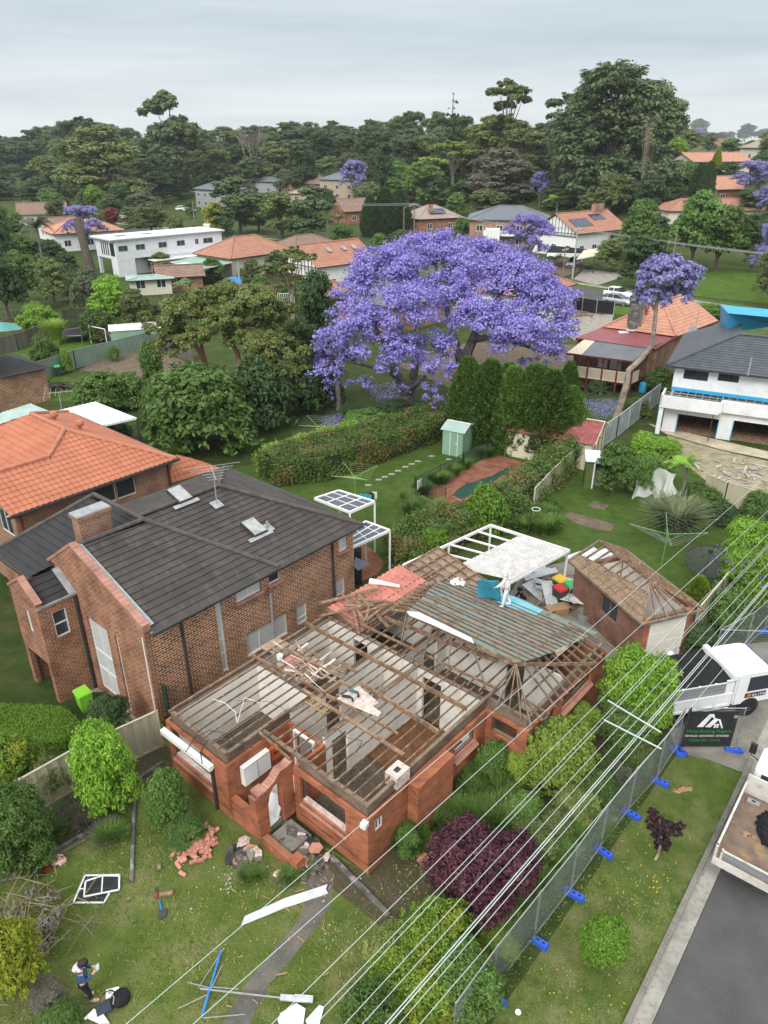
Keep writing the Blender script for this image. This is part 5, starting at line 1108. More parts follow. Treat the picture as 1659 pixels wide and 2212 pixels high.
m.tube([tilt @ Vector((rr_*cos(2*pi*k/n),rr_*sin(2*pi*k/n),.18)) for k in range(n+1)],.025,5);m.build('ribs','black_plastic',t)
m=MB();[m.tube([tilt @ Vector((rr_*.5*cos(a),rr_*.5*sin(a),-.1)),tilt @ Vector((0,0,.9))],.012,4) for a in (0,2.1,4.2)];m.box(tilt @ Vector((0,0,.95)),(.16,.16,.2));m.build('feed_horn','black_plastic',t)
def hoist(label,p,h,r,mat,wire='lead',up=.25,rz=.3,lines=4):
 t=thing('rotary_clothesline',label,'clothesline',p,rz);MB().tube([(0,0,0),(0,0,h)],.035,8).build('pole',mat,t);tip=[(r*cos(k*pi/2),r*sin(k*pi/2),h+up) for k in range(4)]
 for a in tip:m=MB();m.tube([(0,0,h-.1),a],.022,6);m.tube([(0,0,h-.6),tuple(Vector((0,0,h-.1)).lerp(Vector(a),.35))],.014,5);m.build('arm',mat,t)
 m=MB()
 for f in [1 - .17*i for i in range(lines)]:
  for k in range(4):m.tube([Vector((0,0,h-.1)).lerp(Vector(tip[k]),f),Vector((0,0,h-.1)).lerp(Vector(tip[(k+1) % 4]),f)],.006,3)
 m.build('wire',wire,t);return t,tip
plain('green_paint',(.12,.30,.12),.5,(.10,.25,.10),2);plain('yellow_wire',(.45,.50,.16),.5);plain('cloth_teal',(.03,.36,.45),.8,(.03,.3,.4),2);plain('dark_cloth',(.026,.026,.027),.95,(.018,.018,.019),3,spec=.05)
hoist('pale green rotary clothesline standing on the open lawn',G(*C6(1040,1070)),2.05,2.0,'green_paint','lead',.25,R(75))
hp=G(*C8(690,520));t,tip=hoist('green clothesline with washing behind the patio cover',hp,1.9,1.65,'green_paint','yellow_wire',.3,R(30),6)
for k,(mt,wd,nm) in enumerate((('cloth_teal',.8,'teal towel hanging on the clothesline'),('dark_cloth',.3,'black garment hanging on the clothesline'),('white_paint',.3,'white shirt hanging on the clothesline'),('dark_cloth',.25,'small dark sock hanging on the clothesline'))):
 p=G(*C8((745,778,795,705)[k],(478,470,465,485)[k]),1.75);w=thing('washing',nm,'laundry',p,R(-15));m=MB();n=8
 for i in range(n+1):x=-wd/2+wd*i/n;m.v+=[(x,.03*sin(i*1.9),0),(x*.95,.06*sin(i*2.3),-.5-.06*sin(i*1.3)),]
 m.f=[(2*i,2*i+2,2*i+3,2*i+1) for i in range(n)];o=m.build('cloth',mt,w);o.modifiers.new('thickness','SOLIDIFY').thickness=.012
hoist('dark clothesline on the lawn below the veranda',G(1266,905),2.3,2.4,'dark_metal','dark_metal',.5,R(15),3)
t,tip=hoist('pale clothesline on the shaded lawn behind the hedge',G(*C8(490,215)),1.7,1.6,'green_paint','lead',.3,R(35),4)
for k in range(3):
 p=G(*C8(462+k*27,200-k*3),1.5);w=thing('washing',['white sheet on the shaded clothesline','red and white cloth on the shaded clothesline','pale cloth right on the shaded clothesline'][k],'laundry',p,R(25));m=MB();m.box((0,0,-.3),(.55,.03,.6));m.build('cloth','white_paint' if k != 1 else 'lid_red',w)
plain('shed_green',(.24,.38,.27),.5,(.20,.33,.23),1,stretch=(1,1,.2));plain('colorbond_cream',(.50,.46,.34),.5,(.42,.38,.27),.8,stretch=(1,1,.25));plain('colorbond_green',(.22,.30,.24),.5,(.18,.25,.2),.8,stretch=(1,1,.25));plain('grey_paling',(.16,.14,.12),.9,(.10,.09,.08),2,stretch=(1,1,.2));plain('colorbond_grey',(.42,.45,.46),.5,(.33,.36,.37),1)
def panel_fence(name,label,pts,h,mat,z=0,cap=True,step=.19,posts=2.4):
 P=[Vector((p.x,p.y,z)) for p in pts];t=thing(name,label,'fence',P[0]);m=MB();c=MB();ps=[]
 for a,b in zip(P,P[1:]):
  a,b=a - P[0],b - P[0];d=b - a;n=max(1,int(d.length/step));u=d.normalized();nrm=Vector((-u.y,u.x,0))*.018
  for i in range(n):
   p,q=a+d*(i/n),a+d*((i+1)/n);s=nrm if i % 2 else -nrm;m.beam(p+s+Vector((0,0,h/2)),q+s+Vector((0,0,h/2)),.012,h)
  c.beam(a+Vector((0,0,h+.02)),b+Vector((0,0,h+.02)),.07,.06);MB().beam(a+Vector((0,0,.06)),b+Vector((0,0,.06)),.06,.08).build('bottom_rail',mat,t)
  k=max(1,int(d.length/posts));ps+=[a+d*(i/k) for i in range(k+1)]
 m.build('infill',mat,t)
 if cap:c.build('rail',mat,t)
 for p in ps:MB().bx(p.x-.04,p.x+.04,p.y-.04,p.y+.04,-.1,h+.05).build('post',mat,t)
 return t
panel_fence('boundary_fence','cream metal fence between the front lawn and the neighbour',[G(60,1768),G(190,1690),G(352,1612)],1.75,'colorbond_cream')
panel_fence('boundary_fence','cream metal fence behind the long vine hedge on the right',[G(1150,1110),G(1190,1065),G(1262,992)],1.75,'colorbond_cream')
panel_fence('boundary_fence','pale grey metal fence running up beside the white building',[G(1262,992),G(1330,945),G(1420,872)],1.8,'colorbond_grey')
panel_fence('boundary_fence','cream fence at the back right of the lawn',[G(*C6(1285,665)),G(*C6(1400,715)),G(*C6(1590,775)),G(1720,1130)],1.5,'colorbond_cream')
panel_fence('boundary_fence','cream fence beside the garage door under the blue vines',[G(1492,1385),G(1545,1320),G(1600,1240)],1.8,'colorbond_cream')
panel_fence('boundary_fence','sage green metal fence across the left back yards',[G(28,842),G(165,795),G(325,752)],1.8,'colorbond_green')
panel_fence('paling_fence','weathered grey paling fence below the blue pool',[G(-20,772),G(40,757),G(115,728)],1.8,'grey_paling')
panel_fence('boundary_fence','dark grey fence behind the left garden bed',[G(325,752),G(420,782)],1.7,'grey_paling')
t=thing('side_gate','dark green gate between the two houses','gate',G(355,1540),R(130));MB().bx(-.6,.6,-.02,.02,0,1.7).build('panel','bin_green',t);MB().bx(-.66,-.6,-.04,.04,0,1.8).build('post','bin_green',t)
def gable_shed(name,label,F,L,W_,h,rise,wm,rm,ribs=20,trim='white_paint',ov=.1,ax='x'):
 """shed in frame F, ridge along x"""
 t=F.thing(name,label,'shed');m=MB();m.bx(0,L,0,W_,0,h);m.ext([(0,0,h),(0,W_,h),(0,W_/2,h+rise-.03)],(L,0,0));m.build('wall',wm,t)
 m=MB();n=ribs*4
 for s in (0,1):
  o=len(m.v);y0,y1=(-ov,W_/2) if s==0 else (W_+ov,W_/2)
  for i in range(n+1):x=-ov+(L+2*ov)*i/n;z=.025 if i % 4<2 else 0;m.v+=[(x,y0,h-.02+z),(x,y1,h+rise+z)]
  m.f+=[(o+2*i,o+2*i+2,o+2*i+3,o+2*i+1) for i in range(n)]
 m.build('roof',rm,t);m=MB();m.beam((-ov,W_/2,h+rise+.04),(L+ov,W_/2,h+rise+.04),.16,.03)
 for x in (-ov-.01,L+ov+.01):m.beam((x,-ov,h),(x,W_/2,h+rise+.02),.04,.1);m.beam((x,W_+ov,h),(x,W_/2,h+rise+.02),.04,.1)
 m.build('trim',trim,t);return t
sp=G(*C8(1162,258));sq=G(*C8(1270,280));hd=math.degrees(atan2(sq.y-sp.y,sq.x-sp.x));SF=Fr(sp,hd);sl=(sq-sp).length
t=gable_shed('garden_shed','small sage green garden shed on the lawn by the conifers',SF,sl,2.1,1.95,.35,'shed_green','green_roof',16)
m=MB();m.bx(sl*.38-.02,sl*.38+.02,-.04,0,0,1.9);m.bx(sl*.75-.02,sl*.75+.02,-.04,0,0,1.9);m.build('door_trim','white_paint',t);m=MB();m.box((sl*.7,-.05,1.0),(.06,.06,.12));m.build('door_handle','white_paint',t)
sp=G(*C6(600,445));SF=Fr(G(1258,985),205);plain('red_corrugated',(.27,.075,.075),.6,(.21,.055,.06),1.2,c3=(.34,.16,.14),sc3=3,f3=.5)
ra,rb_=G(*C6(440,200),3.0),G(*C6(690,240),3.0);hd=math.degrees(atan2(ra.y-rb_.y,ra.x-rb_.x));SF=Fr((rb_.x,rb_.y,0),hd);SL_=6.3;wd=4.2
SF=Fr(SF.w(0,wd/2 if SF.l((0,0,0)).y<0 else -wd/2),hd) if False else SF
side_=1 if SF.l((0,0,0)).y>0 else -1;SF=Fr(SF.w(0,-wd/2),hd)
t=gable_shed('red_roof_shed','cream shed with a red corrugated gable roof behind the conifers',SF,SL_,wd,2.1,.95,'cream_paint','red_corrugated',34,'cream_paint',.25)
m=MB();[m.beam((-.02,y,.1),(-.02,y,2.1+.9*(1-abs(y-wd/2)/(wd/2))),.07,.03) for y in (.9,2.1,3.3)];m.build('timber_strips','maroon_paint',t)
gs=Fr(G(*C6(640,625)),-12);t=gs.thing('lawn_shed','narrow olive shed with a white framed open front under the tree','shed');m=MB();m.bx(-.6,-.1,0,1.6,0,2.0);m.bx(-.1,1.25,1.5,1.6,0,1.9);plain('olive',(.10,.14,.04),.7);m.build('wall','olive',t);m=MB();m.bx(-.12,-.03,-.05,.04,0,1.95);m.bx(1.15,1.24,-.05,.04,0,1.85);m.bx(-.03,1.15,-.05,.04,1.85,1.95);m.build('front_frame','white_paint',t);m=MB();m.box((.3,.75,2.05),(2.0,1.9,.04),0,.05);m.build('roof','white_roof',t);m=MB();m.bx(0,.5,.5,1.2,0,1.1);m.build('stored_cabinet','grey_metal',t)
def bar_fence(name,label,pts,h,mat,gap=.12,z=0):
 t=thing(name,label,'fence',pts[0])
 for a,b in zip(pts,pts[1:]):
  a,b=a-pts[0],b-pts[0];d=b-a;m=MB();n=int(d.length/gap)
  for i in range(n+1):p=a+d*(i/max(1,n));m.bx(p.x-.012,p.x+.012,p.y-.012,p.y+.012,.08,h-.05)
  for zz in (.1,h-.06):m.beam(a+Vector((0,0,zz)),b+Vector((0,0,zz)),.035,.035)
  m.build('bars',mat,t);k=max(1,int(d.length/2.4))
  for i in range(k+1):p=a+d*(i/k);MB().bx(p.x-.03,p.x+.03,p.y-.03,p.y+.03,0,h+.05).build('post',mat,t)
 return t
plain('pool_fence_green',(.03,.055,.045),.5)
bar_fence('pool_fence','dark green bar fence round the swimming pool',[G(962,1090),G(896,1066),G(1000,1012),G(1075,975)],1.2,'pool_fence_green')
t=thing('pool_sign','white resuscitation sign on the pool fence','sign',G(*C8(1038,445),.55),R(60));m=MB();m.bx(-.28,.28,-.012,.012,0,.6);m.build('board','white_paint',t);m=MB();[m.bx(-.2,.2,-.016,-.013,.08+i*.1,.11+i*.1) for i in range(4)];m.build('text_lines','lead',t)
bar_fence('pool_fence','pale tube fence behind the blue pool',[G(-20,702),G(20,690),G(60,683)],1.3,'lead',.5)
t=thing('trampoline','round black trampoline with a tall net in the left yard','trampoline',G(172,733));m=MB();n=24;m.lathe([(2.0,.88),(2.0,.9),(.01,.9)],n=n);m.build('mat','black_plastic',t);m=MB();m.tube([(2.05*cos(2*pi*k/n),2.05*sin(2*pi*k/n),.88) for k in range(n+1)],.06,6);m.build('rim','lead',t)
for k in range(6):a=k*pi/3;MB().tube([(2.0*cos(a),2.0*sin(a),0),(2.0*cos(a),2.0*sin(a),.85)],.035,5).build('leg','grey_metal',t)
m=MB();m.tube([(2.1*cos(.5+k*.17),2.1*sin(.5+k*.17),1.0) for k in range(15)],.03,5);[m.bx(2.1*cos(.5+k*.5)-.03,2.1*cos(.5+k*.5)+.03,2.1*sin(.5+k*.5)-.03,2.1*sin(.5+k*.5)+.03,.9,3.2) for k in range(5)];m.build('net_poles','dark_metal',t)
q=[(2.1*cos(.5+k*.2),2.1*sin(.5+k*.2)) for k in range(12)];m=MB();m.add([(*p,z) for p in q for z in (.95,3.2)],[(2*i,2*i+2,2*i+3,2*i+1) for i in range(11)]);m.build('net','dish_mesh',t)
t=thing('football_goal','white football goal frame beside the pale shed','goal',G(215,745),R(-35));m=MB();m.tube([(-1.5,0,0),(-1.5,0,2),(1.5,0,2),(1.5,0,0)],.06,6);m.tube([(-1.5,0,2),(-1.5,1.2,0)],.03,5);m.tube([(1.5,0,2),(1.5,1.2,0)],.03,5);m.build('frame','white_paint',t);m=MB();[m.tube([(-1.5+.3*i,0,2),(-1.5+.3*i,1.2,0)],.008,3) for i in range(11)];m.build('net','lead',t)
SF=Fr(G(243,752),18);gable_shed('pale_shed','low pale green shed against the sage fence',SF,5.4,3.0,1.9,.35,'shed_green','white_roof',22)
t=thing('rubble_heap','heap of brown rubble on the left side lawn','rubble',G(122,838));m=MB();r6=random.Random(2)
[m.box((r6.gauss(0,.7),r6.gauss(0,.4),r6.random()*.4),(r6.uniform(.2,.5),r6.uniform(.2,.4),.15),r6.uniform(0,3),r6.uniform(-.4,.4)) for _ in range(50)];m.build('rubble','tile_rubble',t)
DB=Fr(G(52,880) - Vector((4.4*cos(R(49)),4.4*sin(R(49)),0)),49);t=DB.thing('dark_brick_house','dark brick house with slate grey roof at the left edge','house');m=MB();m.bx(-9,3,.2,9,0,5.2);m.bx(3,7,.2,6,0,3);m.build('wall','brown_brick',t);m=MB();roof_face(m,[(-9,-.3,5.2),(3.4,-.3,5.2),(1,4,6.8),(-9,4,6.8)],.33);roof_face(m,[(3.4,-.3,5.2),(3.4,9,5.2),(1,4,6.8)],.33);roof_face(m,[(7.4,6.4,3),(3,6.4,3),(3,3,4),(5,3,4)],.33);roof_face(m,[(3,-.2,3),(7.4,-.2,3),(5,3,4),(3,3,4)],.33);roof_face(m,[(7.4,-.2,3),(7.4,6.4,3),(5,3,4)],.33);m.build('roof','black_tile',t);MB().tube([(2.2,.12,0),(2.2,.12,5.1)],.07,6).build('downpipe','dark_metal',t)
# white house under construction
plain('render_white',(.74,.75,.75),.7,(.66,.67,.67),.8,c3=(.52,.54,.55),sc3=2,f3=.5);plain('blue_wrap',(.04,.36,.62),.5,(.03,.30,.54),1);plain('grey_tile',(.085,.095,.11),.6,(.065,.072,.085),1.5);plain('teal_wrap',(.22,.52,.58),.6,(.18,.46,.52),1)
C5=lambda X,Y: (1097.3+X*.3386,493.8+Y*.3386)
WF=Fr(G(1425,934),47);w0=WF.g(1576,957);WF=Fr(WF.o,47+math.degrees(atan2(w0.y,w0.x))+90);WH=WF.thing('white_house','half built white two storey house with blue wrapped edges','house')
zb=WF.on(*C6(1010,140),0,-.6).z;zt=WF.on(*C6(1000,85),0,-.6).z;ux=1.6
we=WF.on(*C5(1070,868),0,ux);wb=WF.on(*C5(1065,1005),0,ux)
uw=[wop(WF,0,ux,c,C5) for c in ([(1128,880),(1285,908),(1272,978),(1118,955)],[(1348,910),(1482,930),(1468,990),(1335,965)])]
gw=[wop(WF,0,.6,c,C6) for c in ([(1140,175),(1370,240),(1350,330),(1128,272)],[(1465,215),(1720,280),(1700,425),(1437,358)])]
m=MB();YR=-16
wall(m,0,ux,ux+.25,YR,we.y,wb.z-.3,we.z,uw);m.bx(ux+.25,12,we.y-.25,we.y,wb.z-.3,we.z);m.build('upper_wall','render_white',WH)
m=MB();ops=[(a,b,0,d) for a,b,c,d in gw];wall(m,0,.6,.85,YR,gw[0][1]+1.1,0,zb,ops);m.bx(.85,12,gw[0][1]+.85,gw[0][1]+1.1,0,zb);m.build('lower_wall','render_white',WH)
m=MB();m.bx(.86,11,YR,gw[0][1]+.8,0,.05);m.bx(6,6.2,YR,gw[0][1]+.8,.05,zb);m.bx(.86,6,YR,gw[0][1]+.8,zb-.12,zb-.02);m.build('bare_interior','old_timber',WH)
m=MB();ym=WF.on(*C6(1370,200),0,-.6).y
for x0_,x1_,y0_,y1_ in ((-.6,-.45,ym,.35),(-.6,ux,.2,.35),(-.6,.2,ym-.15,ym),(.2,.35,YR,ym)):m.bx(x0_,x1_,y0_,y1_,zb+.002,zt+.1)
m.bx(-.6,ux,ym,.34,zb-.12,zb);m.bx(.2,ux,YR,ym-.01,zb-.12,zb);m.build('balcony_parapet','render_white',WH)
m=MB();[m.bx(-.4,ux,y,y+.06,zt-.06,zt) for y in [ym+.3+i*.55 for i in range(9) if ym+.3+i*.55<0]];[m.bx(.3,ux,ym-.5-i*.6,ym-.44-i*.6,zt-.06,zt) for i in range(14)];[m.bx(x,x+.06,YR,.1,zt-.14,zt-.07) for x in (.5,1.2)];m.build('steel_joists','grey_metal',WH)
m=MB();m.bx(ux-.06,ux-.002,YR,we.y,wb.z-.32,wb.z-.05);m.bx(ux-1.4,ux,ym-.1,ym,zt+.1,zt+.22);m.build('blue_edge','blue_wrap',WH)
m=MB();m.bx(-.5,-.1,.0,.3,0,zb-.12);m.build('column','render_white',WH);m=MB();m.bx(-.52,-.2,.3,.33,0,zb);m.build('column_wrap','teal_wrap',WH)
m=MB();p=WF.on(*C6(1300,390),0,-.4);m.bx(-.45,-.39,p.y-.03,p.y+.03,0,zb-.12);m.build('prop','dark_metal',WH)
for o in uw:window(WH,0,ux,*o,-1,2,.06,.06,'dark_metal','glass')
for o in gw:
 m=MB();[m.bx(.56,.599,y,y+.06,0,o[3]) for y in (o[0]-.06,o[1])];m.build('blue_trim','blue_wrap',WH)
a=WF.l(G(*C5(1030,852),we.z));e=we.z+.02;X0,Y0=ux-.6,we.y+.6
m=MB();s_=.42;roof_face(m,[(X0,YR,e),(X0,Y0,e),(X0+4.6,Y0-4.6,e+4.6*s_),(X0+4.6,YR,e+4.6*s_)],.32,.035);roof_face(m,[(X0,Y0,e),(13,Y0,e),(13,Y0-4.6,e+4.6*s_),(X0+4.6,Y0-4.6,e+4.6*s_)],.32,.035);m.build('tiled_roof','grey_tile',WH)
m=MB();caps(m,(X0,Y0,e+.05),(X0+4.6,Y0-4.6,e+4.6*s_+.05),.12);caps(m,(X0+4.6,Y0-4.6,e+4.6*s_+.05),(X0+4.6,YR,e+4.6*s_+.05),.12);m.build('ridge_caps','grey_tile',WH)
m=MB();m.beam((X0-.05,YR,e-.05),(X0-.05,Y0,e-.05),.14,.14);m.beam((X0,Y0+.05,e-.05),(13,Y0+.05,e-.05),.14,.14);m.build('gutter','dark_metal',WH);m=MB();m.bx(X0,ux,YR,Y0,e-.14,e-.11);m.build('soffit','render_white',WH)
for X,Y in ((1545,868),(1445,685)):p=WF.g(*C5(X,Y),e+1.2);MB().tube([p+Vector((0,0,-.8)),p+Vector((0,0,.5))],.06,6).build('vent_pipe','lead',WH)
q=[G(*C5(*p),z) for p,z in (((1400,665),6.4),((1405,540),8.2),((1720,570),8.2),((1720,620),6.6))];t=thing('wrapped_parapet','bright blue wrapped wall box behind the grey tiled roof','wall',(q[0].x,q[0].y,0));m=MB();m.ext([p - t.location for p in q],(.8,3.5,0));m.build('wrap','blue_wrap',t)
plain('white_rubble',(.46,.44,.40),.9,(.26,.22,.17),4);r6=random.Random(4)
rbw=thing('building_scrap','white builders scrap scattered over the bare yard','rubble',(0,0,0),0,'scrap over the building yard');MB().prism([(-.35,-.15),(.3,-.2),(.4,.1),(-.1,.22),(-.4,.1)],0,.06).build('scrap','white_rubble',rbw)
for i in range(70):
 X,Y=r6.gauss(1480,110),r6.gauss(530,45);p=G(*C6(X,Y),.04);o=rbw if i==0 else dup(rbw,p);o.location=p;s=r6.uniform(.2,.75);o.scale=(s*r6.choice((1,1,2.2)),s*.7,1);o.rotation_euler=(r6.uniform(-.3,.3),r6.uniform(-.2,.2),r6.uniform(0,6))
# red and orange roofed house with a veranda
plain('salmon_tile',(.52,.27,.18),.75,(.43,.21,.14),1.2,c3=(.34,.14,.09),sc3=5,f3=.5);plain('wine_metal',(.25,.075,.08),.5,(.21,.06,.065),1);plain('slate_sheet',(.15,.16,.175),.6,(.12,.13,.145),1);plain('balustrade_cream',(.66,.60,.44),.6,(.6,.54,.39),1)
g0,g1=G(*C5(375,793),3.5),G(*C5(800,845),3.5);RH=thing('veranda_house','old brick house with salmon tiles red metal roof and raised veranda','house',(g0.x,g0.y,0))
def PW(X,Y,z):return G(*C5(X,Y),z) - RH.location
grey=[PW(375,793,3.5),PW(800,845,3.5),PW(905,765,3.95),PW(490,705,3.95)];red=[PW(430,697,4.0),PW(940,768,4.0),PW(1075,682,4.45),PW(600,628,4.45)]
m=MB();m.poly(grey);m.build('veranda_roof','slate_sheet',RH);f=.27;m=MB();m.poly([grey[0]+Vector((0,0,.02)),grey[0].lerp(grey[1],.23)+Vector((0,0,.02)),grey[3].lerp(grey[2],.17)+Vector((0,0,.02)),grey[3]+Vector((0,0,.02))]);m.build('roof_panel','cream_paint',RH)
m=MB();m.poly(red);m.build('skillion_roof','wine_metal',RH)
ap_=PW(985,465,7.0);rr=PW(1160,514,6.9);m=MB();lft=PW(603,628,4.5);rgt=PW(1075,690,4.5);far=PW(1340,588,4.5)
roof_face(m,[lft,rgt,ap_],.36,.03,.03);far2=far;roof_face(m,[rgt,far,ap_.lerp(far+(ap_ - rgt),.55),ap_],.36,.03,.03);bl_=lft+(far - rgt)*.7;roof_face(m,[bl_,lft,ap_,ap_.lerp(far+(ap_-rgt),.5)],.36,.03,.03);m.build('tiled_roof','salmon_tile',RH)
m=MB();caps(m,ap_+Vector((0,0,.06)),rgt+Vector((0,0,.06)),.14);caps(m,ap_+Vector((0,0,.06)),lft+Vector((0,0,.06)),.12);caps(m,ap_+Vector((0,0,.06)),ap_.lerp(far+(ap_-rgt),.55)+Vector((0,0,.06)),.12);m.build('ridge_caps','salmon_tile',RH)
m=MB()
for a,b in ((red[1],rgt),(rgt,far)):a,b=a.copy(),b.copy();i_=(red[0]-red[1]).normalized()*.45;a+=i_;b+=i_;a.z=b.z=2.1;m.beam(a,b,.25,4.2)
a,b=red[0].copy(),red[1].copy();s_=(red[3]-red[0])*.12;a+=s_;b+=s_;a.z=b.z=1.9;m.beam(a,b,.2,3.8);a,b=red[0].copy()+(red[1]-red[0])*.02,lft.copy();a.z=b.z=2.0;m.beam(a,b,.2,4.0);m.build('brick_wall','blend_brick',RH)
fl=[v.copy() for v in grey]
for i in range(4):fl[i].z=1.15
inw=(fl[1]-fl[0])*.06;fl[0]+=inw*1.6+(fl[3]-fl[0])*.12;fl[1]+=-inw*.3+(fl[2]-fl[1])*.12
m=MB();m.ext([v for v in fl],(0,0,.12));m.build('veranda_floor','maroon_paint',RH)
for k in range(5):
 p=fl[0].lerp(fl[1],k/4);m=MB();m.bx(p.x-.07,p.x+.07,p.y-.07,p.y+.07,0,3.45);m.build('veranda_post','maroon_paint',RH)
for k in range(5):
 a,b=(fl[0].lerp(fl[1],k/4),fl[0].lerp(fl[1],(k+1)/4)) if k<4 else (fl[1],fl[1].lerp(fl[2],.5));m=MB();n=16
 for i in range(n):p=a.lerp(b,(i+.5)/n)+Vector((0,0,.62));d=(b-a)/n*.62;m.beam(p-d/2,p+d/2,.03,.85)
 m.beam(a+Vector((0,0,1.1)),b+Vector((0,0,1.1)),.07,.07);m.beam(a+Vector((0,0,.17)),b+Vector((0,0,.17)),.07,.07);m.build('balustrade','balustrade_cream',RH)
m=MB();
for a,b in ((grey[0],grey[1]),(grey[1],grey[2]),(red[0],grey[3]),(red[1],rgt),(rgt,far),(grey[0],grey[3])):m.beam(a-Vector((0,0,.08)),b-Vector((0,0,.08)),.12,.16)
m.build('fascia','maroon_paint',RH)
for X,Y,wd in ((585,850,.9),(665,855,1.1)):
 p=PW(X,Y+20,2.0)+ (fl[3]-fl[0])*.0;q=red[0].lerp(red[1],(X-400)/500)+s_*.0;u=(red[1]-red[0]).normalized();q.z=0;m=MB();c=q+(red[3]-red[0])*.08;m.beam(c-u*wd/2+Vector((0,0,2.3)),c+u*wd/2+Vector((0,0,2.3)),.12,1.7);m.build('window','white_frame',RH)
c=PW(800,640,4.6);m=MB();m.bx(c.x-.55,c.x+.55,c.y-.4,c.y+.5,4,7.2);m.bx(c.x-.62,c.x+.62,c.y-.47,c.y+.57,7.2,7.4);m.build('chimney','grey_beam',RH);m=MB();m.bx(c.x-.7,c.x+.7,c.y-.55,c.y+.6,4.5,4.62);m.build('chimney_flashing','white_roof',RH)
p=PW(735,662,4.35);m=MB();m.box(p,(.9,.6,.15));m.build('skylight','white_roof',RH);p=PW(883,530,6.2);m=MB();m.lathe([(.12,-.2),(.12,.2),(.28,.25),(.2,.55)],p,10);m.build('roof_ventilator','red_corrugated',RH)
p=PW(1180,648,5.4);m=MB();m.lathe([(.02,0),(.35,.08),(.42,.14)],p,14,(-.6,-.7,.3));m.tube([p+Vector((0,0,-.9)),p],.04,5);m.build('small_dish','lead',RH)
p=PW(1200,620,5);antenna('tv_antenna','thin antenna on the salmon tiled roof',p+RH.location,2.2,.4,5,1.2)
flat_roof('carport','grey flat sheet roof between salmon tiles and blue wrapping',[C5(*p) for p in ((1190,695),(1290,705),(1385,650),(1300,615))],2.9,'white_roof',posts=(0,1))
m=MB();t=thing('paint_bucket','white bucket on the lawn edge by the veranda','bucket',G(*C5(589,1055)));m.lathe([(.16,0),(.2,.4),(.19,.4),(.15,.03)],n=14);m.build('tub','white_paint',t);MB().tube([(-.2,0,.38),(-.1,0,.5),(.1,0,.5),(.2,0,.38)],.01,4).build('handle','grey_metal',t)
t=thing('water_barrel','blue plastic barrel under the end of the veranda','barrel',G(*C5(855,1045)));MB().lathe([(.28,0),(.33,.1),(.34,.5),(.33,.85),(.28,.95)],n=16).build('drum','blue_wrap',t)
t=thing('site_fence','black shade cloth fence along the back street by the vacant lot','fence',G(*C5(440,520)));P_=[G(*C5(*p)) - t.location for p in ((410,520),(470,530),(560,545),(670,552))];m=MB();k=MB()
for a,b in zip(P_,P_[1:]):m.beam(a+Vector((0,0,.95)),b+Vector((0,0,.95)),.03,1.7)
m.build('shade_cloth','dark_cloth',t);[k.bx(p.x-.04,p.x+.04,p.y-.04,p.y+.04,0,2.1) for p in P_];k.build('posts','lead',t)
t=thing('portable_toilet','bright orange site box behind the jacaranda on the vacant lot','site box',G(*C5(293,530)));m=MB();m.bx(-.6,.6,-.6,.6,0,2.2);m.bx(-.65,.65,-.65,.65,2.2,2.35);m.build('cabin','red_orange',t);m=MB();m.bx(-.4,.4,-.64,-.6,.1,2.0);m.build('door','maroon_paint',t)
for i in range(9):p=G(*C5(r6.uniform(430,560),r6.uniform(528,560)),.1);o=dup(pl0,p,r6.uniform(0,3),'pale timber dumped on the vacant lot by the shade cloth fence','timber on the vacant lot');o.scale=(1.2,1.5,2)
VF=Fr(G(800,700),49);t=boxhouse('slate_roof_house','brick house with slate blue roof half hidden behind the jacaranda',VF,-2,9,-6,4,3.2,'blend_brick','slate_sheet',wins=[(1,-6,0,1.5,1,2.2,-1)])
VF=Fr(G(1000,690),49);boxhouse('white_gable_cottage','white walled orange tiled house behind the jacaranda crown',VF,0,12,-9,2,4,'white_paint','far_tile' if 'far_tile' in MATS else plain('far_tile',(.40,.20,.135),.8,(.33,.155,.105),1,c3=(.28,.12,.08),sc3=6,f3=.5),wins=[(0,0,-6,-4,1.5,2.8,-1,2)])
# houses further away
plain('brown_tile',(.26,.17,.13),.85,(.20,.13,.10),1.2);plain('tan_wall',(.42,.33,.24),.8,(.36,.28,.2),1);plain('cream_wall',(.62,.58,.48),.8,(.55,.51,.42),1);plain('grey_wall',(.34,.34,.34),.8,(.28,.28,.28),1);plain('slate_tile',(.16,.18,.20),.7,(.13,.145,.165),1.5);plain('pale_tile',(.36,.29,.24),.8,(.3,.24,.2),1);plain('flat_white',(.70,.72,.74),.6,(.62,.64,.66),1);plain('solar',(.025,.035,.07),.15,(.02,.03,.055),1)
def FB(px,py,h=49):p=GT(px,py);return Fr(p,h)
MF=FB(259,600,44);ml=21;t=MF.thing('modern_house','long flat roofed white modern house with high small windows','house');m=MB();m.bx(0,ml,0,7.5,2.9,5.9);m.bx(0,3.2,0,2.2,-1,2.9);m.bx(9,ml,0.1,7.5,-1,2.9);m.bx(0,.5,6.9,7.4,-1,2.9);m.bx(3.2,9,1.5,7.4,-1,2.9);m.build('wall','flat_white',t)
m=MB();m.bx(-.7,ml+.6,-.3,7.9,6.0,6.25);m.build('roof','flat_white',t);m=MB();m.bx(-.72,ml+.6,-.36,-.3,5.95,6.15);m.build('fascia','lead',t)
for a,b in ((.5,2.2),(3.7,5.4),(8,9.6),(11.6,13.2),(15.3,16),(17,19)):window(t,1,0,a,b,4.2,5.1,-1,2,-.04,.06,'lead')
for a in (.5,2.6,3.4,4.2,5.0):window(t,0,0,a,a+(1.5 if a==.5 else .35),3.4,5.5,-1,1,-.04,.06,'dark_metal')
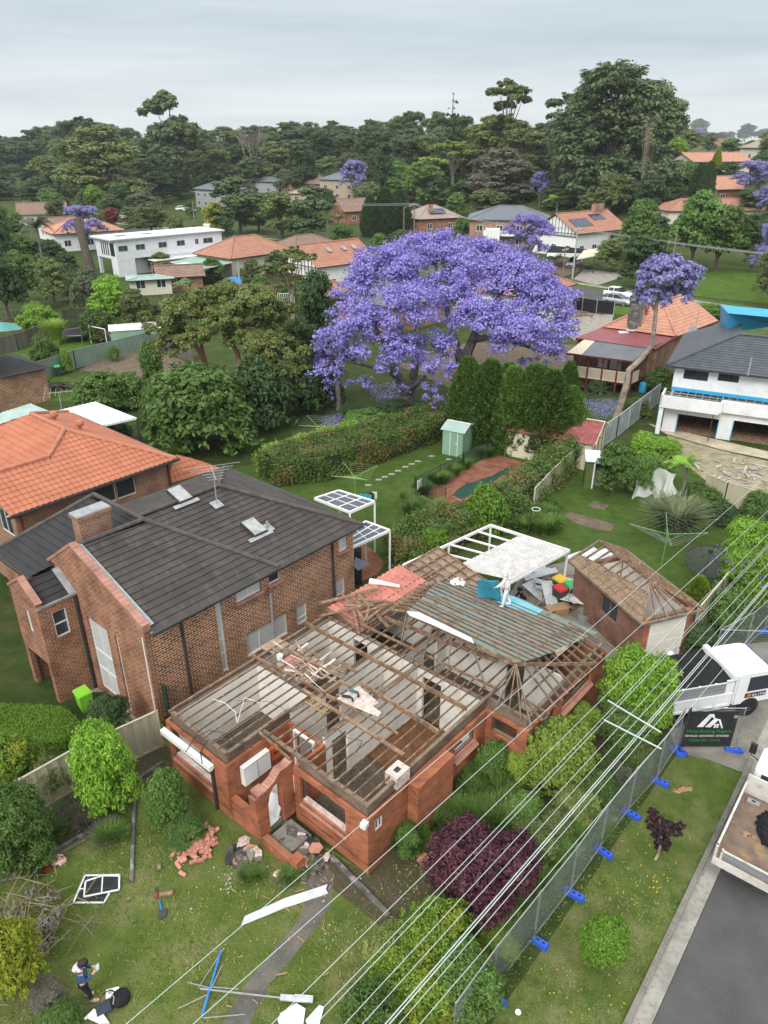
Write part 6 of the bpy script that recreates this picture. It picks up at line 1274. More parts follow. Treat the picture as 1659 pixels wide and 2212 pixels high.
m=MB();m.bx(6,20,-2.2,.0,-1,2.3);m.build('brick_wing','brown_brick',t);m=MB();m.bx(5.6,20.2,-2.4,0,2.35,2.5);m.build('wing_roof','flat_white',t)
for a in (6.8,10.5,14.5):window(t,1,-2.2,a,a+3,1.0,2.0,-1,2,-.03,.06,'white_frame')
m=MB();m.bx(2,3.6,3,4,6.26,6.45);m.build('skylight','lead',t);m=MB();m.bx(7,8.5,3,4,6.26,6.4);m.build('skylight','lead',t)
W2=lambda a0,a1,*l: [(1,-.0,*x) for x in l]
def far(name,label,px,py,hd,L,D_,h,wm,rm,sl=.42,gable=None,nwin=2,st=1,ov=.5,fm='white_frame',side=0):
 F=FB(px,py,hd);ws=[]
 for s in range(st):
  z=1.0+2.7*s
  for i in range(nwin):a=L*(i+.5)/nwin;ws.append((1,0,a-.7,a+.7,z,z+1.25,-1,2,fm))
  for i in range(max(1,nwin-1)):a=D_*(i+.5)/max(1,nwin-1);ws.append((0,0,a-.6,a+.6,z,z+1.25,-1,2,fm))
 return boxhouse(name,label,F,0,L,0,D_,h,wm,rm,ov,sl,[(w[0],w[1],w[2],w[3],w[4],w[5],w[6],w[7],.06 if False else fm) if False else w[:8] for w in ws],gable=gable,course=.45)
far('tiled_cottage','cream house with orange tiled hip roof and cream chimney right of the white modern house',503,604,49,14,9.5,3.4,'cream_wall','far_tile',.5)
c=GT(455,565);t=thing('roof_chimney','cream chimney rising beside the orange hip roof','chimney',c);m=MB();m.bx(-.5,.5,-.5,.5,0,6.6);m.bx(-.6,.6,-.6,.6,6.6,6.9);m.build('stack','cream_wall',t);m=MB();[m.lathe([(.15,6.9),(.12,7.5)],(x,0,0),8) for x in (-.25,.25)];m.build('pot','far_tile',t)
flat_roof('annex_roof','flat green sheet roof in front of the orange hip roof',((368,566),(440,550),(502,566),(440,580)),2.9,'shed_green',posts=(0,3));flat_roof('annex_roof','white skillion roof below the green one',((356,575),(400,566),(436,572),(392,583)),3.0,'white_roof',posts=(0,3))
far('garage_cottage','small brown tiled garage with a white gable below the modern house',348,632,20,6.5,5,2.2,'blend_brick','brown_tile',.45,'x',1)
far('cream_shed','low cream shed with pale green roof left of the brown garage',285,640,20,6,4,2.3,'cream_wall','green_roof',.1,None,2)
t=far('federation_house','white half timbered gabled house with orange tiles left of the jacaranda',688,640,42,11,8,4.2,'white_paint','far_tile',.62,'x',2)
m=MB();[m.bx(-.06,-.01,8*(i+.5)/9-.07,8*(i+.5)/9+.07,2.6,4.3+2.0*(1-abs((i+.5)/9-.5)*2)) for i in range(9)];m.bx(-.07,-.01,0,8,2.5,2.65);m.build('half_timber','maroon_paint',t);m=MB();m.add([(-.08,1.8,4.9),(-.08,6.2,4.9),(-.08,4,6.3)],[(0,1,2)]);m.build('gable_panel','green_roof',t)
[MB().box((x,2.2,4.2+.55+2.2*.62+.05),(.7,.9,.08),0,math.atan(.62)).build('skylight','lead',t) for x in (4,7,9)]
far('tiled_wing','lower orange tiled roof with skylights under the half timbered house',712,690,49,6,5,2.6,'cream_wall','far_tile',.5)
far('tiled_roof_house','brown tiled roof behind the sparse gum tree',640,580,49,12,8,3,'cream_wall','brown_tile',.45)
far('grey_house','grey two storey house with slate hip roof by the forest',425,448,-42,15,10,6,'grey_wall','slate_tile',.4,None,4,2)
far('grey_house','wide low slate roofed house behind the grey two storey one',520,418,-30,22,12,4.5,'grey_wall','slate_tile',.35,None,4)
far('brick_villa','brown tiled brick house below the dark forest left of the tan house',612,420,-35,18,12,4,'blend_brick','brown_tile',.45,None,3)
far('tan_house','tan two storey house with slate roof beside a jacaranda',692,432,-35,15,10,6.5,'tan_wall','slate_tile',.4,None,3,2)
far('brick_villa','small brown roof in front of the tan house',628,438,-30,10,8,3,'tan_wall','pale_tile',.45,None,2)
far('brick_cottage','brick cottage with a white gable behind the conifers',745,486,30,12,9,3.4,'red_brick','brown_tile',.6,'x',2)
far('white_cottage','white cottage with brown gable roof at the far left',45,490,20,12,8,3,'white_paint','brown_tile',.6,'x',2);far('red_roof_cottage','white house with red tiled roof behind the cut palm trunk',125,545,35,14,9,3.6,'white_paint','salmon_tile',.45,None,3);far('weatherboard_house','pale house left of the red tiled roof',105,520,40,8,6,3,'white_paint','brown_tile',.5,'x',2)
t=far('solar_cottage','small brick house with solar panels on a brown hip roof',905,505,25,12,10,3.4,'red_brick','pale_tile',.5,None,2);m=MB();m.box((6,1.9,5.0),(4.5,2.2,.06),0,math.atan(.5));m.build('solar_panel','solar',t);m=MB();m.bx(3.6,4.4,1.2,2,3.5,6.6);m.build('chimney','red_brick',t)
t=far('grey_villa','large brown brick two storey house with slate grey hip roof',1012,538,-8,17,12,6,'brown_brick','slate_tile',.36,None,4,2);m=MB();m.bx(3.5,6.5,-2.6,-.05,0,4.4);m.bx(3,13,-1.6,-.05,2.9,3.9);m.build('white_portico','white_paint',t)
t=far('gabled_house','white half timbered gabled house with solar panels on orange tiles',1240,558,38,16,11,4.6,'white_paint','far_tile',.55,'x',4);m=MB();[m.bx(-.06,-.01,11*(i+.5)/13-.06,11*(i+.5)/13+.06,4.0,4.7+2.9*(1-abs((i+.5)/13-.5)*2)) for i in range(13)];m.bx(-.08,-.01,0,11,3.8,4.0);m.build('half_timber','grey_beam',t)
for k,(x,y,l) in enumerate(((4,2.4,5.5),(10.5,3.6,4))):m=MB();m.box((x,y,4.72+(y+.5)*.55),(l,2.6 if k==0 else 1.8,.07),0,math.atan(.55));m.build('solar_panel','solar',t)
for x,y in ((11,5.6),(13,5.6)):m=MB();m.bx(x,x+.9,y-1,y,4,9.3);m.build('chimney','brown_brick',t)
flat_roof('carport_awning','dark shade sail and carport in front of the gabled house',((1180,545),(1255,548),(1270,538),(1190,530)),2.8,'dark_cloth',posts=(0,1));flat_roof('carport','cream roofed carport by the driveway',((1245,560),(1285,552),(1300,535),(1262,540)),3.0,'cream_paint',posts=(0,1))
far('long_tiled_house','long pink tiled roof behind the dark round trees at right',1440,490,5,28,9,3.4,'cream_wall','far_tile',.45,None,3)
far('hill_house','white house with red metal roof up on the right hill',1490,398,20,20,10,5.6,'cream_wall','salmon_tile',.4,'x',4,2);far('dark_roof_house','dark roofed house with a white gable half hidden in trees',1440,430,25,16,10,4.5,'brown_brick','grey_tile',.5,'x',3);far('red_tile_house','red tiled house among jacarandas on the right hill',1530,440,15,15,10,3.2,'red_brick','salmon_tile',.5,None,2)
far('skyline_house','dark brick two storey gable house on the right skyline',1490,318,10,40,18,9,'brown_brick','black_tile',.4,'x',3,2);far('skyline_house','orange roof glimpsed left of the giant gum tree',1170,320,5,25,10,5,'cream_wall','far_tile',.4,None,3);far('hill_cottage','tan roof at the right edge of the hill',1640,350,15,14,10,4,'cream_wall','pale_tile',.5,None,2)
# cars, poles, lamps
plain('car_white',(.76,.77,.78),.25,(.72,.73,.74),1,spec=.5);plain('car_silver',(.42,.44,.46),.3,(.38,.4,.42),1,metal=.5);plain('tyre',(.018,.018,.018),.85);plain('hub',(.42,.42,.43),.35,metal=.6);plain('lamp_red',(.5,.02,.02),.3);plain('lamp_clear',(.75,.76,.74),.15)
def loft(mb,secs):
 n=len(secs[0]);vs=[p for s in secs for p in s];fs=[(i*n+k,i*n+(k+1) % n,(i+1)*n+(k+1) % n,(i+1)*n+k) for i in range(len(secs)-1) for k in range(n)]
 fs+=[tuple(range(n-1,-1,-1)),tuple((len(secs)-1)*n+k for k in range(n))];return mb.add(vs,fs)
def car(name,label,p,rz,paint='car_white',ute=False,L=4.2):
 t=thing(name,label,'car' if not ute else 'ute',p,rz,None);w=.86;k=L/4.2;m=MB()
 pr=[(-2.1,.35,.75),(-2.05,.25,.95),(-1.4,.2,1.0),(.9,.2,.98),(1.9,.22,.85),(2.1,.3,.62)]
 loft(m,[[(x*k,-w*.96,a),(x*k,w*.96,a),(x*k,w,(a+b)/2),(x*k,w*.9,b),(x*k,-w*.9,b),(x*k,-w,(a+b)/2)] for x,a,b in pr]);m.build('body',paint,t,True)
 m=MB();cs=[(-1.95,.95,.97),(-1.35,.95,1.46),(.05,.95,1.5),(.95,.95,.99)] if not ute else [(-.85,.95,1.0),(-.75,.95,1.6),(.35,.95,1.62),(1.1,.95,1.0)]
 loft(m,[[(x*k,-.76,a),(x*k,.76,a),(x*k,.76 if b<1.2 else .62,b),(x*k,-.76 if b<1.2 else -.62,b)] for x,a,b in cs]);o=m.build('windows','glass',t)
 m=MB();a,b=cs[1],cs[2];m.add([(a[0]*k-.1,-.63,a[2]),(b[0]*k+.05,-.63,b[2]),(b[0]*k+.05,.63,b[2]),(a[0]*k-.1,.63,a[2]),(a[0]*k,-.58,a[2]+.06),(b[0]*k,-.58,b[2]+.05),(b[0]*k,.58,b[2]+.05),(a[0]*k,.58,a[2]+.06)],[(3,2,1,0),(4,5,6,7),(0,1,5,4),(1,2,6,5),(2,3,7,6),(3,0,4,7)])
 for s in (-1,1):
  for x0_,x1_ in ((-.5,-.38),(cs[1][0],cs[1][0]+.1)):m.beam((x0_*k,s*.77,.97),(x0_*k,s*.635,1.5),.1,.03)
 m.build('roof',paint,t)
 if ute:m=MB();[m.bx(*q) for q in ((-2.1*k,-.9*k,-.84,-.78,.9,1.15),(-2.1*k,-.9*k,.78,.84,.9,1.15),(-2.12*k,-2.05*k,-.84,.84,.7,1.15))];m.build('tray',paint,t);m=MB();m.bx(-2.04*k,-.92*k,-.77,.77,.98,1.03);m.build('tray_liner','black_plastic',t)
 for x in (-1.3,1.32):
  for s in (-1,1):wh=MB();wh.lathe([(.2,-.1),(.31,-.1),(.33,0),(.31,.1),(.2,.1)],(x*k,s*.79,.33),16,(0,1,0));o=wh.build('wheel','tyre',t);h=MB();h.lathe([(.2,-.11),(.2,.11)],(x*k,s*.79,.33),12,(0,1,0));h.build('rim','hub',o)
 for s in (-1,1):m=MB();m.box((1.98*k,s*.6,.68),(.18,.32,.14));m.build('headlight','lamp_clear',t);m=MB();m.box((-2.05*k,s*.66,.85),(.1,.22,.2));m.build('tail_light','lamp_red',t)
 m=MB();m.box((2.08*k,0,.5),(.08,1.0,.2));m.build('grille','black_plastic',t)
 return t
car('parked_hatchback','white hatchback in the street behind the silver one',GT(1335,643) ,R(-43));car('parked_hatchback','silver hatchback nearest to the shade cloth fence',GT(1334,658),R(-43),'car_silver');car('parked_ute','white pickup ute with dark tray in the driveway',GT(1240,575),R(-120),'car_white',True,5.2);car('parked_wagon','white wagon behind the ute beside the dark sail',GT(1197,556),R(-120),'car_white',False,4.6)
car('parked_van','white car at the far left end of the back street',GT(268,482),R(120),'car_white',False,4.8);car('parked_van','white car behind the first at the left end of the street',GT(266,470),R(120),'car_white',False,4.8);car('parked_sedan','silver sedan in front of the grey two storey house',GT(410,458),R(10),'car_silver');car('parked_van','white van at the foot of the forest left of the grey house',GT(395,455),R(40),'car_white',False,4.8);car('parked_sedan','dark small car by the brick house with solar panels',GT(852,522),R(-40),'black_plastic')
plain('pole_wood',(.27,.22,.17),.9,(.18,.145,.11),3);plain('pole_green',(.34,.42,.36),.8,(.28,.35,.30),2)
def pole(label,bx,by,top,r=.15,mat='pole_wood',arms=1,lamp=False,z=None):
 p=GT(bx,by);h=PY(bx,top,p.y).z - p.z;t=thing('utility_pole',label,'pole',p,R(50));MB().tube([(0,0,-.5),(0,0,h)],[r,r*.7],8).build('shaft',mat,t)
 for i in range(arms):m=MB();m.bx(-1.1,1.1,-.06,.06,h-.5-i*.9,h-.38-i*.9);m.build('crossarm',mat,t);m=MB();[m.lathe([(.06,0),(.07,.15),(.03,.2)],(x,0,h-.38-i*.9),6) for x in (-.95,-.4,.4,.95)];m.build('insulators','white_paint',t)
 if lamp:m=MB();m.tube([(0,0,h-.4),(.8,0,h),(2.2,0,h+.1)],.05,5);m.build('bracket','lead',t);m=MB();m.box((2.4,0,h+.08),(.6,.25,.14));m.build('lamp_head','white_roof',t)
 return p+Vector((0,0,h))
plab=[pole('pale green pole standing by the concrete drive and ute',1236,604,490,.16,'pole_green',1),pole('leaning grey timber pole left of the pale green pole',1216,592,535,.13,'pole_wood',1),pole('tall timber pole in front of the brick house with solar panels',894,527,438,.16,'pole_wood',1),pole('timber pole with a street lamp left of the solar roof',872,520,447,.14,'pole_wood',0,True),pole('reddish pole stub rising above the small jacaranda',1446,600,492,.15,'pole_wood',0),pole('street lamp pole at the far left by the forest',92,452,410,.15,'lead',0,True),pole('street lamp pole left of the grey house',322,450,407,.14,'lead',0,True),pole('slim pale pole by the round trees at left',350,468,428,.1,'lead',0),pole('slim pole right of the round street trees',420,478,435,.1,'lead',0),pole('pale green pole beside the blue tarpaulin',520,640,566,.14,'pole_green',0),pole('thin white pole near the forest edge',635,400,362,.12,'lead',0),pole('pole on the skyline at the right hill',1622,312,296,.14,'lead',0)]
t=thing('cut_palm_trunk','tall dark bare cut trunk before the white modern house','trunk',GT(198,585));h=PY(183,470,t.location.y).z;MB().tube([(0,0,-.3),(-.6,0,h*.5),(-1.0,0,h)],[.85,.7,.6],9).build('trunk','bark',t)
t=thing('blue_tarpaulin','bright blue tarpaulin over a pile beside the green pole','tarpaulin',GT(504,626)+Vector((0,0,.9)));m=MB();r7=random.Random(3);n=10;m.v=[(x*.35,y*.3,max(.1,1.1 - .05*((x-5)**2+(y-5)**2)**.9+r7.uniform(-.1,.1))) for y in range(n) for x in range(n)];m.v=[(x-1.6,y-1.5,z) for x,y,z in m.v];m.f=[(j*n+i,j*n+i+1,(j+1)*n+i+1,(j+1)*n+i) for j in range(n-1) for i in range(n-1)];plain('tarp_blue',(.02,.22,.65),.5);o=m.build('sheet','tarp_blue',t);o.modifiers.new('thickness','SOLIDIFY').thickness=.03
t=thing('hoop_frame','white bar fence by the sparse gum tree','fence',GT(600,652));m=MB();[m.bx(x*.3,x*.3+.06,0,.05,0,1.2) for x in range(-8,9)];m.bx(-2.4,2.5,0,.05,1.15,1.22);m.build('pickets','white_paint',t)
t=thing('timber_deck','brown slatted timber screen beside the blue tarpaulin','screen',GT(512,648));m=MB();[m.bx(-1,5,0,.06,.3*i,.3*i+.22) for i in range(8)];m.build('slats','old_timber',t)
def wires(label,a,b,r=.02,sag=.6,group='street wires'):
 t=thing('street_wire',label,'power line',a,0,group);n=12;MB().tube([(b-a)*(i/n)+Vector((0,0,-4*sag*(i/n)*(1-i/n))) for i in range(n+1)],r,4).build('cable','lead',t)
for k in range(4):
 o=Vector((.5*(k-1.5),.6*(k-1.5),-.1-.35*(k>1)));far_r=plab[0]+Vector((45,-42,-1))+o
 wires('pale street wire between the far poles',plab[0]+o,far_r,.022,.8);wires('pale street wire between the far poles',plab[2]+o,plab[0]+o,.022,1.2);wires('pale street wire between the far poles',plab[2]+o,plab[2]+o+Vector((-60,45,0)),.022,1.2)
# trees, shrubs and hedges
def big_tree(name,label,base,lobes,n,size,leaf,bark,limbs_,seed,clumps=24,cat='tree',droop=.2,asp=1.5,spread=.36,extra=()):
 """a single modelled tree: base pixel, lobes (px, py, radius px, depth offset m, flatness), limbs as lists of (px, py, dy, radius m)"""
 b=G(*base);t=thing(name,label,cat,b);L=[]
 for px,py,r,dy,fl in lobes:
  p=PY(px,py,b.y+dy);s=r*mpp(p);q=p - b;s *= 1.0 if leaf.startswith('jac') else 1.15;L.append((q.x,q.y,q.z,s,s,s*fl))
 link('crown',npmesh('crown',cloud(L,n,size,seed,asp,clumps,spread,.28,.35,droop)),leaf,t);m=MB()
 for path in limbs_:
  m.tube([PY(px,py,b.y+dy) - b for px,py,dy,r in path],[r for *_,r in path],7)
 m.build('trunk',bark,t)
 return t
J=[(765,690,62,-3,.7),(725,735,42,-4,.8),(835,590,75,3,.7),(905,548,62,6,.65),(965,552,66,8,.65),(1040,580,78,6,.7),(1115,615,80,4,.7),(1180,650,62,2,.75),(1210,710,42,0,.8),(1125,725,75,-2,.6),(1040,690,66,-1,.6),(955,640,72,2,.6),(880,665,72,-3,.65),(815,740,62,-4,.7),(735,790,34,-4,.8),(870,760,50,-4,.8),(940,760,46,-3,.9),(935,850,26,-4,1.3),(1190,765,36,0,.7),(1080,745,46,-3,.6),(790,615,44,2,.7),(775,560,30,5,.7),(860,840,24,-4,.8),(790,835,26,-4,.8),(715,835,18,-4,1),(1000,590,50,2,.6),(760,640,40,0,.7),(915,800,34,-5,1.1),(1140,780,34,0,.5),(700,810,28,-4,1),(745,835,22,-4,1),(960,805,28,-5,1.1),(945,880,18,-5,1.2),(830,800,34,-5,.9)]
big_tree('jacaranda_tree','huge violet blooming jacaranda spreading over the middle of the picture',(882,885),J,95000,.155,'jacaranda_bloom','grey_bark',
 [[(882,888,0,.55),(878,850,0,.5),(862,820,-.5,.4),(850,790,-1,.32),(830,740,-2,.22),(800,690,-2,.12)],[(885,860,0,.4),(895,800,0,.36),(900,730,0,.3),(905,660,2,.22),(900,570,4,.1)],[(1000,800,1,.5),(1010,760,1,.45),(1035,700,1,.36),(1080,640,3,.24),(1100,590,4,.12)],[(1000,830,1,.6),(1000,800,1,.5),(985,740,0,.3),(960,650,2,.2),(940,570,6,.1)],[(862,820,-.5,.3),(840,800,-2,.2),(790,790,-3,.14),(750,780,-4,.08)],[(1020,735,1,.3),(1070,725,-1,.22),(1130,745,-1,.16),(1185,765,0,.08)],[(1035,700,1,.3),(1090,690,2,.22),(1170,680,2,.12)],[(878,850,0,.3),(900,830,-2,.2),(930,800,-3,.12)],[(895,760,0,.25),(860,700,0,.18),(820,620,2,.1)]],201,32,droop=.4,spread=.37)
big_tree('jacaranda_tree','slim jacaranda with few low violet clusters left of the huge one',(730,885),[(720,745,34,0,.9),(705,790,26,0,.9),(745,770,24,0,.9),(715,850,18,0,1.1),(735,812,16,0,1)],4200,.2,'jacaranda_bloom','grey_bark',[[(733,888,0,.3),(730,840,0,.25),(722,790,0,.18),(716,740,0,.06)],[(728,830,0,.12),(712,850,0,.05)]],202,22)
big_tree('jacaranda_tree','pale jacaranda on a long bare leaning trunk by the red roofed house',(1330,905),[(1440,590,48,0,.7),(1395,610,32,0,.75),(1480,600,36,0,.8),(1415,640,36,0,.7),(1465,635,32,0,.7),(1375,645,20,0,.8),(1425,570,26,0,.7),(1500,590,16,0,.9)],8500,.20,'jacaranda_pale','pale_bark',[[(1330,908,0,.35),(1342,870,0,.3),(1352,835,0,.27),(1358,800,0,.25),(1385,775,0,.22),(1408,748,0,.2),(1414,700,0,.17),(1418,655,0,.15),(1435,615,0,.06)],[(1414,670,0,.13),(1400,640,0,.08),(1390,615,0,.04)],[(1418,655,0,.12),(1455,630,0,.07),(1480,610,0,.03)]],203,24)
big_tree('brush_box_tree','broad olive green tree with pinkish branching trunks left of the jacaranda',(525,870),[(400,680,46,0,.7),(350,720,38,0,.7),(430,655,36,2,.7),(490,640,40,2,.65),(540,660,50,0,.65),(590,690,44,0,.7),(480,700,52,-1,.55),(545,725,48,-1,.55),(420,730,42,-1,.6),(365,755,28,0,.7),(610,760,40,-2,.8),(625,820,36,-3,.9),(330,690,24,0,.7),(575,780,30,-2,.7)],42000,.17,'brushbox_leaf','pink_bark',
 [[(525,872,0,.42),(522,835,0,.36),(520,800,0,.3),(512,760,0,.22),(480,700,0,.1)],[(522,835,0,.3),(545,790,0,.22),(570,750,0,.14),(590,710,0,.06)],[(455,860,1,.36),(450,820,1,.32),(442,780,1,.26),(420,740,0,.16),(380,720,0,.08)],[(442,780,1,.2),(432,730,1,.14),(435,680,1,.07)],[(525,860,0,.2),(570,825,-1,.14),(610,800,-2,.06)],[(520,800,0,.2),(535,740,0,.12),(545,690,0,.05)]],204,26)
for i,(bx,by,top,hw) in enumerate([(1003,948,772,41),(1050,962,778,48),(1098,972,792,46),(1088,945,785,43),(1140,975,788,48),(1178,985,800,51),(1212,968,782,32),(1030,945,790,41),(1155,955,790,43),(1222,985,835,36)]):
 tree('cypress','conifer',['tall dense green conifer at the left end of the clump','tall dense green conifer in the clump behind the green shed'][i>0] if i not in (6,9) else ['','','','','','','narrow conifer standing free at the right end of the clump','','','ragged conifer with bare pale twigs at the right of the clump'][i],bx,by,top,hw,'cypress_leaf','conifer','conifers behind the shed',z=0)
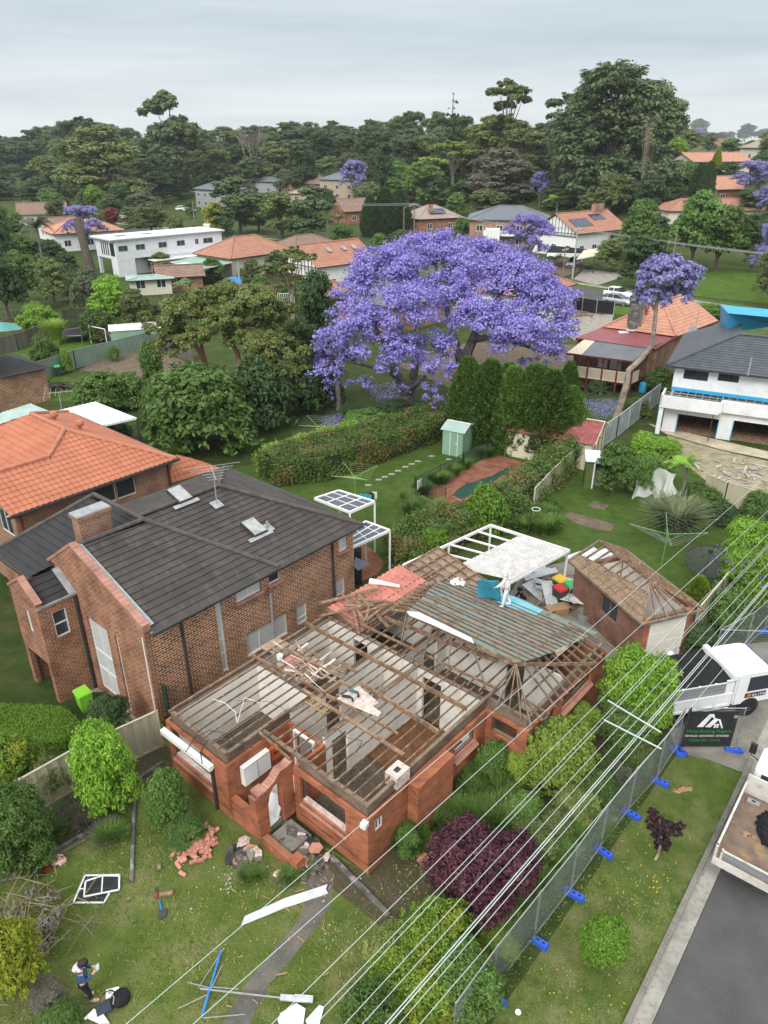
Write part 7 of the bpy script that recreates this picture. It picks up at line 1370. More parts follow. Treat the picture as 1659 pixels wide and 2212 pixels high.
PL_=[
 ('shrub','big_shrub','large dense green shrub with pale tips under the olive tree',430,985,795,130,'mid_leaf'),('shrub','big_shrub','dense dark shrub right of the big pale tipped one',560,925,780,80,'dark_leaf'),('shrub','big_shrub','dark shrub wall by the shaded lawn',655,890,790,62,'dark_leaf'),('shrub','big_shrub','dark leafy shrub left of the violet trunk',700,880,805,50,'dark_leaf'),('shrub','big_shrub','olive shrub at the left foot of the big shrub',345,955,830,48,'mid_leaf'),
 ('round','leafy_tree','dark glossy tree left of the jacaranda crown',690,800,592,52,'dark_leaf'),('round','leafy_tree','dark glossy tree below the jacaranda crown at left',655,830,690,42,'dark_leaf'),('umbrella','gum_tree','sparse wispy gum tree before the half timbered house',635,705,528,62,'gum_leaf_olive'),('umbrella','gum_tree','second wispy gum tree left of the half timbered house',598,690,560,40,'gum_leaf_olive'),
 ('shrub','garden_shrub','rounded green shrub behind the hedge end',790,935,882,56,'mid_leaf'),('shrub','garden_shrub','dark low shrub under the jacaranda',850,900,868,50,'dark_leaf'),('shrub','garden_shrub','dark shrub at the jacaranda foot by the hedge',915,905,865,40,'dark_leaf'),('shrub','garden_shrub','dark fern mass left of the hedge',760,905,870,30,'dark_leaf'),
 ('shrub','round_bush','neat round glossy bush by the long hedge',1050,1155,1052,54,'clipped_leaf'),('shrub','round_bush','small round bright bush in the hedge beside the carport',940,1205,1138,38,'clipped_leaf'),
 ('round','fruit_tree','small broad leaved tree beside the olive shed',1322,1070,962,48,'mid_leaf'),('shrub','garden_shrub','shrub under the net at the back of the lawn',1385,1060,985,36,'mid_leaf'),('shrub','garden_shrub','bright weeds by the pale grey fence',1395,990,935,40,'bright_leaf'),('shrub','garden_shrub','tall weeds beside the building slab',1440,985,945,36,'bright_leaf'),('shrub','garden_shrub','shrub left of the tree fern',1430,1035,985,34,'mid_leaf'),
 ('flax','flax_plant','big spiky flax clump on the lawn',1455,1150,1075,62,'flax_leaf'),('palm','tree_fern','tree fern with arching bright fronds behind the net',1470,1085,985,46,'bright_leaf'),
 ('shrub','garden_shrub','leafy shrub right of the flax clump',1530,1120,1055,34,'mid_leaf'),('shrub','garden_shrub','shrub with blue flowers by the cream back fence',1505,1085,1040,30,'mid_leaf'),('shrub','garden_shrub','low leafy shrub at the right lawn edge',1560,1135,1080,34,'dark_leaf'),('shrub','garden_shrub','dark shrub against the right end of the cream fence',1640,1130,1060,40,'mid_leaf'),('shrub','garden_shrub','shrub by the right edge below the fence',1650,1180,1110,34,'dark_leaf'),
 ('cypress','small_conifer','small golden green conifer below the satellite dish',1497,1322,1245,28,'yellow_green_leaf'),('shrub','creeper','flowering creeper mass right of the dish',1598,1300,1185,52,'bright_leaf'),('shrub','creeper','flowering creeper over the right fence',1610,1240,1120,56,'bright_leaf'),('shrub','creeper','leafy creeper below the flowering one',1580,1370,1270,55,'mid_leaf'),('shrub','creeper','dark strappy plants beside the garage door',1510,1420,1345,42,'dark_leaf'),('shrub','creeper','leafy creeper at the right edge behind the truck',1640,1330,1200,50,'bright_leaf'),('shrub','red_shrub','small red leaved shrub at the right lawn edge',1612,1160,1135,14,'red_leaf'),
 ('shrub','garden_shrub','climber on the pergola beside the veranda',1420,845,795,44,'mid_leaf'),('shrub','garden_shrub','garden bed shrub below the veranda',1290,850,820,26,'dark_leaf'),('shrub','garden_shrub','flowering shrub at the left of the veranda',1255,838,805,22,'hedge_leaf'),('shrub','garden_shrub','clipped hedge bush behind the salmon roof',1525,690,655,44,'clipped_leaf'),('shrub','garden_shrub','shrub beside the pale fence at the red shed',1375,900,860,34,'hedge_leaf'),
 ('round','leafy_tree','bright lime green round tree in the left yards',248,712,598,50,'bright_leaf'),('round','leafy_tree','silvery grey tree left of the bright lime tree',205,700,580,38,'grey_leaf'),('shrub','garden_shrub','reddish green shrub below the lime tree',215,735,672,50,'hedge_leaf'),('shrub','garden_shrub','bright spreading bush by the blue pool',85,720,658,46,'bright_leaf'),('flax','bamboo_clump','pale bamboo clump left of the trampoline',122,745,682,26,'lime_leaf'),('shrub','garden_shrub','round green shrub before the sage fence',98,800,726,34,'mid_leaf'),('shrub','garden_shrub','small shrub at the sage fence',143,805,758,14,'bright_leaf'),('shrub','garden_shrub','broad green shrub mass beyond the carport',215,895,805,62,'mid_leaf'),('shrub','garden_shrub','leafy green shrub right of the broad mass',285,880,808,48,'mid_leaf'),('shrub','garden_shrub','dark shrub behind the orange roof',248,958,905,40,'dark_leaf'),('shrub','garden_shrub','tall green shrub in front of the dirt beds',325,835,745,28,'mid_leaf'),('shrub','garden_shrub','small shrub on the dirt side of the fence',245,780,748,14,'mid_leaf'),
 ('round','leafy_tree','olive tree right of the lime tree',300,720,625,36,'gum_leaf_olive'),('round','leafy_tree','dense dark tree at the left edge above the pool',20,690,560,50,'dark_leaf'),('round','leafy_tree','mid green tree left of the thin palm',55,655,545,42,'mid_leaf'),('round','leafy_tree','tree with bronze leaves right of the thin palm',120,660,560,40,'gum_leaf_olive'),('round','leafy_tree','tall dark tree at the left edge',10,600,430,40,'dark_leaf'),('round','leafy_tree','mid green tree under the left edge tree',45,570,505,36,'mid_leaf'),('round','leafy_tree','leafy tree before the red tiled roof',120,590,520,34,'dark_leaf'),('round','leafy_tree','green tree below the white modern house',160,650,600,30,'mid_leaf'),('round','leafy_tree','dark tree beside the white modern house',150,600,545,26,'dark_leaf'),('palm','palm_tree','thin tall palm with ragged head at left',108,640,460,34,'grey_leaf'),('palm','palm_tree','palm with drooping fronds before the brown garage',415,660,602,34,'mid_leaf'),('round','leafy_tree','small tree by the cream hip roof house',462,612,558,26,'mid_leaf'),('round','leafy_tree','low green tree at the fence behind the olive crown',330,700,660,30,'dark_leaf'),
 ('jacaranda','jacaranda_tree','pale jacaranda behind the white modern house',190,545,442,52,'jacaranda_pale'),('round','red_tree','dark red leaved tree beside the pale jacaranda',243,492,450,24,'red_leaf'),('round','leafy_tree','bright tree at the forest foot on the left',208,470,402,26,'bright_leaf'),('round','street_tree','clipped round street tree left of the cut trunk',130,490,432,26,'gum_leaf_olive'),('round','street_tree','larger round dark street tree by the bend',328,508,440,46,'gum_leaf_olive'),('round','street_tree','pale round street tree behind the dark one',312,470,415,36,'grey_leaf'),('round','street_tree','golden green rounded tree right of the bend',466,510,440,28,'gold_leaf'),('round','street_tree','dark shrub tree at the street corner',492,520,470,16,'dark_leaf'),
 ('gum','gum_tree','gum tree with leaning pale trunk by the back street',610,520,412,46,'gum_leaf_olive'),('gum','gum_tree','grey green gum in front of the grey house',520,510,380,56,'gum_leaf'),('gum','gum_tree','wide gum with forked trunk right of the leaning one',672,525,405,52,'gum_leaf'),('palm','palm_tree','palm tree right of the forked gum',710,530,438,26,'mid_leaf'),('palm','palm_tree','second palm beside the first',732,528,462,22,'mid_leaf'),('round','leafy_tree','green tree between the street gums',640,510,440,34,'dark_leaf'),('round','leafy_tree','dark tree at the street beneath the gums',560,500,430,40,'dark_leaf'),
 ('cypress','conifer_tree','dark conifer beside the brick cottage gable',800,512,422,22,'dark_leaf'),('cypress','conifer_tree','dark conifer right of the cottage gable',832,512,405,26,'dark_leaf'),('cypress','conifer_tree','broad dark conifer left of the brick solar cottage',862,505,410,26,'dark_leaf'),('round','leafy_tree','dark green tree at the jacaranda by the tan house',815,440,328,28,'dark_leaf'),('jacaranda','jacaranda_tree','violet jacaranda beside the tan house',768,440,345,38,'jacaranda_pale'),
 ('jacaranda','jacaranda_tree','darker jacaranda before the slate hip roof house',1135,590,462,60,'jacaranda_bloom'),('jacaranda','jacaranda_tree','small jacaranda in the forest edge above the slate roof',1165,445,370,26,'jacaranda_bloom'),('jacaranda','jacaranda_tree','jacaranda at the right edge beside the long tiled roof',1615,440,345,52,'jacaranda_pale'),('jacaranda','jacaranda_tree','jacaranda cut by the right edge on the slope',1655,480,400,42,'jacaranda_pale'),('jacaranda','jacaranda_tree','large jacaranda at the right edge by the green reserve',1650,640,478,58,'jacaranda_pale'),('jacaranda','jacaranda_tree','tiny jacaranda on the right skyline',1505,312,276,18,'jacaranda_pale'),('round','leafy_tree','olive tree cut by the right edge over the reserve',1660,670,522,44,'brushbox_leaf'),
 ('round','leafy_tree','big round dark green tree behind the reserve',1490,585,418,60,'mid_leaf'),('round','leafy_tree','second round dark green tree behind the reserve',1545,588,448,66,'mid_leaf'),('round','leafy_tree','third round tree at the right of the reserve',1620,590,460,50,'dark_leaf'),('round','leafy_tree','broad dark tree beside the concrete drive',1382,625,510,66,'dark_leaf'),('round','leafy_tree','olive tree left of the broad dark one',1318,590,515,40,'gum_leaf_olive'),('round','leafy_tree','bright leafy tree behind the white gabled house',1375,570,435,48,'mid_leaf'),('round','leafy_tree','low olive tree behind the slate roof',1050,470,410,46,'gum_leaf_olive'),('palm','palm_tree','banana like palm behind the slate roof',1200,478,420,30,'bright_leaf'),('round','leafy_tree','green tree beside the portico of the slate house',995,530,470,20,'mid_leaf'),('round','leafy_tree','grey green gum between the houses on the right',1315,470,378,40,'gum_leaf_olive'),('round','leafy_tree','dark tree right of the giant gum trunk',1400,470,380,40,'dark_leaf'),('cypress','conifer_tree','dark conifer before the red tiled hill house',1500,455,352,22,'dark_leaf'),('cypress','conifer_tree','second dark conifer before the hill house',1518,460,348,18,'dark_leaf'),('cypress','conifer_tree','golden conifer beside the white hill house',1540,395,322,12,'gold_leaf'),('round','leafy_tree','bright tree left of the white hill house',1452,380,300,34,'bright_leaf'),('round','leafy_tree','bright tree on the right skyline',1620,345,305,30,'mid_leaf'),('round','leafy_tree','bright tree at the right edge of the hill',1655,340,298,26,'bright_leaf'),('round','leafy_tree','green tree on the right skyline left of the tan roof',1575,340,300,30,'mid_leaf'),('round','leafy_tree','dark domed tree on the right skyline',1608,305,268,18,'dark_leaf'),('round','leafy_tree','domed tree on the skyline behind the gable house',1505,300,258,24,'dark_leaf'),('round','leafy_tree','dark tree left of the skyline gable house',1470,310,262,20,'dark_leaf'),('round','leafy_tree','low tree on the skyline at far right',1650,300,278,22,'gum_leaf'),('round','leafy_tree','hedge tree beneath the hill house',1480,410,350,26,'mid_leaf'),('round','leafy_tree','green trees behind the red tiled roof',1570,395,350,30,'dark_leaf'),('round','leafy_tree','tree at the right edge by the tan roof',1640,390,340,26,'dark_leaf'),
]
for q in PL_:
 k,nm,lb,bx,by,tp,hw,lf=q[:8]
 if k=='shrub':bush(k,nm,lb,bx,by,tp,hw,lf,'shrub')
 else:tree(k,nm,lb,bx,by,tp,hw,lf,'tree' if k not in ('shrub','fine','flax') else 'shrub',z=0 if by>640 else None)
FT=[('wood','giant_gum','giant dark gum tree towering at the right of the skyline',1305,440,132,108,'gum_leaf'),('wood','giant_gum','second giant dark gum left of the tallest one',1245,440,180,70,'gum_leaf'),('wood','giant_gum','pale leaved tall gum right of the giant one',1385,445,175,62,'gum_leaf'),('umbrella','umbrella_gum','open umbrella crowned gum above the skyline',1088,400,168,62,'gum_leaf_olive'),('umbrella','umbrella_gum','layered umbrella gum left of the giant gum',1215,420,190,56,'gum_leaf'),('pine','norfolk_pine','pointed dark pine on the skyline',972,400,195,40,'dark_leaf'),('gum','tall_gum','tall tufted gum on the left skyline',388,430,200,60,'gum_leaf'),('umbrella','tall_gum','tall gum left of the tufted one',200,420,245,50,'gum_leaf'),('wood','green_gum','broad mid green gum in front of the left forest',235,450,268,88,'gum_leaf_olive'),('bare','bare_tree','bare grey leafless tree against the forest',548,395,268,32,'pale_bark'),('bare','bare_tree','tall pale dead trunk before the giant gum',1375,470,240,12,'pale_bark'),('umbrella','lime_tree','lime green layered tree below the pine',975,425,298,50,'lime_leaf'),('umbrella','lime_tree','lime green layered tree left of the first',925,440,335,40,'lime_leaf'),('round','leafy_tree','bright green tree at the left of the lime ones',855,430,348,46,'mid_leaf'),('round','leafy_tree','bright green tree under the lime crowns',905,450,350,44,'mid_leaf'),('wood','grey_tree','grey brown bare looking tree left of the giant gum',1078,440,318,66,'grey_brown_leaf'),('wood','green_gum','yellow green gum right of the pine',1060,400,248,60,'brushbox_leaf'),('wood','green_gum','green gum right of the yellow green one',1120,410,262,50,'gum_leaf_olive')]
for k,nm,lb,bx,by,tp,hw,lf in FT:tree(k,nm,lb,bx,by,tp,hw,lf)
rf=random.Random(21)
prof=lambda x: np.interp(x,[-80,0,60,120,200,260,330,400,470,520,560,640,700,760,820,900,950,1000,1060,1120,1180,1250,1350,1450],[285,280,285,268,255,262,275,262,270,275,262,262,258,262,248,240,246,252,258,262,255,250,258,285])
def forest(n,y0,y1,dt,x0=-60,x1=1440,lf=('gum_leaf','gum_leaf','gum_leaf_olive','dark_leaf'),hw=(26,44),lab='dark green gum tree standing in the dense forest behind the houses',grp='forest gum trees',drop=0):
 for i in range(n):
  x=x0+(x1-x0)*(i+rf.uniform(.1,.9))/n;by=rf.uniform(y0,y1);tp=prof(x)+rf.uniform(*dt)+drop;tree('wood','forest_gum',lab,x,by,tp,rf.uniform(*hw),rf.choice(lf),group=grp)
forest(40,336,350,(-4,12),hw=(24,40));forest(32,368,386,(14,42),hw=(28,46));forest(25,398,418,(44,80),hw=(26,42),x1=1260)
forest(13,420,440,(95,120),hw=(22,36),x0=-20,x1=400)
for i in range(16):tree('round','forest_shrub','dark undergrowth tree at the foot of the forest',390+i*56+rf.uniform(-15,15),rf.uniform(402,425)+(i>8)*18,355+rf.uniform(0,25)+(i>8)*18,rf.uniform(24,38),rf.choice(('dark_leaf','gum_leaf','mid_leaf')),group='undergrowth at the forest foot')
for i in range(14):tree('round','skyline_tree','small dark tree on the distant right skyline',1440+i*17+rf.uniform(-6,6),rf.uniform(296,306),278+rf.uniform(0,10),rf.uniform(10,18),rf.choice(('gum_leaf','dark_leaf','mid_leaf')),group='trees on the right skyline')
for i in range(34):x=rf.uniform(1180,1660);by=rf.uniform(330,470);tree('round','hill_tree','leafy garden tree among the roofs of the right hill',x,by,by - rf.uniform(38,60),rf.uniform(18,32),rf.choice(('gum_leaf','dark_leaf','mid_leaf','gum_leaf_olive')),group='garden trees on the right hill')
for i in range(26):x=rf.uniform(-10,720);by=rf.uniform(440,560) if x>300 else rf.uniform(450,520);tree('round','street_shrub','low garden shrub among the houses of the back street',x,by,by - rf.uniform(14,30),rf.uniform(12,24),rf.choice(('dark_leaf','mid_leaf','gum_leaf_olive')),group='garden shrubs of the back street')
for i in range(16):x=rf.uniform(280,720);by=rf.uniform(620,720);bush('shrub','yard_shrub','garden shrub in the yards behind the olive tree',x,by,by - rf.uniform(22,44),rf.uniform(16,30),rf.choice(('dark_leaf','mid_leaf','gum_leaf_olive')),group='yard shrubs behind the olive tree')
for i in range(28):x=rf.choice((rf.uniform(220,390),rf.uniform(780,1000),rf.uniform(1180,1290))) if i<16 else rf.uniform(-10,330);by=rf.uniform(405,462) if i<16 else rf.uniform(440,505);tree(rf.choice(('round','round','wood')),'suburb_tree','leafy tree between the back street houses and the forest',x,by,by - rf.uniform(42,66),rf.uniform(20,34),rf.choice(('gum_leaf','dark_leaf','mid_leaf','gum_leaf_olive')),group='trees between the houses and the forest')
for bx,by in ((300,560),(385,520),(560,560),(600,600),(560,470),(650,480),(705,455),(790,470),(950,440),(985,470),(1215,520),(1300,500),(1345,545),(820,545),(870,540),(660,545),(740,530),(30,530),(75,560),(640,640),(1420,520),(1270,470),(350,590),(545,610)):tree('round','suburb_tree','rounded garden tree close beside a back street house',bx,by,by - rf.uniform(38,58),rf.uniform(22,34),rf.choice(('dark_leaf','mid_leaf','gum_leaf_olive')),group='garden trees close to the back street houses')
hp_=lambda *px: [G(*p)[:2] for p in px]
hedge('long_hedge','long clipped hedge with russet top dividing the back lawns',hp_((562,1030),(600,1052),(700,1040),(800,1008),(960,950),(955,918),(870,935),(740,978),(600,1010)),1.9,'hedge_leaf',42000,.085,seed=3)
hedge('lime_hedge','low bright lime hedge along the back of the long hedge',hp_((555,1025),(585,1022),(680,992),(775,960),(770,950),(680,976),(575,1006)),1.6,'lime_leaf',16000,.07,seed=4)
hedge('vine_hedge','long tangled vine hedge right of the swimming pool',hp_((1100,1140),(1180,1070),(1275,985),(1245,975),(1155,1045),(1068,1112)),1.9,'hedge_leaf',26000,.085,seed=5,rough=.22)
hedge('garden_hedge','broad tangled hedge between the brick patio and the white carport',hp_((838,1225),(870,1235),(960,1195),(1100,1140),(1050,1110),(950,1135),(860,1175)),1.15,'hedge_leaf',30000,.08,seed=6,rough=.25)
hedge('lawn_hedge','low wide flat topped bright green hedge by the brick driveway',[G(*p,-1)[:2] for p in ((-80,1625),(60,1640),(150,1632),(190,1600),(150,1565),(70,1552),(-80,1555))],.85,'clipped_leaf',48000,.036,z=-1,seed=7,rough=.035)
NP=[('fine','leafy_bush','tall glossy broad leaved bush beside the white tipper truck',1372,1590,1392,82,'bright_leaf'),('fine','leafy_bush','lower green bush at the foot of the glossy one',1350,1625,1500,62,'mid_leaf'),('fine','lime_bush','lime green whorled leaf bush beside the brick side wall',1210,1720,1535,92,'lime_leaf'),('fine','lime_bush','small lime shrub between the lime bush and glossy bush',1262,1590,1515,36,'lime_leaf'),('fine','dark_bush','small dark green bush at the brick wall corner',1064,1690,1592,42,'mid_leaf'),
 ('fine','purple_maple','dark purple maple bush by the temporary fence',1020,1985,1765,112,'purple_leaf'),('fine','purple_maple','right half of the purple foliage behind the fence',1100,1950,1785,78,'purple_leaf'),('fine','green_hedge_bush','broad yellow green bush left of the purple maple',940,2110,1925,90,'yellow_green_leaf'),('fine','green_hedge_bush','wide green bush at the bottom middle',880,2230,2040,105,'yellow_green_leaf'),('fine','green_hedge_bush','dense green bush along the temporary fence bottom',1000,2200,2030,84,'mid_leaf'),('fine','green_hedge_bush','green bush cut by the bottom edge',800,2290,2120,80,'mid_leaf'),
 ('fine','garden_bush','mossy shrub behind the fence above the purple maple',1200,1830,1735,52,'gum_leaf_olive'),('fine','garden_bush','dark shrub behind the upper fence panels',1290,1760,1655,48,'mid_leaf'),('fine','garden_bush','brown tinged shrub near the fence corner',1380,1690,1600,42,'hedge_leaf'),('fine','garden_bush','shrub with white flowers behind the fence',1330,1720,1640,34,'grey_leaf'),
 ('fine','round_shrub','round green shrub alone on the street verge',1308,2090,1968,62,'clipped_leaf'),('fine','yellow_green_bush','bright yellow green round bush by the cream fence',217,1752,1555,74,'bright_leaf'),('fine','dark_bush','dark rounded bush beside the lime green bin',235,1590,1492,50,'dark_leaf'),('fine','open_shrub','loose leggy shrub before the left bay window',358,1790,1655,52,'mid_leaf'),('fine','open_shrub','low straggling shrub beside the brick heap',395,1830,1750,48,'mid_leaf'),('fine','left_bush','large glossy green bush at the left edge',28,1880,1690,84,'mid_leaf'),('fine','left_bush','yellowish feathery bush above the glossy one at the left edge',20,1740,1575,78,'yellow_green_leaf'),('fine','wispy_shrub','thin wispy shrub behind the cream fence',105,1725,1625,46,'gum_leaf_olive'),
 ('fine','golden_bush','golden green bush at the lower left corner',20,2175,1968,74,'gold_leaf'),('fine','low_shrub','brownish low shrub by the woman at the left',95,2175,2110,40,'grey_brown_leaf'),('fine','low_shrub','dark low shrub at the bottom left',130,2235,2160,50,'mid_leaf'),('fine','low_shrub','small plant against the left garden edging',78,1895,1860,18,'dark_leaf'),('fine','garden_bush','mossy olive bush behind the middle fence panels',1150,1880,1770,56,'gum_leaf_olive'),('fine','garden_bush','green bush between the purple maple and the lime bush',1130,1800,1700,50,'mid_leaf'),('fine','garden_bush','olive bush under the spacer bars',1240,1790,1690,52,'brushbox_leaf'),('fine','garden_bush','green bush behind the third fence panel',1215,1870,1790,44,'mid_leaf'),('fine','green_hedge_bush','yellow green bush right of the purple maple foot',1060,2080,1975,60,'yellow_green_leaf'),('fine','green_hedge_bush','bush filling the gap below the maple',850,2120,1990,74,'brushbox_leaf'),('fine','green_hedge_bush','low bush at the bottom edge left of the fence',930,2290,2150,80,'yellow_green_leaf'),('fine','garden_bush','weedy bush against the front right brick corner',880,1850,1780,32,'mid_leaf'),('fine','garden_bush','bush hugging the brick side wall left of the lime bush',1120,1690,1610,40,'lime_leaf')]
for q in NP:
 k,nm,lb,bx,by,tp,hw,lf=q;bush(k,nm,lb,bx,by,tp,hw,lf)
p=G(1415,1858);t=thing('purple_sapling','young dark purple sapling leaning on the street verge','sapling',p);L=[]
for px,py,r in ((1432,1825,14),(1422,1785,16),(1410,1760,12),(1440,1790,14),(1462,1795,12),(1470,1782,8),(1405,1775,8),(1425,1805,14)):c=PY(px,py,p.y+.2) - p;s=r*mpp(c+p);L.append((c.x,c.y,c.z,s,s,s*1.3))
link('crown',npmesh('crown',cloud(L,3600,.07,301,1.8,20)),'dark_purple_leaf',t);m=MB();m.tube([(0,0,0)]+[PY(px,py,p.y+.1) - p for px,py in ((1422,1845),(1428,1815),(1425,1770))],[.05,.04,.03,.01],6);m.build('trunk','pale_bark',t)
for i in range(46):f=(i+rf.random())/46;a=G(1075,2165).lerp(G(1440,1640),f);q=a+Vector((-.45 - rf.random()*.5,.35+rf.random()*.4,0));plant('strappy','strap_plant','strappy green lily clump under the temporary fence','plant',q,rf.uniform(.6,.95),rf.uniform(.55,.8),'strap_leaf','lily clumps under the fence')
for i in range(22):f=rf.random();q=G(895,1090).lerp(G(1060,990),f)+Vector((-.3-rf.random()*.4,.5*rf.random(),0)) if i<14 else G(rf.uniform(880,960),rf.uniform(1085,1120));plant('strappy','strap_plant','dark strappy clump along the pool fence','plant',q,rf.uniform(.6,.9),rf.uniform(.6,.8),'strap_leaf','strappy clumps by the pool')
for i in range(44):q=G(rf.uniform(925,1110),rf.uniform(1670,1800));plant('strappy','strap_plant','dark strappy clump along the brick side wall','plant',q,rf.uniform(.5,.9),rf.uniform(.5,.7),'strap_leaf','strappy clumps by the side wall')
for i in range(16):q=G(rf.uniform(1130,1190),rf.uniform(1080,1170));plant('strappy','strap_plant','strappy clump at the edge of the right lawn','plant',q,rf.uniform(.7,1.0),rf.uniform(.6,.9),'strap_leaf','strappy clumps by the vine hedge')
for i in range(14):q=G(rf.uniform(100,260),rf.uniform(1760,1830));plant('strappy','strap_plant','dry weedy clump in the left garden bed','plant',q,rf.uniform(.3,.6),rf.uniform(.4,.6),rf.choice(('strap_leaf','grey_brown_leaf')),'weeds in the left garden bed')
for i in range(12):q=G(rf.uniform(870,905),rf.uniform(1790,1850));plant('strappy','strap_plant','leafy weed stalk at the right front corner','plant',q,rf.uniform(.6,1.2),rf.uniform(.3,.5),'strap_leaf','weeds at the right front corner')
for i in range(7):q=G(rf.uniform(490,660),rf.uniform(1865,1905));plant('strappy','strap_plant','small fern tuft in the rubble','plant',q,rf.uniform(.15,.35),rf.uniform(.25,.4),'strap_leaf','fern tufts in the rubble')
t=thing('brush_pile','heap of dry cut branches at the left lawn edge','branches',G(70,2000));m=MB()
for i in range(110):a=rf.uniform(0,6.28);b=Vector((rf.gauss(0,.7),rf.gauss(0,.7),rf.uniform(.05,.5)));d=Vector((cos(a),sin(a),rf.uniform(-.1,.35)))*rf.uniform(.5,1.5);m.tube([b,b+d*.5+Vector((0,0,.05)),b+d],[.016,.012,.005],4)
plain('dry_twig',(.30,.24,.15),.9,(.2,.15,.1),3);m.build('twigs','dry_twig',t)
link('dead_leaves',npmesh('dead_leaves',cloud([(0,0,.3,1.1,1.0,.3)],900,.09,303)),'grey_brown_leaf',t)
t=thing('garden_net','white bird net draped over a shrub at the back of the lawn','net',G(*C6(985,690)));q0=t.location;m=MB();nx_,ny_=26,16
m_,nt,b,N,Lk=nodes('net_white');b.inputs['Base Color'].default_value=(.80,.82,.80,1);b.inputs['Alpha'].default_value=.55
for j in range(ny_+1):
 for i in range(nx_+1):
  u,v=i/nx_,j/ny_;top=535+20*sin(u*7)+8*sin(u*17);bot=705 - 90*max(0,u-.45);X=880+240*u+(14*sin(v*5+u*9));Y=top+(bot-top)*v;p=PY(*C6(X,Y),q0.y+.9*(1-v)+.25*sin(u*22)*v+.6*sin(u*5)) - q0;m.v.append((p.x,p.y,max(.02,p.z)))
m.f=[(j*(nx_+1)+i,j*(nx_+1)+i+1,(j+1)*(nx_+1)+i+1,(j+1)*(nx_+1)+i) for j in range(ny_) for i in range(nx_)];o=m.build('mesh','net_white',t,True)
fl=thing('creeper_flowers','scattered violet blue flowers over the right hand creepers','flowers',G(1590,1260));Q=[]
plain('flower_blue',(.12,.10,.55),.6,(.16,.12,.6),3)
for i in range(170):
 p=PY(rf.uniform(1535,1659),rf.uniform(1120,1345),30.5+rf.uniform(-1.5,2.5)) - fl.location;
 if p.z<.2 or p.z>3:continue
 s=.06;Q.append([p+Vector((-s,0,0)),p+Vector((0,-s*.5,-s)),p+Vector((s,0,0)),p+Vector((0,-s*.3,s))])
link('blooms',npmesh('blooms',np.array(Q)),'flower_blue',fl);fl['kind']='stuff'
Q=[]
for pl in PETALS:
 W4=[G(*p) for p in pl];c=sum(W4,Vector())/len(W4)
 for i in range(1500):k=rf.randrange(len(W4));u,v=rf.random()**.6,rf.random();p=c.lerp(W4[k].lerp(W4[(k+1) % len(W4)],v),u*1.12)+Vector((rf.gauss(0,.25),rf.gauss(0,.25),.02));a=rf.uniform(0,6);s=rf.uniform(.03,.075);d1,d2=Vector((cos(a),sin(a),.2))*s,Vector((-sin(a),cos(a),.1))*s;Q.append([p-d1,p-d2,p+d1,p+d2])
o=link('fallen_petals',npmesh('fallen_petals',np.array([[tuple(v) for v in q] for q in Q])),'jacaranda_pale',None);tag(o,kind='stuff')
rg=np.random.default_rng(5);pts=[]
poly=[G(*p) for p in ((-20,2240),(780,2240),(560,1900),(300,1880),(0,1960))]
for i in range(26000):
 x,y=rg.uniform(-12,9.5),rg.uniform(10.3,20);pts.append((x,y))
pts=np.array(pts);k=KF;lx=(pts[:,0]-k.o.x)*k.c+(pts[:,1]-k.o.y)*k.s;ly=-(pts[:,0]-k.o.x)*k.s+(pts[:,1]-k.o.y)*k.c
d=DF;dx=(pts[:,0]-d.o.x)*d.c+(pts[:,1]-d.o.y)*d.s;dy=-(pts[:,0]-d.o.x)*d.s+(pts[:,1]-d.o.y)*d.c
PATH=[G(*p)[:2] for p in ((479,2212),(440,2300),(545,2300),(540,2212),(576,2134),(636,2065),(684,2001),(713,1962),(722,1900),(700,1846),(640,1858),(667,1928),(645,1988),(572,2074),(520,2143))]
def inside(P,x,y):
 c=np.zeros(len(x),bool);n=len(P)
 for i in range(n):
  (x0_,y0_),(x1_,y1_)=P[i],P[(i+1) % n];h=((y0_>y) != (y1_>y)) & (x<(x1_-x0_)*(y-y0_)/(y1_-y0_+1e-9)+x0_);c ^= h
 return c
ok=(ly>.06) & ~((dx>-1.7) & (dy>-.4) & (dy<8.6)) & ~inside(PATH,pts[:,0],pts[:,1]) & (np.sin(pts[:,0]*1.3)*np.cos(pts[:,1]*1.1+1)+rg.normal(size=len(pts))*.6>-.3) & ~((lx>11) )
P2=pts[ok];n=len(P2);a=rg.uniform(0,6.28,n);h=rg.uniform(.03,.075,n);w=rg.uniform(.012,.03,n);z=np.full(n,.005);ca,sa=np.cos(a),np.sin(a);ln=rg.normal(size=(n,2))*.035
B=np.stack([P2[:,0],P2[:,1],z],1);s=np.stack([ca*w,sa*w,z*0],1);tpv=np.stack([ln[:,0],ln[:,1],h],1)
o=link('grass',npmesh('grass',np.stack([B-s,B+s,B+s*.3+tpv,B-s*.3+tpv],1)),leafmat('blade',(.075,.13,.022),(.16,.21,.05),(.27,.24,.11),.6,.5,.2),None);tag(o,kind='stuff')
dd=thing('dandelion','yellow dandelion dotted in the street verge','flower',(0,0,0),0,'dandelions on the verge');plain('dandelion_yellow',(.7,.5,.02),.7);MB().lathe([(.004,0),(.005,.07),(.02,.08),(.017,.095),(.004,.1)],n=7).build('flower','dandelion_yellow',dd)
for i in range(44):
 p=G(*[(1415+rf.gauss(0,18),1900+rf.gauss(0,18)),(1400+rf.gauss(0,40),1860+rf.gauss(0,60)),(1260+rf.gauss(0,60),2140+rf.gauss(0,50))][i % 3]);
 if KF.l(p).y<.1:continue
 o=dd if i==0 else dup(dd,p);o.location=p
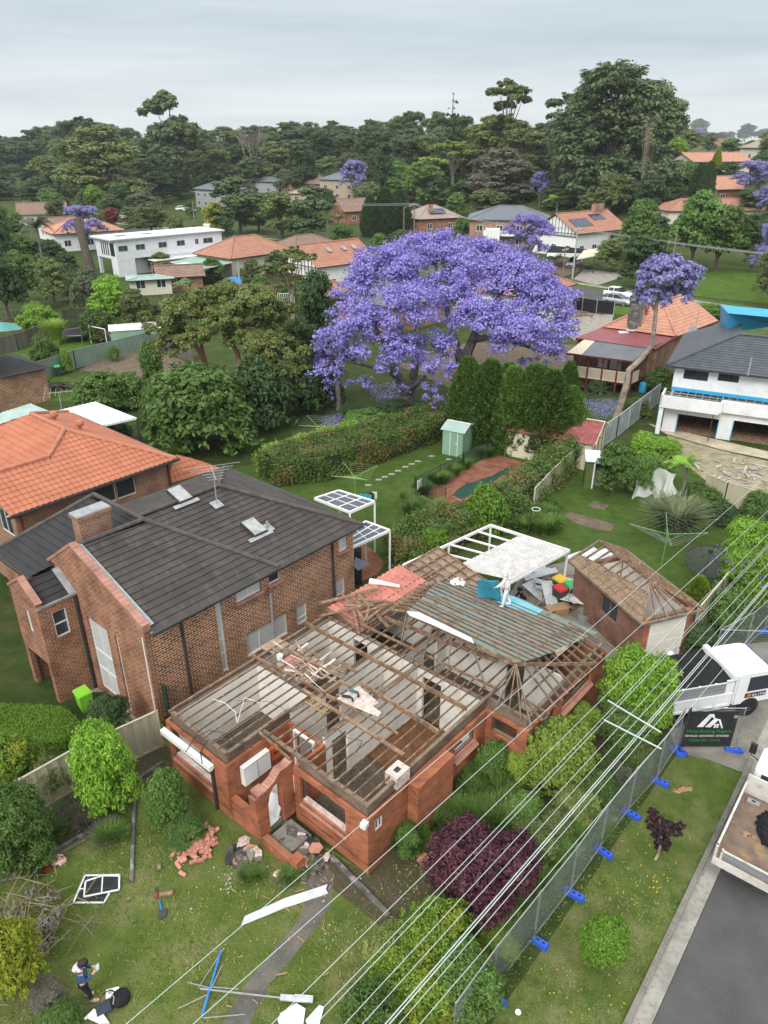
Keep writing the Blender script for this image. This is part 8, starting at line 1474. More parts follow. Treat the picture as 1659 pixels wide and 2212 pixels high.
# lettering
def text(s,size,origin,xdir,ydir,mat,parent,name='lettering',align='LEFT',width=None,ext=.003):
 c=bpy.data.curves.new('t','FONT');c.body=s;c.size=size;c.align_x=align;c.extrude=ext
 o=bpy.data.objects.new('t',c);COL.objects.link(o);dg=bpy.context.evaluated_depsgraph_get();dg.update()
 me=bpy.data.meshes.new_from_object(o.evaluated_get(dg));bpy.data.objects.remove(o);bpy.data.curves.remove(c)
 x,y=Vector(xdir).normalized(),Vector(ydir).normalized();z=x.cross(y)
 xs_=[v.co.x for v in me.vertices];k=width/(max(xs_)-min(xs_)) if width else 1
 for v in me.vertices:v.co=Vector(origin)+x*v.co.x*k+y*v.co.y+z*v.co.z
 me.materials.clear();return link(name,me,mat,parent)
plain('blue_plastic',(.04,.12,.62),.45,(.03,.09,.5),3);plain('galvanised',(.42,.44,.45),.4,(.32,.34,.35),3,metal=.6);plain('sign_green',(.02,.30,.06),.6);plain('sign_white',(.8,.8,.8),.6);plain('banner_black',(.018,.019,.02),.85,(.028,.03,.03),4)
# temporary fence
foot0=thing('fence_block','blue plastic foot block under the temporary fence','fence block',(0,0,0),0,'blue feet of the temporary fence')
m=MB();m.add([(-.34,-.13,0),(.34,-.13,0),(.34,.13,0),(-.34,.13,0),(-.31,-.1,.15),(.31,-.1,.15),(.31,.1,.15),(-.31,.1,.15)],[(3,2,1,0),(4,5,6,7),(0,1,5,4),(1,2,6,5),(2,3,7,6),(3,0,4,7)]);m.build('block','blue_plastic',foot0,bevel=.015)
m=MB();[m.lathe([(.045,.151),(.045,.156)],(x,0,0),10) for x in (-.18,0,.18)];m.build('sockets','black_plastic',foot0)
def panel(label,a,b,h=2.05,group='temporary fence panels',lift=.12):
 d=b - a;L=d.length;t=thing('mesh_barrier',label,'fence panel',a,atan2(d.y,d.x),group)
 m=MB();m.tube([(.03,0,lift),(.03,0,lift+h)],.022,6);m.tube([(L-.03,0,lift),(L-.03,0,lift+h)],.022,6);m.tube([(.03,0,lift+.1),(L-.03,0,lift+.1)],.018,6);m.tube([(.03,0,lift+h-.04),(L-.03,0,lift+h-.04)],.018,6);m.build('frame','galvanised',t)
 m=MB();n=int(L/.085)
 for i in range(1,n):x=.03+(L-.06)*i/n;m.tube([(x,0,lift+.1),(x,0,lift+h-.04)],.0024,3,False)
 for i in range(1,15):z=lift+.1+(h-.14)*i/15;m.tube([(.03,0,z),(L-.03,0,z)],.0024,3,False)
 m.build('wire_mesh','galvanised',t);return t
FBS=[G(*p) for p in ((975,2275),(1062,2150),(1153,2031),(1231,1930),(1295,1838),(1356,1757),(1417,1688),(1459,1622))]
for i in range(len(FBS)-1):panel('wire mesh temporary fence panel along the garden edge' if i else 'nearest wire mesh fence panel cut by the bottom edge',FBS[i],FBS[i+1])
nrm_=KF.h - R(90)
for i,p in enumerate(FBS[1:]):o=foot0 if i==0 else dup(foot0,(0,0,0));o.location=p+Vector((.12*cos(nrm_),.12*sin(nrm_),0));o.rotation_euler=(0,0,nrm_+random.uniform(-.15,.15))
FB2=[G(*p) for p in ((1535,1445),(1607,1406),(1650,1366),(1700,1320))]
for i in range(3):panel('temporary fence panel behind the white truck cab',FB2[i],FB2[i+1],group='fence panels behind the truck')
panel('temporary fence panel crossing the lawn beside the truck cab',FB2[0],FB2[0]+Vector((2.6,-.15,0)),group='fence panels behind the truck')
for p in FB2[1:3]:dup(foot0,p,.3,'blue foot block behind the white truck cab','blue feet behind the truck')
sa,sb=G(1467,1622),G(1587,1622);BN=panel('temporary fence panel carrying the black builder banner',sa,sb,group=None);L=(sb-sa).length
for p,r in ((sa,1.2),(sb+Vector((-.05,0,0)),-.25)):dup(foot0,p,r,['blue foot block at the left post of the banner panel','blue foot block at the right post of the banner panel'][p is not sa],None)
m=MB();m.bx(.06,L-.25,-.035,-.025,.25,2.0);bn=m.build('banner','banner_black',BN);m=MB();m.bx(.0,.1,-.02,.02,.2,2.15);m.build('dark_strap','banner_black',BN)
W_=L - .31;X=lambda f: .06+W_*f;Z=lambda f: 2.0 - 1.75*f
def shp(pts):m=MB();m.ext([(X(a),-.043,Z(b)) for a,b in pts],(0,.006,0));return m
for nm,pts in (('left_roof',[(.20,.43),(.40,.07),(.49,.07),(.53,.17),(.505,.19),(.46,.14),(.33,.43)]),('right_roof',[(.37,.43),(.53,.18),(.60,.205),(.62,.22),(.48,.44)]),('right_rafter',[(.60,.205),(.65,.22),(.745,.46),(.715,.47)])):shp(pts).build('logo','sign_white',bn)
for a in (.545,.60):
 for b in (.345,.405):shp([(a,b),(a+.045,b),(a+.045,b+.05),(a,b+.05)]).build('logo_window','sign_white',bn)
text('Mimas Building Projects',.20,(X(.01),-.046,Z(.585)),(1,0,0),(0,0,1),'sign_green',bn,width=W_*.93);text('NEW BUILDS - RENOVATIONS - EXTENSIONS',.13,(X(.0),-.046,Z(.705)),(1,0,0),(0,0,1),'sign_white',bn,width=W_*.9);text('Michael 0431 116 676',.16,(X(.10),-.046,Z(.835)),(1,0,0),(0,0,1),'sign_green',bn,width=W_*.64)
shp([(.91,.1),(.99,.1),(.99,.18),(.91,.18)]).build('label_plate','lead',bn)
# overhead wires along the street
plain('wire_pale',(.50,.55,.53),.5,(.42,.47,.45),2)
WZ=8.0
def power(label,a,b,r=.0115,sag=.18,z=WZ,grp='overhead wires along the street'):
 A_,B_=G(*a,z),G(*b,z);d=B_ - A_;A2,B2=A_ - d*.35,B_+d*.6;d=B2 - A2;t=thing('power_line',label,'power line',A2,0,grp);n=24
 MB().tube([d*(i/n)+Vector((0,0,-4*sag*((i/n)*(1-i/n))+sag*.9)) for i in range(n+1)],r,5).build('cable','wire_pale',t)
WL=[((279,2212),(1545,1125)),((423,2212),(1636,1125)),((592,2212),(1659,1154)),((669,2212),(1659,1177)),((687,2212),(1659,1182)),((749,2212),(1659,1218)),((787,2212),(1659,1240)),((836,2212),(1659,1259)),((845,2212),(1659,1264)),((866,2212),(1659,1278)),((911,2212),(1659,1330))]
for i,(a,b) in enumerate(WL):power('pale overhead wire running diagonally above the garden' if i not in (7,8) else 'thick pale overhead bundle above the garden fence',a,b,.0065 if i not in (7,8) else .0105)
for lab,a,b in (('upper white spacer bar hung across the overhead wires',(1313,1513),(1428,1582)),('lower white spacer bar hung across the overhead wires',(1305,1555),(1429,1618))):
 A_,B_=G(*a,WZ+.03),G(*b,WZ+.03);t=thing('spacer_bar',lab,'spacer bar',A_);MB().tube([(0,0,0),(B_-A_)*.5,B_-A_],.02,6).build('bar','wire_pale',t)
# trucks
plain('truck_white',(.76,.77,.77),.35,(.70,.71,.71),1.2,spec=.5);plain('dirty_white',(.62,.60,.56),.6,(.50,.47,.42),1.5,c3=(.30,.22,.14),sc3=3.5,f3=.6);plain('silver_slats',(.36,.37,.38),.4,(.22,.23,.24),2,metal=.3,stretch=(.2,.2,9));plain('rusty_floor',(.20,.14,.10),.8,(.14,.10,.08),2,c3=(.34,.20,.08),sc3=2.5,f3=.7);plain('orange_stripe',(.75,.25,.03),.5)
def wheel(t,x,y,r=.4,w=.24):
 q=MB();q.lathe([(r*.55,-w/2),(r*.92,-w/2),(r,-w/4),(r,w/4),(r*.92,w/2),(r*.55,w/2)],(x,y,r),20,(0,1,0));o=q.build('wheel','tyre',t);h=MB();h.lathe([(r*.56,-w*.42),(r*.5,-w*.48),(r*.2,-w*.36),(r*.2,-w*.55),(r*.2,w*.45),(r*.56,w*.42)],(x,y,r),16,(0,1,0));h.build('rim','dirty_white',o)
TF=Fr(G(1458,1575),13);T1=TF.thing('tipper_truck','white tipper truck with black mesh tarp backed up the driveway','truck');WB=3.25;W2_=2.0
m=MB();m.bx(-1.0,WB+.8,.55,.75,.5,.68);m.bx(-1.0,WB+.8,1.25,1.45,.5,.68);m.build('chassis','dark_metal',T1)
for x,y in ((0,.14),(0,W2_-.14),(WB,.12),(WB,W2_-.12)):wheel(T1,x,y)
zf,zs,zh=.92,1.42,1.98;xb0,xb1=-1.25,2.25
m=MB();m.bx(xb0,xb1,0,W2_,zf-.1,zf);m.bx(xb0,xb1,0,.06,zf,zs);m.bx(xb0,xb1,W2_-.06,W2_,zf,zs);m.bx(xb0,xb0+.06,.06,W2_-.06,zf,zs);m.bx(xb1-.07,xb1,.06,W2_-.06,zf,zh+.25)
for i in range(6):x=xb0+.02+i*(xb1-xb0-.12)/5;m.bx(x,x+.09,-.05,0,zf-.1,zs)
m.bx(xb0,xb1,-.05,-.0,zs-.05,zs+.03);m.bx(xb0,xb1,-.04,0,zf-.12,zf-.02);m.build('tipper_body','truck_white',T1)
m=MB();m.bx(xb0+.05,xb1-.35,.01,.05,zs+.03,zh);m.bx(xb0+.05,xb1-.07,W2_-.05,W2_-.01,zs+.03,zh);m.bx(xb0+.01,xb0+.05,.01,W2_-.01,zs+.03,zh);m.build('side_boards','silver_slats',T1)
m=MB();m.bx(xb1-.35,xb1,-.02,.05,zs+.03,zh+.1);m.bx(xb0+.03,xb1,-.02,.04,zh,zh+.05);m.bx(xb1-.1,xb1+.12,-.05,W2_+.05,zh+.1,zh+.3);m.build('top_rail','truck_white',T1)
m=MB();nx_,ny_=14,8;m.v=[(xb0+(xb1-xb0-.12)*i/nx_,.0+(W2_)*j/ny_,zh+.06+.10*sin(pi*j/ny_)+.02*sin(i*2.1+j)) for j in range(ny_+1) for i in range(nx_+1)];m.f=[(j*(nx_+1)+i,j*(nx_+1)+i+1,(j+1)*(nx_+1)+i+1,(j+1)*(nx_+1)+i) for j in range(ny_) for i in range(nx_)];o=m.build('mesh_tarp','dark_cloth',T1);o.modifiers.new('thickness','SOLIDIFY').thickness=.012
m=MB();c0,c1=2.45,4.45
loft(m,[[(x0_,y,z) for x0_,z in ((c0,.62),(c1-.02,.62),(c1+.02,1.1),(c1-.35,2.12),(c1-.75,2.26),(c0+.12,2.26),(c0,2.1))] for y in (.06,W2_-.06)]);cab=m.build('cab','truck_white',T1,bevel=.07)
for s,y in ((-1,.055),(1,W2_-.055)):
 m=MB();m.ext([(c1-.10,y,1.30),(c1-.38,y,2.0),(c0+.55,y,2.0),(c0+.55,y,1.3)],(0,s*.012,0));m.build('side_window','glass',cab)
m=MB();m.add([(c1+.0,.22,1.25),(c1+.0,W2_-.22,1.25),(c1-.29,W2_-.25,2.05),(c1-.29,.25,2.05)],[(0,1,2,3)]);m.build('windscreen','glass',cab)
m=MB();m.bx(c0+.5,c0+1.45,.035,.05,.98,1.2);sg=m.build('door_sign','banner_black',cab)
for k in range(4):m=MB();m.ext([(c0+.56+.02*k,.03,1.04+.035*k),(c0+.78,.03,1.04+.035*k),(c0+.78,.03,1.06+.035*k),(c0+.56+.02*k,.03,1.06+.035*k)],(0,.004,0));m.build('stripe','orange_stripe',sg)
text('ELITE',.15,(c0+.82,.028,1.035),(1,0,0),(0,0,1),'sign_white',sg,width=.58)
m=MB();m.bx(c0-.2,c0+.02,.2,W2_-.2,.5,1.9);m.build('engine_bay','black_plastic',T1)
m=MB();m.lathe([(.46,-.02),(.47,.03)],(WB,.07,.46),20,(0,1,0));m.build('wheel_arch','black_plastic',T1)
m=MB();m.tube([(c1-.1,.03,1.7),(c1+.25,-.15,1.7),(c1+.25,-.15,1.3)],.02,5);m.box((c1+.27,-.17,1.5),(.08,.2,.38));m.build('mirror','black_plastic',T1)
for y in (.25,W2_-.25):m=MB();m.box((c1+.02,y,.82),(.06,.3,.18));m.build('headlight','lamp_clear',T1)
m=MB();m.bx(.55,1.5,.05,.5,.42,.85);m.build('fuel_tank','dark_metal',T1);m=MB();m.tube([(.6,-.03,.72),(2.2,-.03,.72)],.018,5);m.bx(-.55,.6,-.02,.3,.82,.86);m.build('mudguard','truck_white',T1)
T2F=Fr(G(1549,1826,1.38),math.degrees(KF.h));T2F.o.z=0;T2=T2F.thing('tray_truck','dirty white tray truck cut by the right edge with an open rusty tray','truck')
hl=T2F.l(G(1612,1690,1.38)).x;W3=2.05
m=MB();m.bx(0,hl,-W3,0,.88,.95);m.build('tray_floor','rusty_floor',T2)
m=MB();m.bx(.0,hl,-.04,0,.95,1.38);m.build('side_board','silver_slats',T2);m=MB();m.bx(0,hl,-W3,-W3+.04,.95,1.38);m.build('side_board','silver_slats',T2)
m=MB();m.bx(hl,hl+.06,-W3,0,.9,1.75);m.build('headboard','dirty_white',T2);m=MB();m.bx(hl-.012,hl-.002,-1.2,-.75,1.35,1.6);m.build('vent','cream_paint',T2)
m=MB();m.bx(-.035,0,-W3,-.22,.98,1.28);m.build('tailgate','silver_slats',T2);m=MB();[m.bx(*q) for q in ((-.06,.0,-W3,0,.62,.9),(-.05,.04,-.22,-.16,.9,1.34),(-.05,0,-W3,-.16,1.28,1.33),(-.05,.06,-.06,.02,.62,1.42),(0,hl,-.05,.015,1.38,1.42),(0,hl,-W3-.01,-W3+.05,1.38,1.42))];m.build('tray_frame','dirty_white',T2)
m=MB();m.bx(.1,hl+2,-1.4,-.7,.5,.86);m.build('chassis','dark_metal',T2);m=MB();m.bx(-.05,.1,-1.6,-.4,.42,.6);m.build('tow_bar','dark_metal',T2)
for x in (1.0,hl+1.4):
 for y in (-.2,-W3+.2):wheel(T2,x,y,.38,.22)
m=MB();loft(m,[[(hl+x,y,z) for x,z in ((.2,.6),(1.95,.6),(2.0,1.1),(1.55,1.95),(1.2,2.06),(.4,2.06),(.2,1.9))] for y in (-W3+.12,-.12)]);cb=m.build('cab','truck_white',T2,bevel=.08)
m=MB();m.add([(hl+.17,-W3+.35,1.35),(hl+.17,-.35,1.35),(hl+.17,-.35,1.85),(hl+.17,-W3+.35,1.85)],[(0,1,2,3)]);m.build('rear_window','glass',cb)
m=MB();m.tube([(hl+1.5,-.1,1.2),(hl+1.55,.22,1.3),(hl+1.55,.22,1.75)],.02,5);m.box((hl+1.55,.22,1.62),(.1,.22,.42));m.build('mirror','black_plastic',T2)
def crumple(name,label,cat,p,rx,ry,h,mat,seed,rz=0,n=14):
 rq=np.random.default_rng(seed);t=thing(name,label,cat,p,rz);H=rq.uniform(0,1,(n+1,n+1));m=MB()
 for j in range(n+1):
  for i in range(n+1):
   u,v=2*i/n-1,2*j/n-1;d=u*u+v*v;m.v.append((u*rx*(1-.2*v*v)+rq.normal()*.03,v*ry*(1-.25*u*u)+rq.normal()*.03,max(.01,h*(1-d*.55)*(.45+.55*H[j,i]))))
 m.f=[(j*(n+1)+i,j*(n+1)+i+1,(j+1)*(n+1)+i+1,(j+1)*(n+1)+i) for j in range(n) for i in range(n)]
 o=m.build('folds',mat,t,True);o.modifiers.new('thickness','SOLIDIFY').thickness=.01;return t
crumple('black_tarp','crumpled black tarpaulin lying in the rusty truck tray','tarpaulin',T2F.w(hl*.62,-1.15,.95),.75,.42,.32,'dark_cloth',4,T2F.h+.3)
t=thing('tool_case','small grey case in the front corner of the truck tray','case',T2F.w(hl-.35,-.4,.95),T2F.h);MB().bx(-.1,.1,-.2,.2,0,.1).build('shell','grey_metal',t);MB().bx(-.02,.02,-.06,.06,.1,.13).build('handle','black_plastic',t)
crumple('paper_scrap','crumpled brown paper scrap in the truck tray','scrap',T2F.w(hl*.45,-.55,.95),.14,.12,.1,'cardboard',5,0,5)
# people
def skinmesh(name,V,E,mat,parent,sub=2):
 me=bpy.data.meshes.new('s');me.from_pydata([v[0] for v in V],E,[]);o=bpy.data.objects.new('s',me);COL.objects.link(o)
 md=o.modifiers.new('skin','SKIN');md.use_smooth_shade=True;md.branch_smoothing=.5
 for i,v in enumerate(V):sv=me.skin_vertices[0].data[i];r=v[1];sv.radius=(r,r) if not isinstance(r,tuple) else r;sv.use_root=i==0
 ss=o.modifiers.new('sub','SUBSURF');ss.levels=ss.render_levels=sub;dg=bpy.context.evaluated_depsgraph_get();dg.update()
 nm=bpy.data.meshes.new_from_object(o.evaluated_get(dg));bpy.data.objects.remove(o);nm.materials.clear();return link(name,nm,mat,parent,True)
plain('skin_light',(.58,.36,.26),.6,(.52,.31,.22),6);plain('skin_tan',(.36,.20,.13),.6,(.3,.16,.1),6);plain('hair_black',(.018,.014,.013),.6,(.03,.024,.02),9);plain('denim',(.035,.07,.16),.85,(.05,.09,.19),8);plain('hood_pink',(.66,.58,.57),.9,(.58,.5,.5),4);plain('black_wool',(.016,.016,.018),.9);plain('boot_beige',(.46,.35,.24),.8,(.38,.28,.19),4);plain('white_suit',(.74,.75,.77),.7,(.64,.65,.68),5);plain('shirt_blue',(.25,.36,.50),.85);plain('navy_cloth',(.04,.05,.075),.9);plain('helmet_white',(.8,.8,.8),.3);plain('vest_orange',(.6,.10,.03),.6)
def person(label,p,rz,J,top,pants,shoe,skin,hair=None,hood=None,helmet=None,suit=False,z=0):
 """J: joints in local space (x forward, y left, z up)"""
 t=thing('person',label,'person',p,rz);V=lambda k: Vector(J[k])
 hip,waist,chest,neck,head=(V(k) for k in ('hip','waist','chest','neck','head'));vs=[(hip,.115),(waist,.11),(chest,(.145,.11)),(neck,.055),(neck.lerp(head,.55),.06),(head,.088),(head+(head-neck).normalized()*.09,.06)];E=[(i,i+1) for i in range(6)]
 tops=[(hip+Vector((0,0,-.02)),.175),(waist,.2),(chest,.205),(neck - (neck-chest)*.2,.09)];TE=[(0,1),(1,2),(2,3)];pan=[(hip+Vector((0,0,.04)),.135)];PE=[]
 for s in 'lr':
  sh,el,wr,hd,kn,an,to,hj=(V(s+k) for k in ('sh','el','wr','hd','kn','an','to','hj'));n=len(vs);vs+=[(sh,.062),(el,.043),(wr,.03),(hd,(.042,.024))];E+=[(2,n),(n,n+1),(n+1,n+2),(n+2,n+3)]
  n=len(vs);vs+=[(hj,.09),(kn,.058),(an,.042),(to,.035)];E+=[(0,n),(n,n+1),(n+1,n+2),(n+2,n+3)]
  n=len(tops);tops+=[(sh,.082),(el,.062),(wr - (wr-el)*.08,.05)];TE+=[(2,n),(n,n+1),(n+1,n+2)];n=len(pan);pan+=[(hj,.105),(kn,.075),(an+Vector((0,0,.06)),.058)];PE+=[(0,n),(n,n+1),(n+1,n+2)]
 b=skinmesh('body',vs,E,skin,t)
 bm=bmesh.new();bm.from_mesh(b.data)
 for s in 'lr':
  wr,hd=V(s+'wr'),V(s+'hd');d=(hd-wr).normalized();sd_=d.cross(Vector((0,0,1))).normalized();cu=Vector((0,0,-1)) - d*d.z*-1;cu=(cu - d*cu.dot(d)).normalized();q=MB()
  for k in range(4):
   b0=hd+sd_*(-.027+.018*k) - d*.01;l=(.072,.082,.078,.06)[k];q.tube([b0,b0+d*l*.45+cu*.006,b0+d*l*.75+cu*.024,b0+d*l*.85+cu*.05],[.0095,.009,.0085,.006],6)
  b0=wr+d*.03+sd_*(.03 if s=='l' else -.03);q.tube([b0,b0+d*.03+sd_*(.02 if s=='l' else -.02),b0+d*.06+cu*.02],[.012,.011,.008],6)
  me2=bpy.data.meshes.new('f');me2.from_pydata([tuple(v) for v in q.v],[],q.f);bm.from_mesh(me2);bpy.data.meshes.remove(me2)
 f=Vector((J.get('face',(1,0,-.3)))).normalized();up=(head-neck).normalized();lf=up.cross(f).normalized();q=MB();q.tube([head+f*.075+up*.045,head+f*.108+up*.005,head+f*.085],[.010,.017,.012],6)
 for s in (-1,1):q.ball(head+f*.01+lf*s*.092+up*.02,.028,8,1.2)
 me2=bpy.data.meshes.new('f');me2.from_pydata([tuple(v) for v in q.v],[],q.f);bm.from_mesh(me2);bm.to_mesh(b.data);bm.free()
 q=MB();[q.ball(head+f*.082+lf*s*.034+up*.035,.012,6) for s in (-1,1)];q.build('eyes','black_plastic',t);q=MB();q.tube([head+f*.086+lf*.022 - up*.035,head+f*.094 - up*.038,head+f*.086 - lf*.022 - up*.035],.006,5);q.build('mouth','lamp_red' if not suit else 'skin_tan',t)
 skinmesh('jacket' if not suit else 'overalls_top',tops,TE,top,t);skinmesh('trousers' if not suit else 'overalls_legs',pan,PE,pants,t)
 for s in 'lr':
  an,to=V(s+'an'),V(s+'to');q=MB();q.tube([an+Vector((0,0,.12)),an,an.lerp(to,.5)+Vector((0,0,-.005)),to],[.052,.056,.052,.04],8);q.build('shoe',shoe,t)
 if hair:q=MB();c=head - f*.02+up*.045;q.ball(c,.118,14,1.05);q.ball(c - f*.05 - up*.04,.1,12,1.1);q.build('hair',hair,t,True)
 if hood=='up':q=MB();c=head - f*.022+up*.03;q.ball(c,.135,14,1.12);q.tube([neck - f*.0,head - up*.05],[.115,.12],12);q.build('hood',top,t,True)
 elif hood:q=MB();q.tube([neck+lf*.11+f*.04,neck+lf*.12 - f*.05,neck - f*.15 - up*.03,neck - lf*.12 - f*.05,neck - lf*.11+f*.04],[.04,.05,.065,.05,.04],10);q.ball(neck - f*.1 - up*.1,.09,12,.8);q.build('hood',hood,t,True)
 if helmet:q=MB();c=head+up*.05;q.lathe([(.165,0),(.15,.015),(.14,.06),(.11,.11),(.06,.14),(.01,.15)],c,18,up);q.tube([c+f*.12,c+f*.19],[.09,.05],8);q.build('helmet',helmet,t,True)
 return t
def stand(h=1.7,lean=0.,**k):
 J=dict(hip=(0,0,.92),waist=(.01+lean*.2,0,1.1),chest=(.02+lean*.5,0,1.32),neck=(.03+lean*.8,0,1.48),head=(.06+lean,0,1.6))
 for s,y in (('l',1),('r',-1)):J.update({s+'sh':(.02+lean*.7,y*.185,1.41),s+'el':(.0+lean*.6,y*.25,1.13),s+'wr':(.1+lean*.6,y*.25,.9),s+'hd':(.14+lean*.6,y*.25,.84),s+'hj':(0,y*.095,.86),s+'kn':(.03,y*.10,.48),s+'an':(-.02,y*.105,.085),s+'to':(.17,y*.125,.04)})
 J.update(k);s=h/1.74;return {a:tuple(c*s for c in b) if a != 'face' else b for a,b in J.items()}
wp=G(190,2160);wr_=R(20)
J=stand(1.68,.05,face=(1,0,-.9),head=(.15,0,1.57),lel=(.12,.24,1.14),lwr=(.34,.1,1.2),lhd=(.41,.06,1.23),rel=(.12,-.24,1.14),rwr=(.34,-.1,1.2),rhd=(.41,-.06,1.23),ran=(.12,-.1,.085),rto=(.31,-.13,.04),rkn=(.1,-.1,.48))
person('woman with dark hair in a denim jacket holding a controller on the front lawn',wp,wr_,J,'denim','black_wool','boot_beige','skin_light','hair_black','hood_pink')
cpos=wp+Vector((.44*cos(wr_),.44*sin(wr_),1.2));t=thing('controller','small grey controller with a screen held by the woman on the lawn','controller',cpos,wr_);m=MB();m.box((0,0,0),(.12,.2,.03),0,0,-.4);m.build('case','grey_metal',t);m=MB();m.box((.01,0,.02),(.08,.15,.012),0,0,-.4);m.build('screen','pale_metal',t)
fp=DF.w(*rp(1092,1311));
J=stand(1.78,.1,face=(1,0,-.5),lel=(.22,.28,1.18),lwr=(.42,.24,1.0),lhd=(.49,.22,.96),rel=(.1,-.26,1.15),rwr=(.3,-.2,.98),rhd=(.37,-.17,.94),lkn=(.06,.14,.5),lan=(.1,.17,.085),lto=(.29,.2,.04),rkn=(.0,-.14,.48),ran=(-.14,-.15,.085),rto=(.05,-.17,.04))
person('worker in a hooded white overall standing on the green stripped roof',fp+Vector((0,0,.02)),R(160),J,'white_suit','white_suit','white_suit','skin_light',None,'up',None,True)
bsh=fp+Vector((-.55,.35,.0));t=thing('blue_sheet','blue plastic sheet held by the worker in white overalls','sheet',bsh);plain('sheet_blue',(.03,.20,.30),.4,(.05,.27,.36),2);m=MB();n=10
for j in range(n+1):
 for i in range(n+1):u,v=i/n,j/n;m.v.append((-.55+.95*u-.1*v,.1+.25*sin(u*5+v*2)*(.4+.6*v),1.15*v*(.75+.25*sin(u*3))+.05))
m.f=[(j*(n+1)+i,j*(n+1)+i+1,(j+1)*(n+1)+i+1,(j+1)*(n+1)+i) for j in range(n) for i in range(n)];o=m.build('film','sheet_blue',t,True);o.modifiers.new('thickness','SOLIDIFY').thickness=.01
crumple('bundled_sheet','white and blue crumpled bundle at the far edge of the green roof','bundle',DF.w(*rp(988,1262))+Vector((0,0,.03)),.35,.28,.3,'white_paint',9)
hpz=G(1441,1402,1.78);hb=Vector((hpz.x,hpz.y,0));J=stand(1.78,.16,face=(1,0,-.9),lel=(.2,.27,1.15),lwr=(.36,.2,.98),lhd=(.42,.18,.93),rel=(.2,-.27,1.15),rwr=(.36,-.2,.98),rhd=(.42,-.18,.93))
person('man in black with a white hard hat behind the tipper truck',hb,R(-70),J,'black_wool','navy_cloth','black_wool','skin_tan',None,None,'helmet_white')
kp=G(1132,1312);J=stand(1.7,.2,hip=(0,0,.42),waist=(.1,0,.6),chest=(.2,0,.82),neck=(.28,0,.98),head=(.34,0,1.1),face=(1,0,-.6),lsh=(.2,.18,.9),rsh=(.2,-.18,.9),lel=(.35,.24,.66),lwr=(.52,.12,.6),lhd=(.59,.1,.58),rel=(.35,-.24,.66),rwr=(.52,-.12,.6),rhd=(.59,-.1,.58),lhj=(.03,.1,.4),rhj=(.03,-.1,.4),lkn=(.42,.15,.5),rkn=(.38,-.15,.35),lan=(.32,.14,.085),lto=(.5,.15,.04),ran=(-.02,-.14,.085),rto=(.16,-.15,.04))
person('person in black crouching in the yard beside the carport post',kp,R(190),J,'black_wool','navy_cloth','black_wool','skin_tan','hair_black')
vp=G(1416,843);person('man in a pale blue shirt walking beside the veranda house',vp,R(80),stand(1.72,.03),'shirt_blue','navy_cloth','black_wool','skin_tan','hair_black')
t=thing('white_bag','white carry bag held by the man beside the veranda house','bag',vp+Vector((-.3,-.05,.45)));MB().prism([(-.14,-.06),(.14,-.06),(.14,.06),(-.14,.06)],0,.36).build('bag','white_paint',t);MB().tube([(-.08,0,.36),(0,0,.46),(.08,0,.36)],.008,4).build('handle','white_paint',t)
# things on the front lawn
K6=lambda X,Y: (X*.43,1755.6+Y*.43)
m_,nt,b,N,Lk=nodes('fly_mesh');b.inputs['Base Color'].default_value=(.012,.014,.016,1);b.inputs['Roughness'].default_value=.5;b.inputs['Alpha'].default_value=.85
for lab,c,z in (('large white framed fly screen lying flat on the front lawn',((427,316),(602,312),(522,452),(369,452)),.03),('smaller white framed fly screen lying on top of the large one',((430,345),(516,316),(600,318),(598,387),(422,422)),.07)):
 q=[G(*K6(*p),z) for p in c];o=q[0];t=thing('window_screen',lab,'window screen',o);q=[p-o for p in q];m=MB();n=len(q)
 for i in range(n):m.beam(q[i],q[(i+1) % n],.05,.03)
 m.beam((q[0]+q[-1])/2 if n==4 else q[1],(q[1]+q[2])/2 if n==4 else q[-1].lerp(q[-2],.5),.04,.025);m.build('frame','white_frame',t);m=MB();m.poly(q);m.build('mesh','fly_mesh',t)
t=thing('shovel','red and blue handled spade lying on the front lawn','shovel',G(*K6(785,385),.05));q=[G(*K6(*p),.06) - t.location for p in ((782,375),(790,405),(790,425),(800,440),(812,490),(818,500))]
for a,mt,r in ((0,'dark_metal',.025),(1,'lid_red',.04),(3,'tarp_blue',.025)):MB().tube([q[a],q[a+1]],r,6).build('handle',mt,t)
m=MB();e=q[5];m.ext([e+Vector((-.13,.1,-.03)),e+Vector((.1,.14,-.03)),e+Vector((.13,-.12,-.03)),e+Vector((0,-.2,-.03)),e+Vector((-.12,-.12,-.03))],(0,0,.02));m.build('blade','dark_metal',t)
t=thing('backpack','black open backpack lying on the lawn beside the woman','backpack',G(*K6(590,950),0),R(25));q=MB();q.ball((.1,0,.11),.27,14,.38);q.build('bag','dark_cloth',t,True);q=MB();q.box((-.36,-.05,.05),(.42,.36,.07),.1);q.build('open_flap','navy_cloth',t,bevel=.02);q=MB();q.tube([(.0,.25,.05),(-.15,.4,.03),(-.35,.36,.03)],.02,5);q.build('shoulder_strap','black_plastic',t);q=MB();q.tube([(-.1,-.15,.2),(-.05,.0,.25),(-.1,.15,.2)],.015,5);q.build('zip','lead',t)
t=thing('document','white sheet in a plastic sleeve on the lawn above the backpack','paper',G(*K6(565,905),.02),R(15));MB().bx(-.17,.17,-.13,.13,0,.012).build('sheet','white_paint',t);MB().bx(-.12,-.02,-.02,.07,.0121,.014).build('print','lead',t)
def scrapboard(name,label,pts,mat='white_paint',z=.04,cat='board'):
 q=[G(*p,z) for p in pts];t=thing(name,label,cat,q[0]);m=MB();m.ext([p - q[0] for p in q],(0,0,.03));m.build('board',mat,t);return t
scrapboard('white_board','broken white board at the bottom left of the lawn',[K6(*p) for p in ((478,988),(440,1035),(500,1062),(552,1060),(520,1015))])
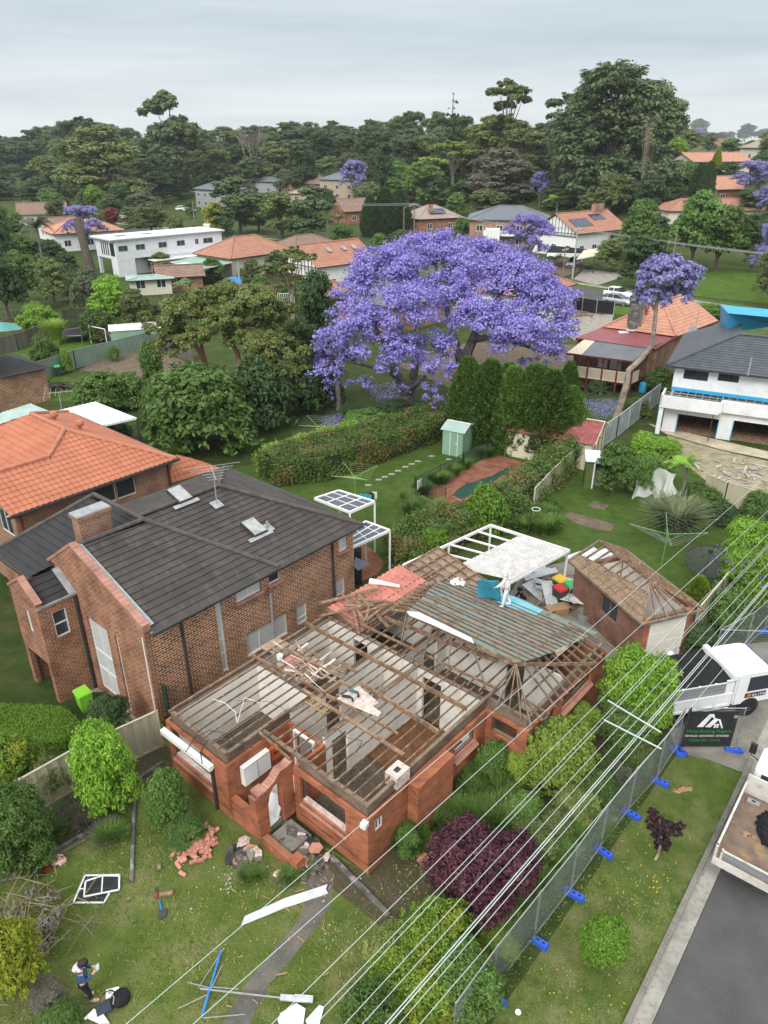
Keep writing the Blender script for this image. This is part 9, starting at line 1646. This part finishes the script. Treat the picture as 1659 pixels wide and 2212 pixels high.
t=thing('pvc_tube','short white tube beside the broken white board','tube',G(*K6(450,1010),.06));q=[G(*K6(*p),.07) - t.location for p in ((424,1038),(476,990))];MB().tube(q,.04,8).build('tube','white_paint',t)
scrapboard('white_board','white plasterboard scrap at the bottom middle of the lawn',[(600,2205),(606,2190),(640,2168),(660,2180),(655,2215),(610,2230)]);scrapboard('white_board','narrow white scrap right of the plasterboard piece',[(660,2205),(690,2172),(700,2176),(690,2215),(668,2225)])
t=thing('old_antenna','fallen television antenna with a blue boom and grey mast on the lawn','antenna',G(460,2135,.1));g_=lambda X,Y,z=.12: G(384+X*.3458,2002.5+Y*.3458,z) - t.location
m=MB();m.beam(g_(270,150),g_(150,560),.05,.05);m.build('boom','tarp_blue',t);m=MB();m.tube([g_(140,385),g_(645,442)],.025,6);m.build('mast','lead',t)
m=MB()
for a,b in (((290,130),(125,385)),((275,240),(170,470)),((60,345),(200,380)),((0,510),(190,420)),((160,568),(420,545)),((220,375),(380,388))):m.tube([g_(*a),g_(*b)],.014,5)
m.build('elements','lead',t);m=MB();m.beam(g_(640,440),g_(845,455),.16,.05);m.beam(g_(730,430),g_(845,440),.05,.1);m.build('bracket','pale_metal',t)
for lab,px,s in (('red and white plastic bag on the lawn by the garden edging',(127,1860),.25),('smaller red plastic bag left of the first',(98,1878),.15)):crumple('plastic_bag',lab,'bag',G(*px),s,s*.8,s*.8,'lid_red' if s<.2 else 'bag_red' if 'bag_red' in MATS else plain('bag_red',(.62,.12,.12),.5,(.75,.6,.58),5),6,0,8)
t=thing('bucket_top','round white lid on the verge near the bottom edge','lid',G(1119,2187,.01));MB().lathe([(.08,0),(.085,.02),(.075,.03),(.02,.032)],n=16).build('disc','white_paint',t)
crumple('paper_litter','pale paper litter behind the fence mesh','litter',G(1324,1772),.22,.12,.08,'white_rubble',8,.5,6);crumple('cardboard_scrap','torn brown cardboard scrap on the verge','litter',G(1475,1705),.4,.12,.05,'cardboard',10,.2,7)
crumple('plastic_scrap','blue and white wrapper on the plants beside the side wall','litter',G(1030,1712),.25,.2,.2,'pale_metal',12,.5,7)
wc=thing('plaster_chip','tiny white plaster chip scattered on the front lawn','rubble',(0,0,0),0,'plaster chips on the front lawn');MB().prism([(-.03,-.02),(.03,-.025),(.03,.02),(-.02,.03)],0,.015).build('chip','white_rubble',wc)
for i in range(55):
 p=G(*[(random.gauss(500,18),random.gauss(1900,18)),(random.gauss(690,60),random.gauss(1990,60)),(random.gauss(420,50),random.gauss(1890,30))][0 if i<32 else 1+i % 2]);o=wc if i==0 else dup(wc,p);o.location=p+Vector((0,0,.015));s=random.uniform(.3,1.1);o.scale=(s,s,s);o.rotation_euler=(0,0,random.uniform(0,6))
st=thing('stepping_stone','pale stepping stone in the grass leading to the green shed','stone',(0,0,0),0,'stepping stones');MB().prism([(-.22,-.12),(.2,-.15),(.24,.1),(-.2,.14)],0,.03).build('stone','concrete',st)
for i,q in enumerate(((817,400),(850,385),(888,370),(922,352),(962,330),(997,315),(1030,300),(1200,290),(1105,272),(760,430))):p=G(*C8(*q));o=st if i==0 else dup(st,p,random.uniform(-.3,.3));o.location=p
t=thing('basketball_hoop','small hoop on a dark post by the vine hedge','hoop',G(*C6(262,890)));h=PY(*C6(280,745),t.location.y).z;MB().tube([(0,0,0),(.1,0,h)],.04,6).build('post','dark_metal',t);MB().tube([(.35+.25*cos(k*.4),.25*sin(k*.4),h) for k in range(17)],.02,5).build('ring','white_paint',t)
# thin haze over the whole place
m=bpy.data.materials.new('haze');m.use_nodes=True;nt=m.node_tree;nt.nodes.clear();o_=nt.nodes.new('ShaderNodeOutputMaterial');v_=nt.nodes.new('ShaderNodeVolumePrincipled')
v_.inputs['Color'].default_value=(.86,.9,.95,1);v_.inputs['Density'].default_value=.00014;v_.inputs['Anisotropy'].default_value=.2;nt.links.new(v_.outputs[0],o_.inputs['Volume'])
lo_=min(HT(x,y) for x in range(-900,1000,50) for y in range(-30,2200,50)) - 1.2
hz=MB().bx(-905,1000,-35,2150,lo_,62).build('haze',m);hz['kind']='stuff';S.cycles.volume_bounces=1;S.cycles.volume_step_rate=4
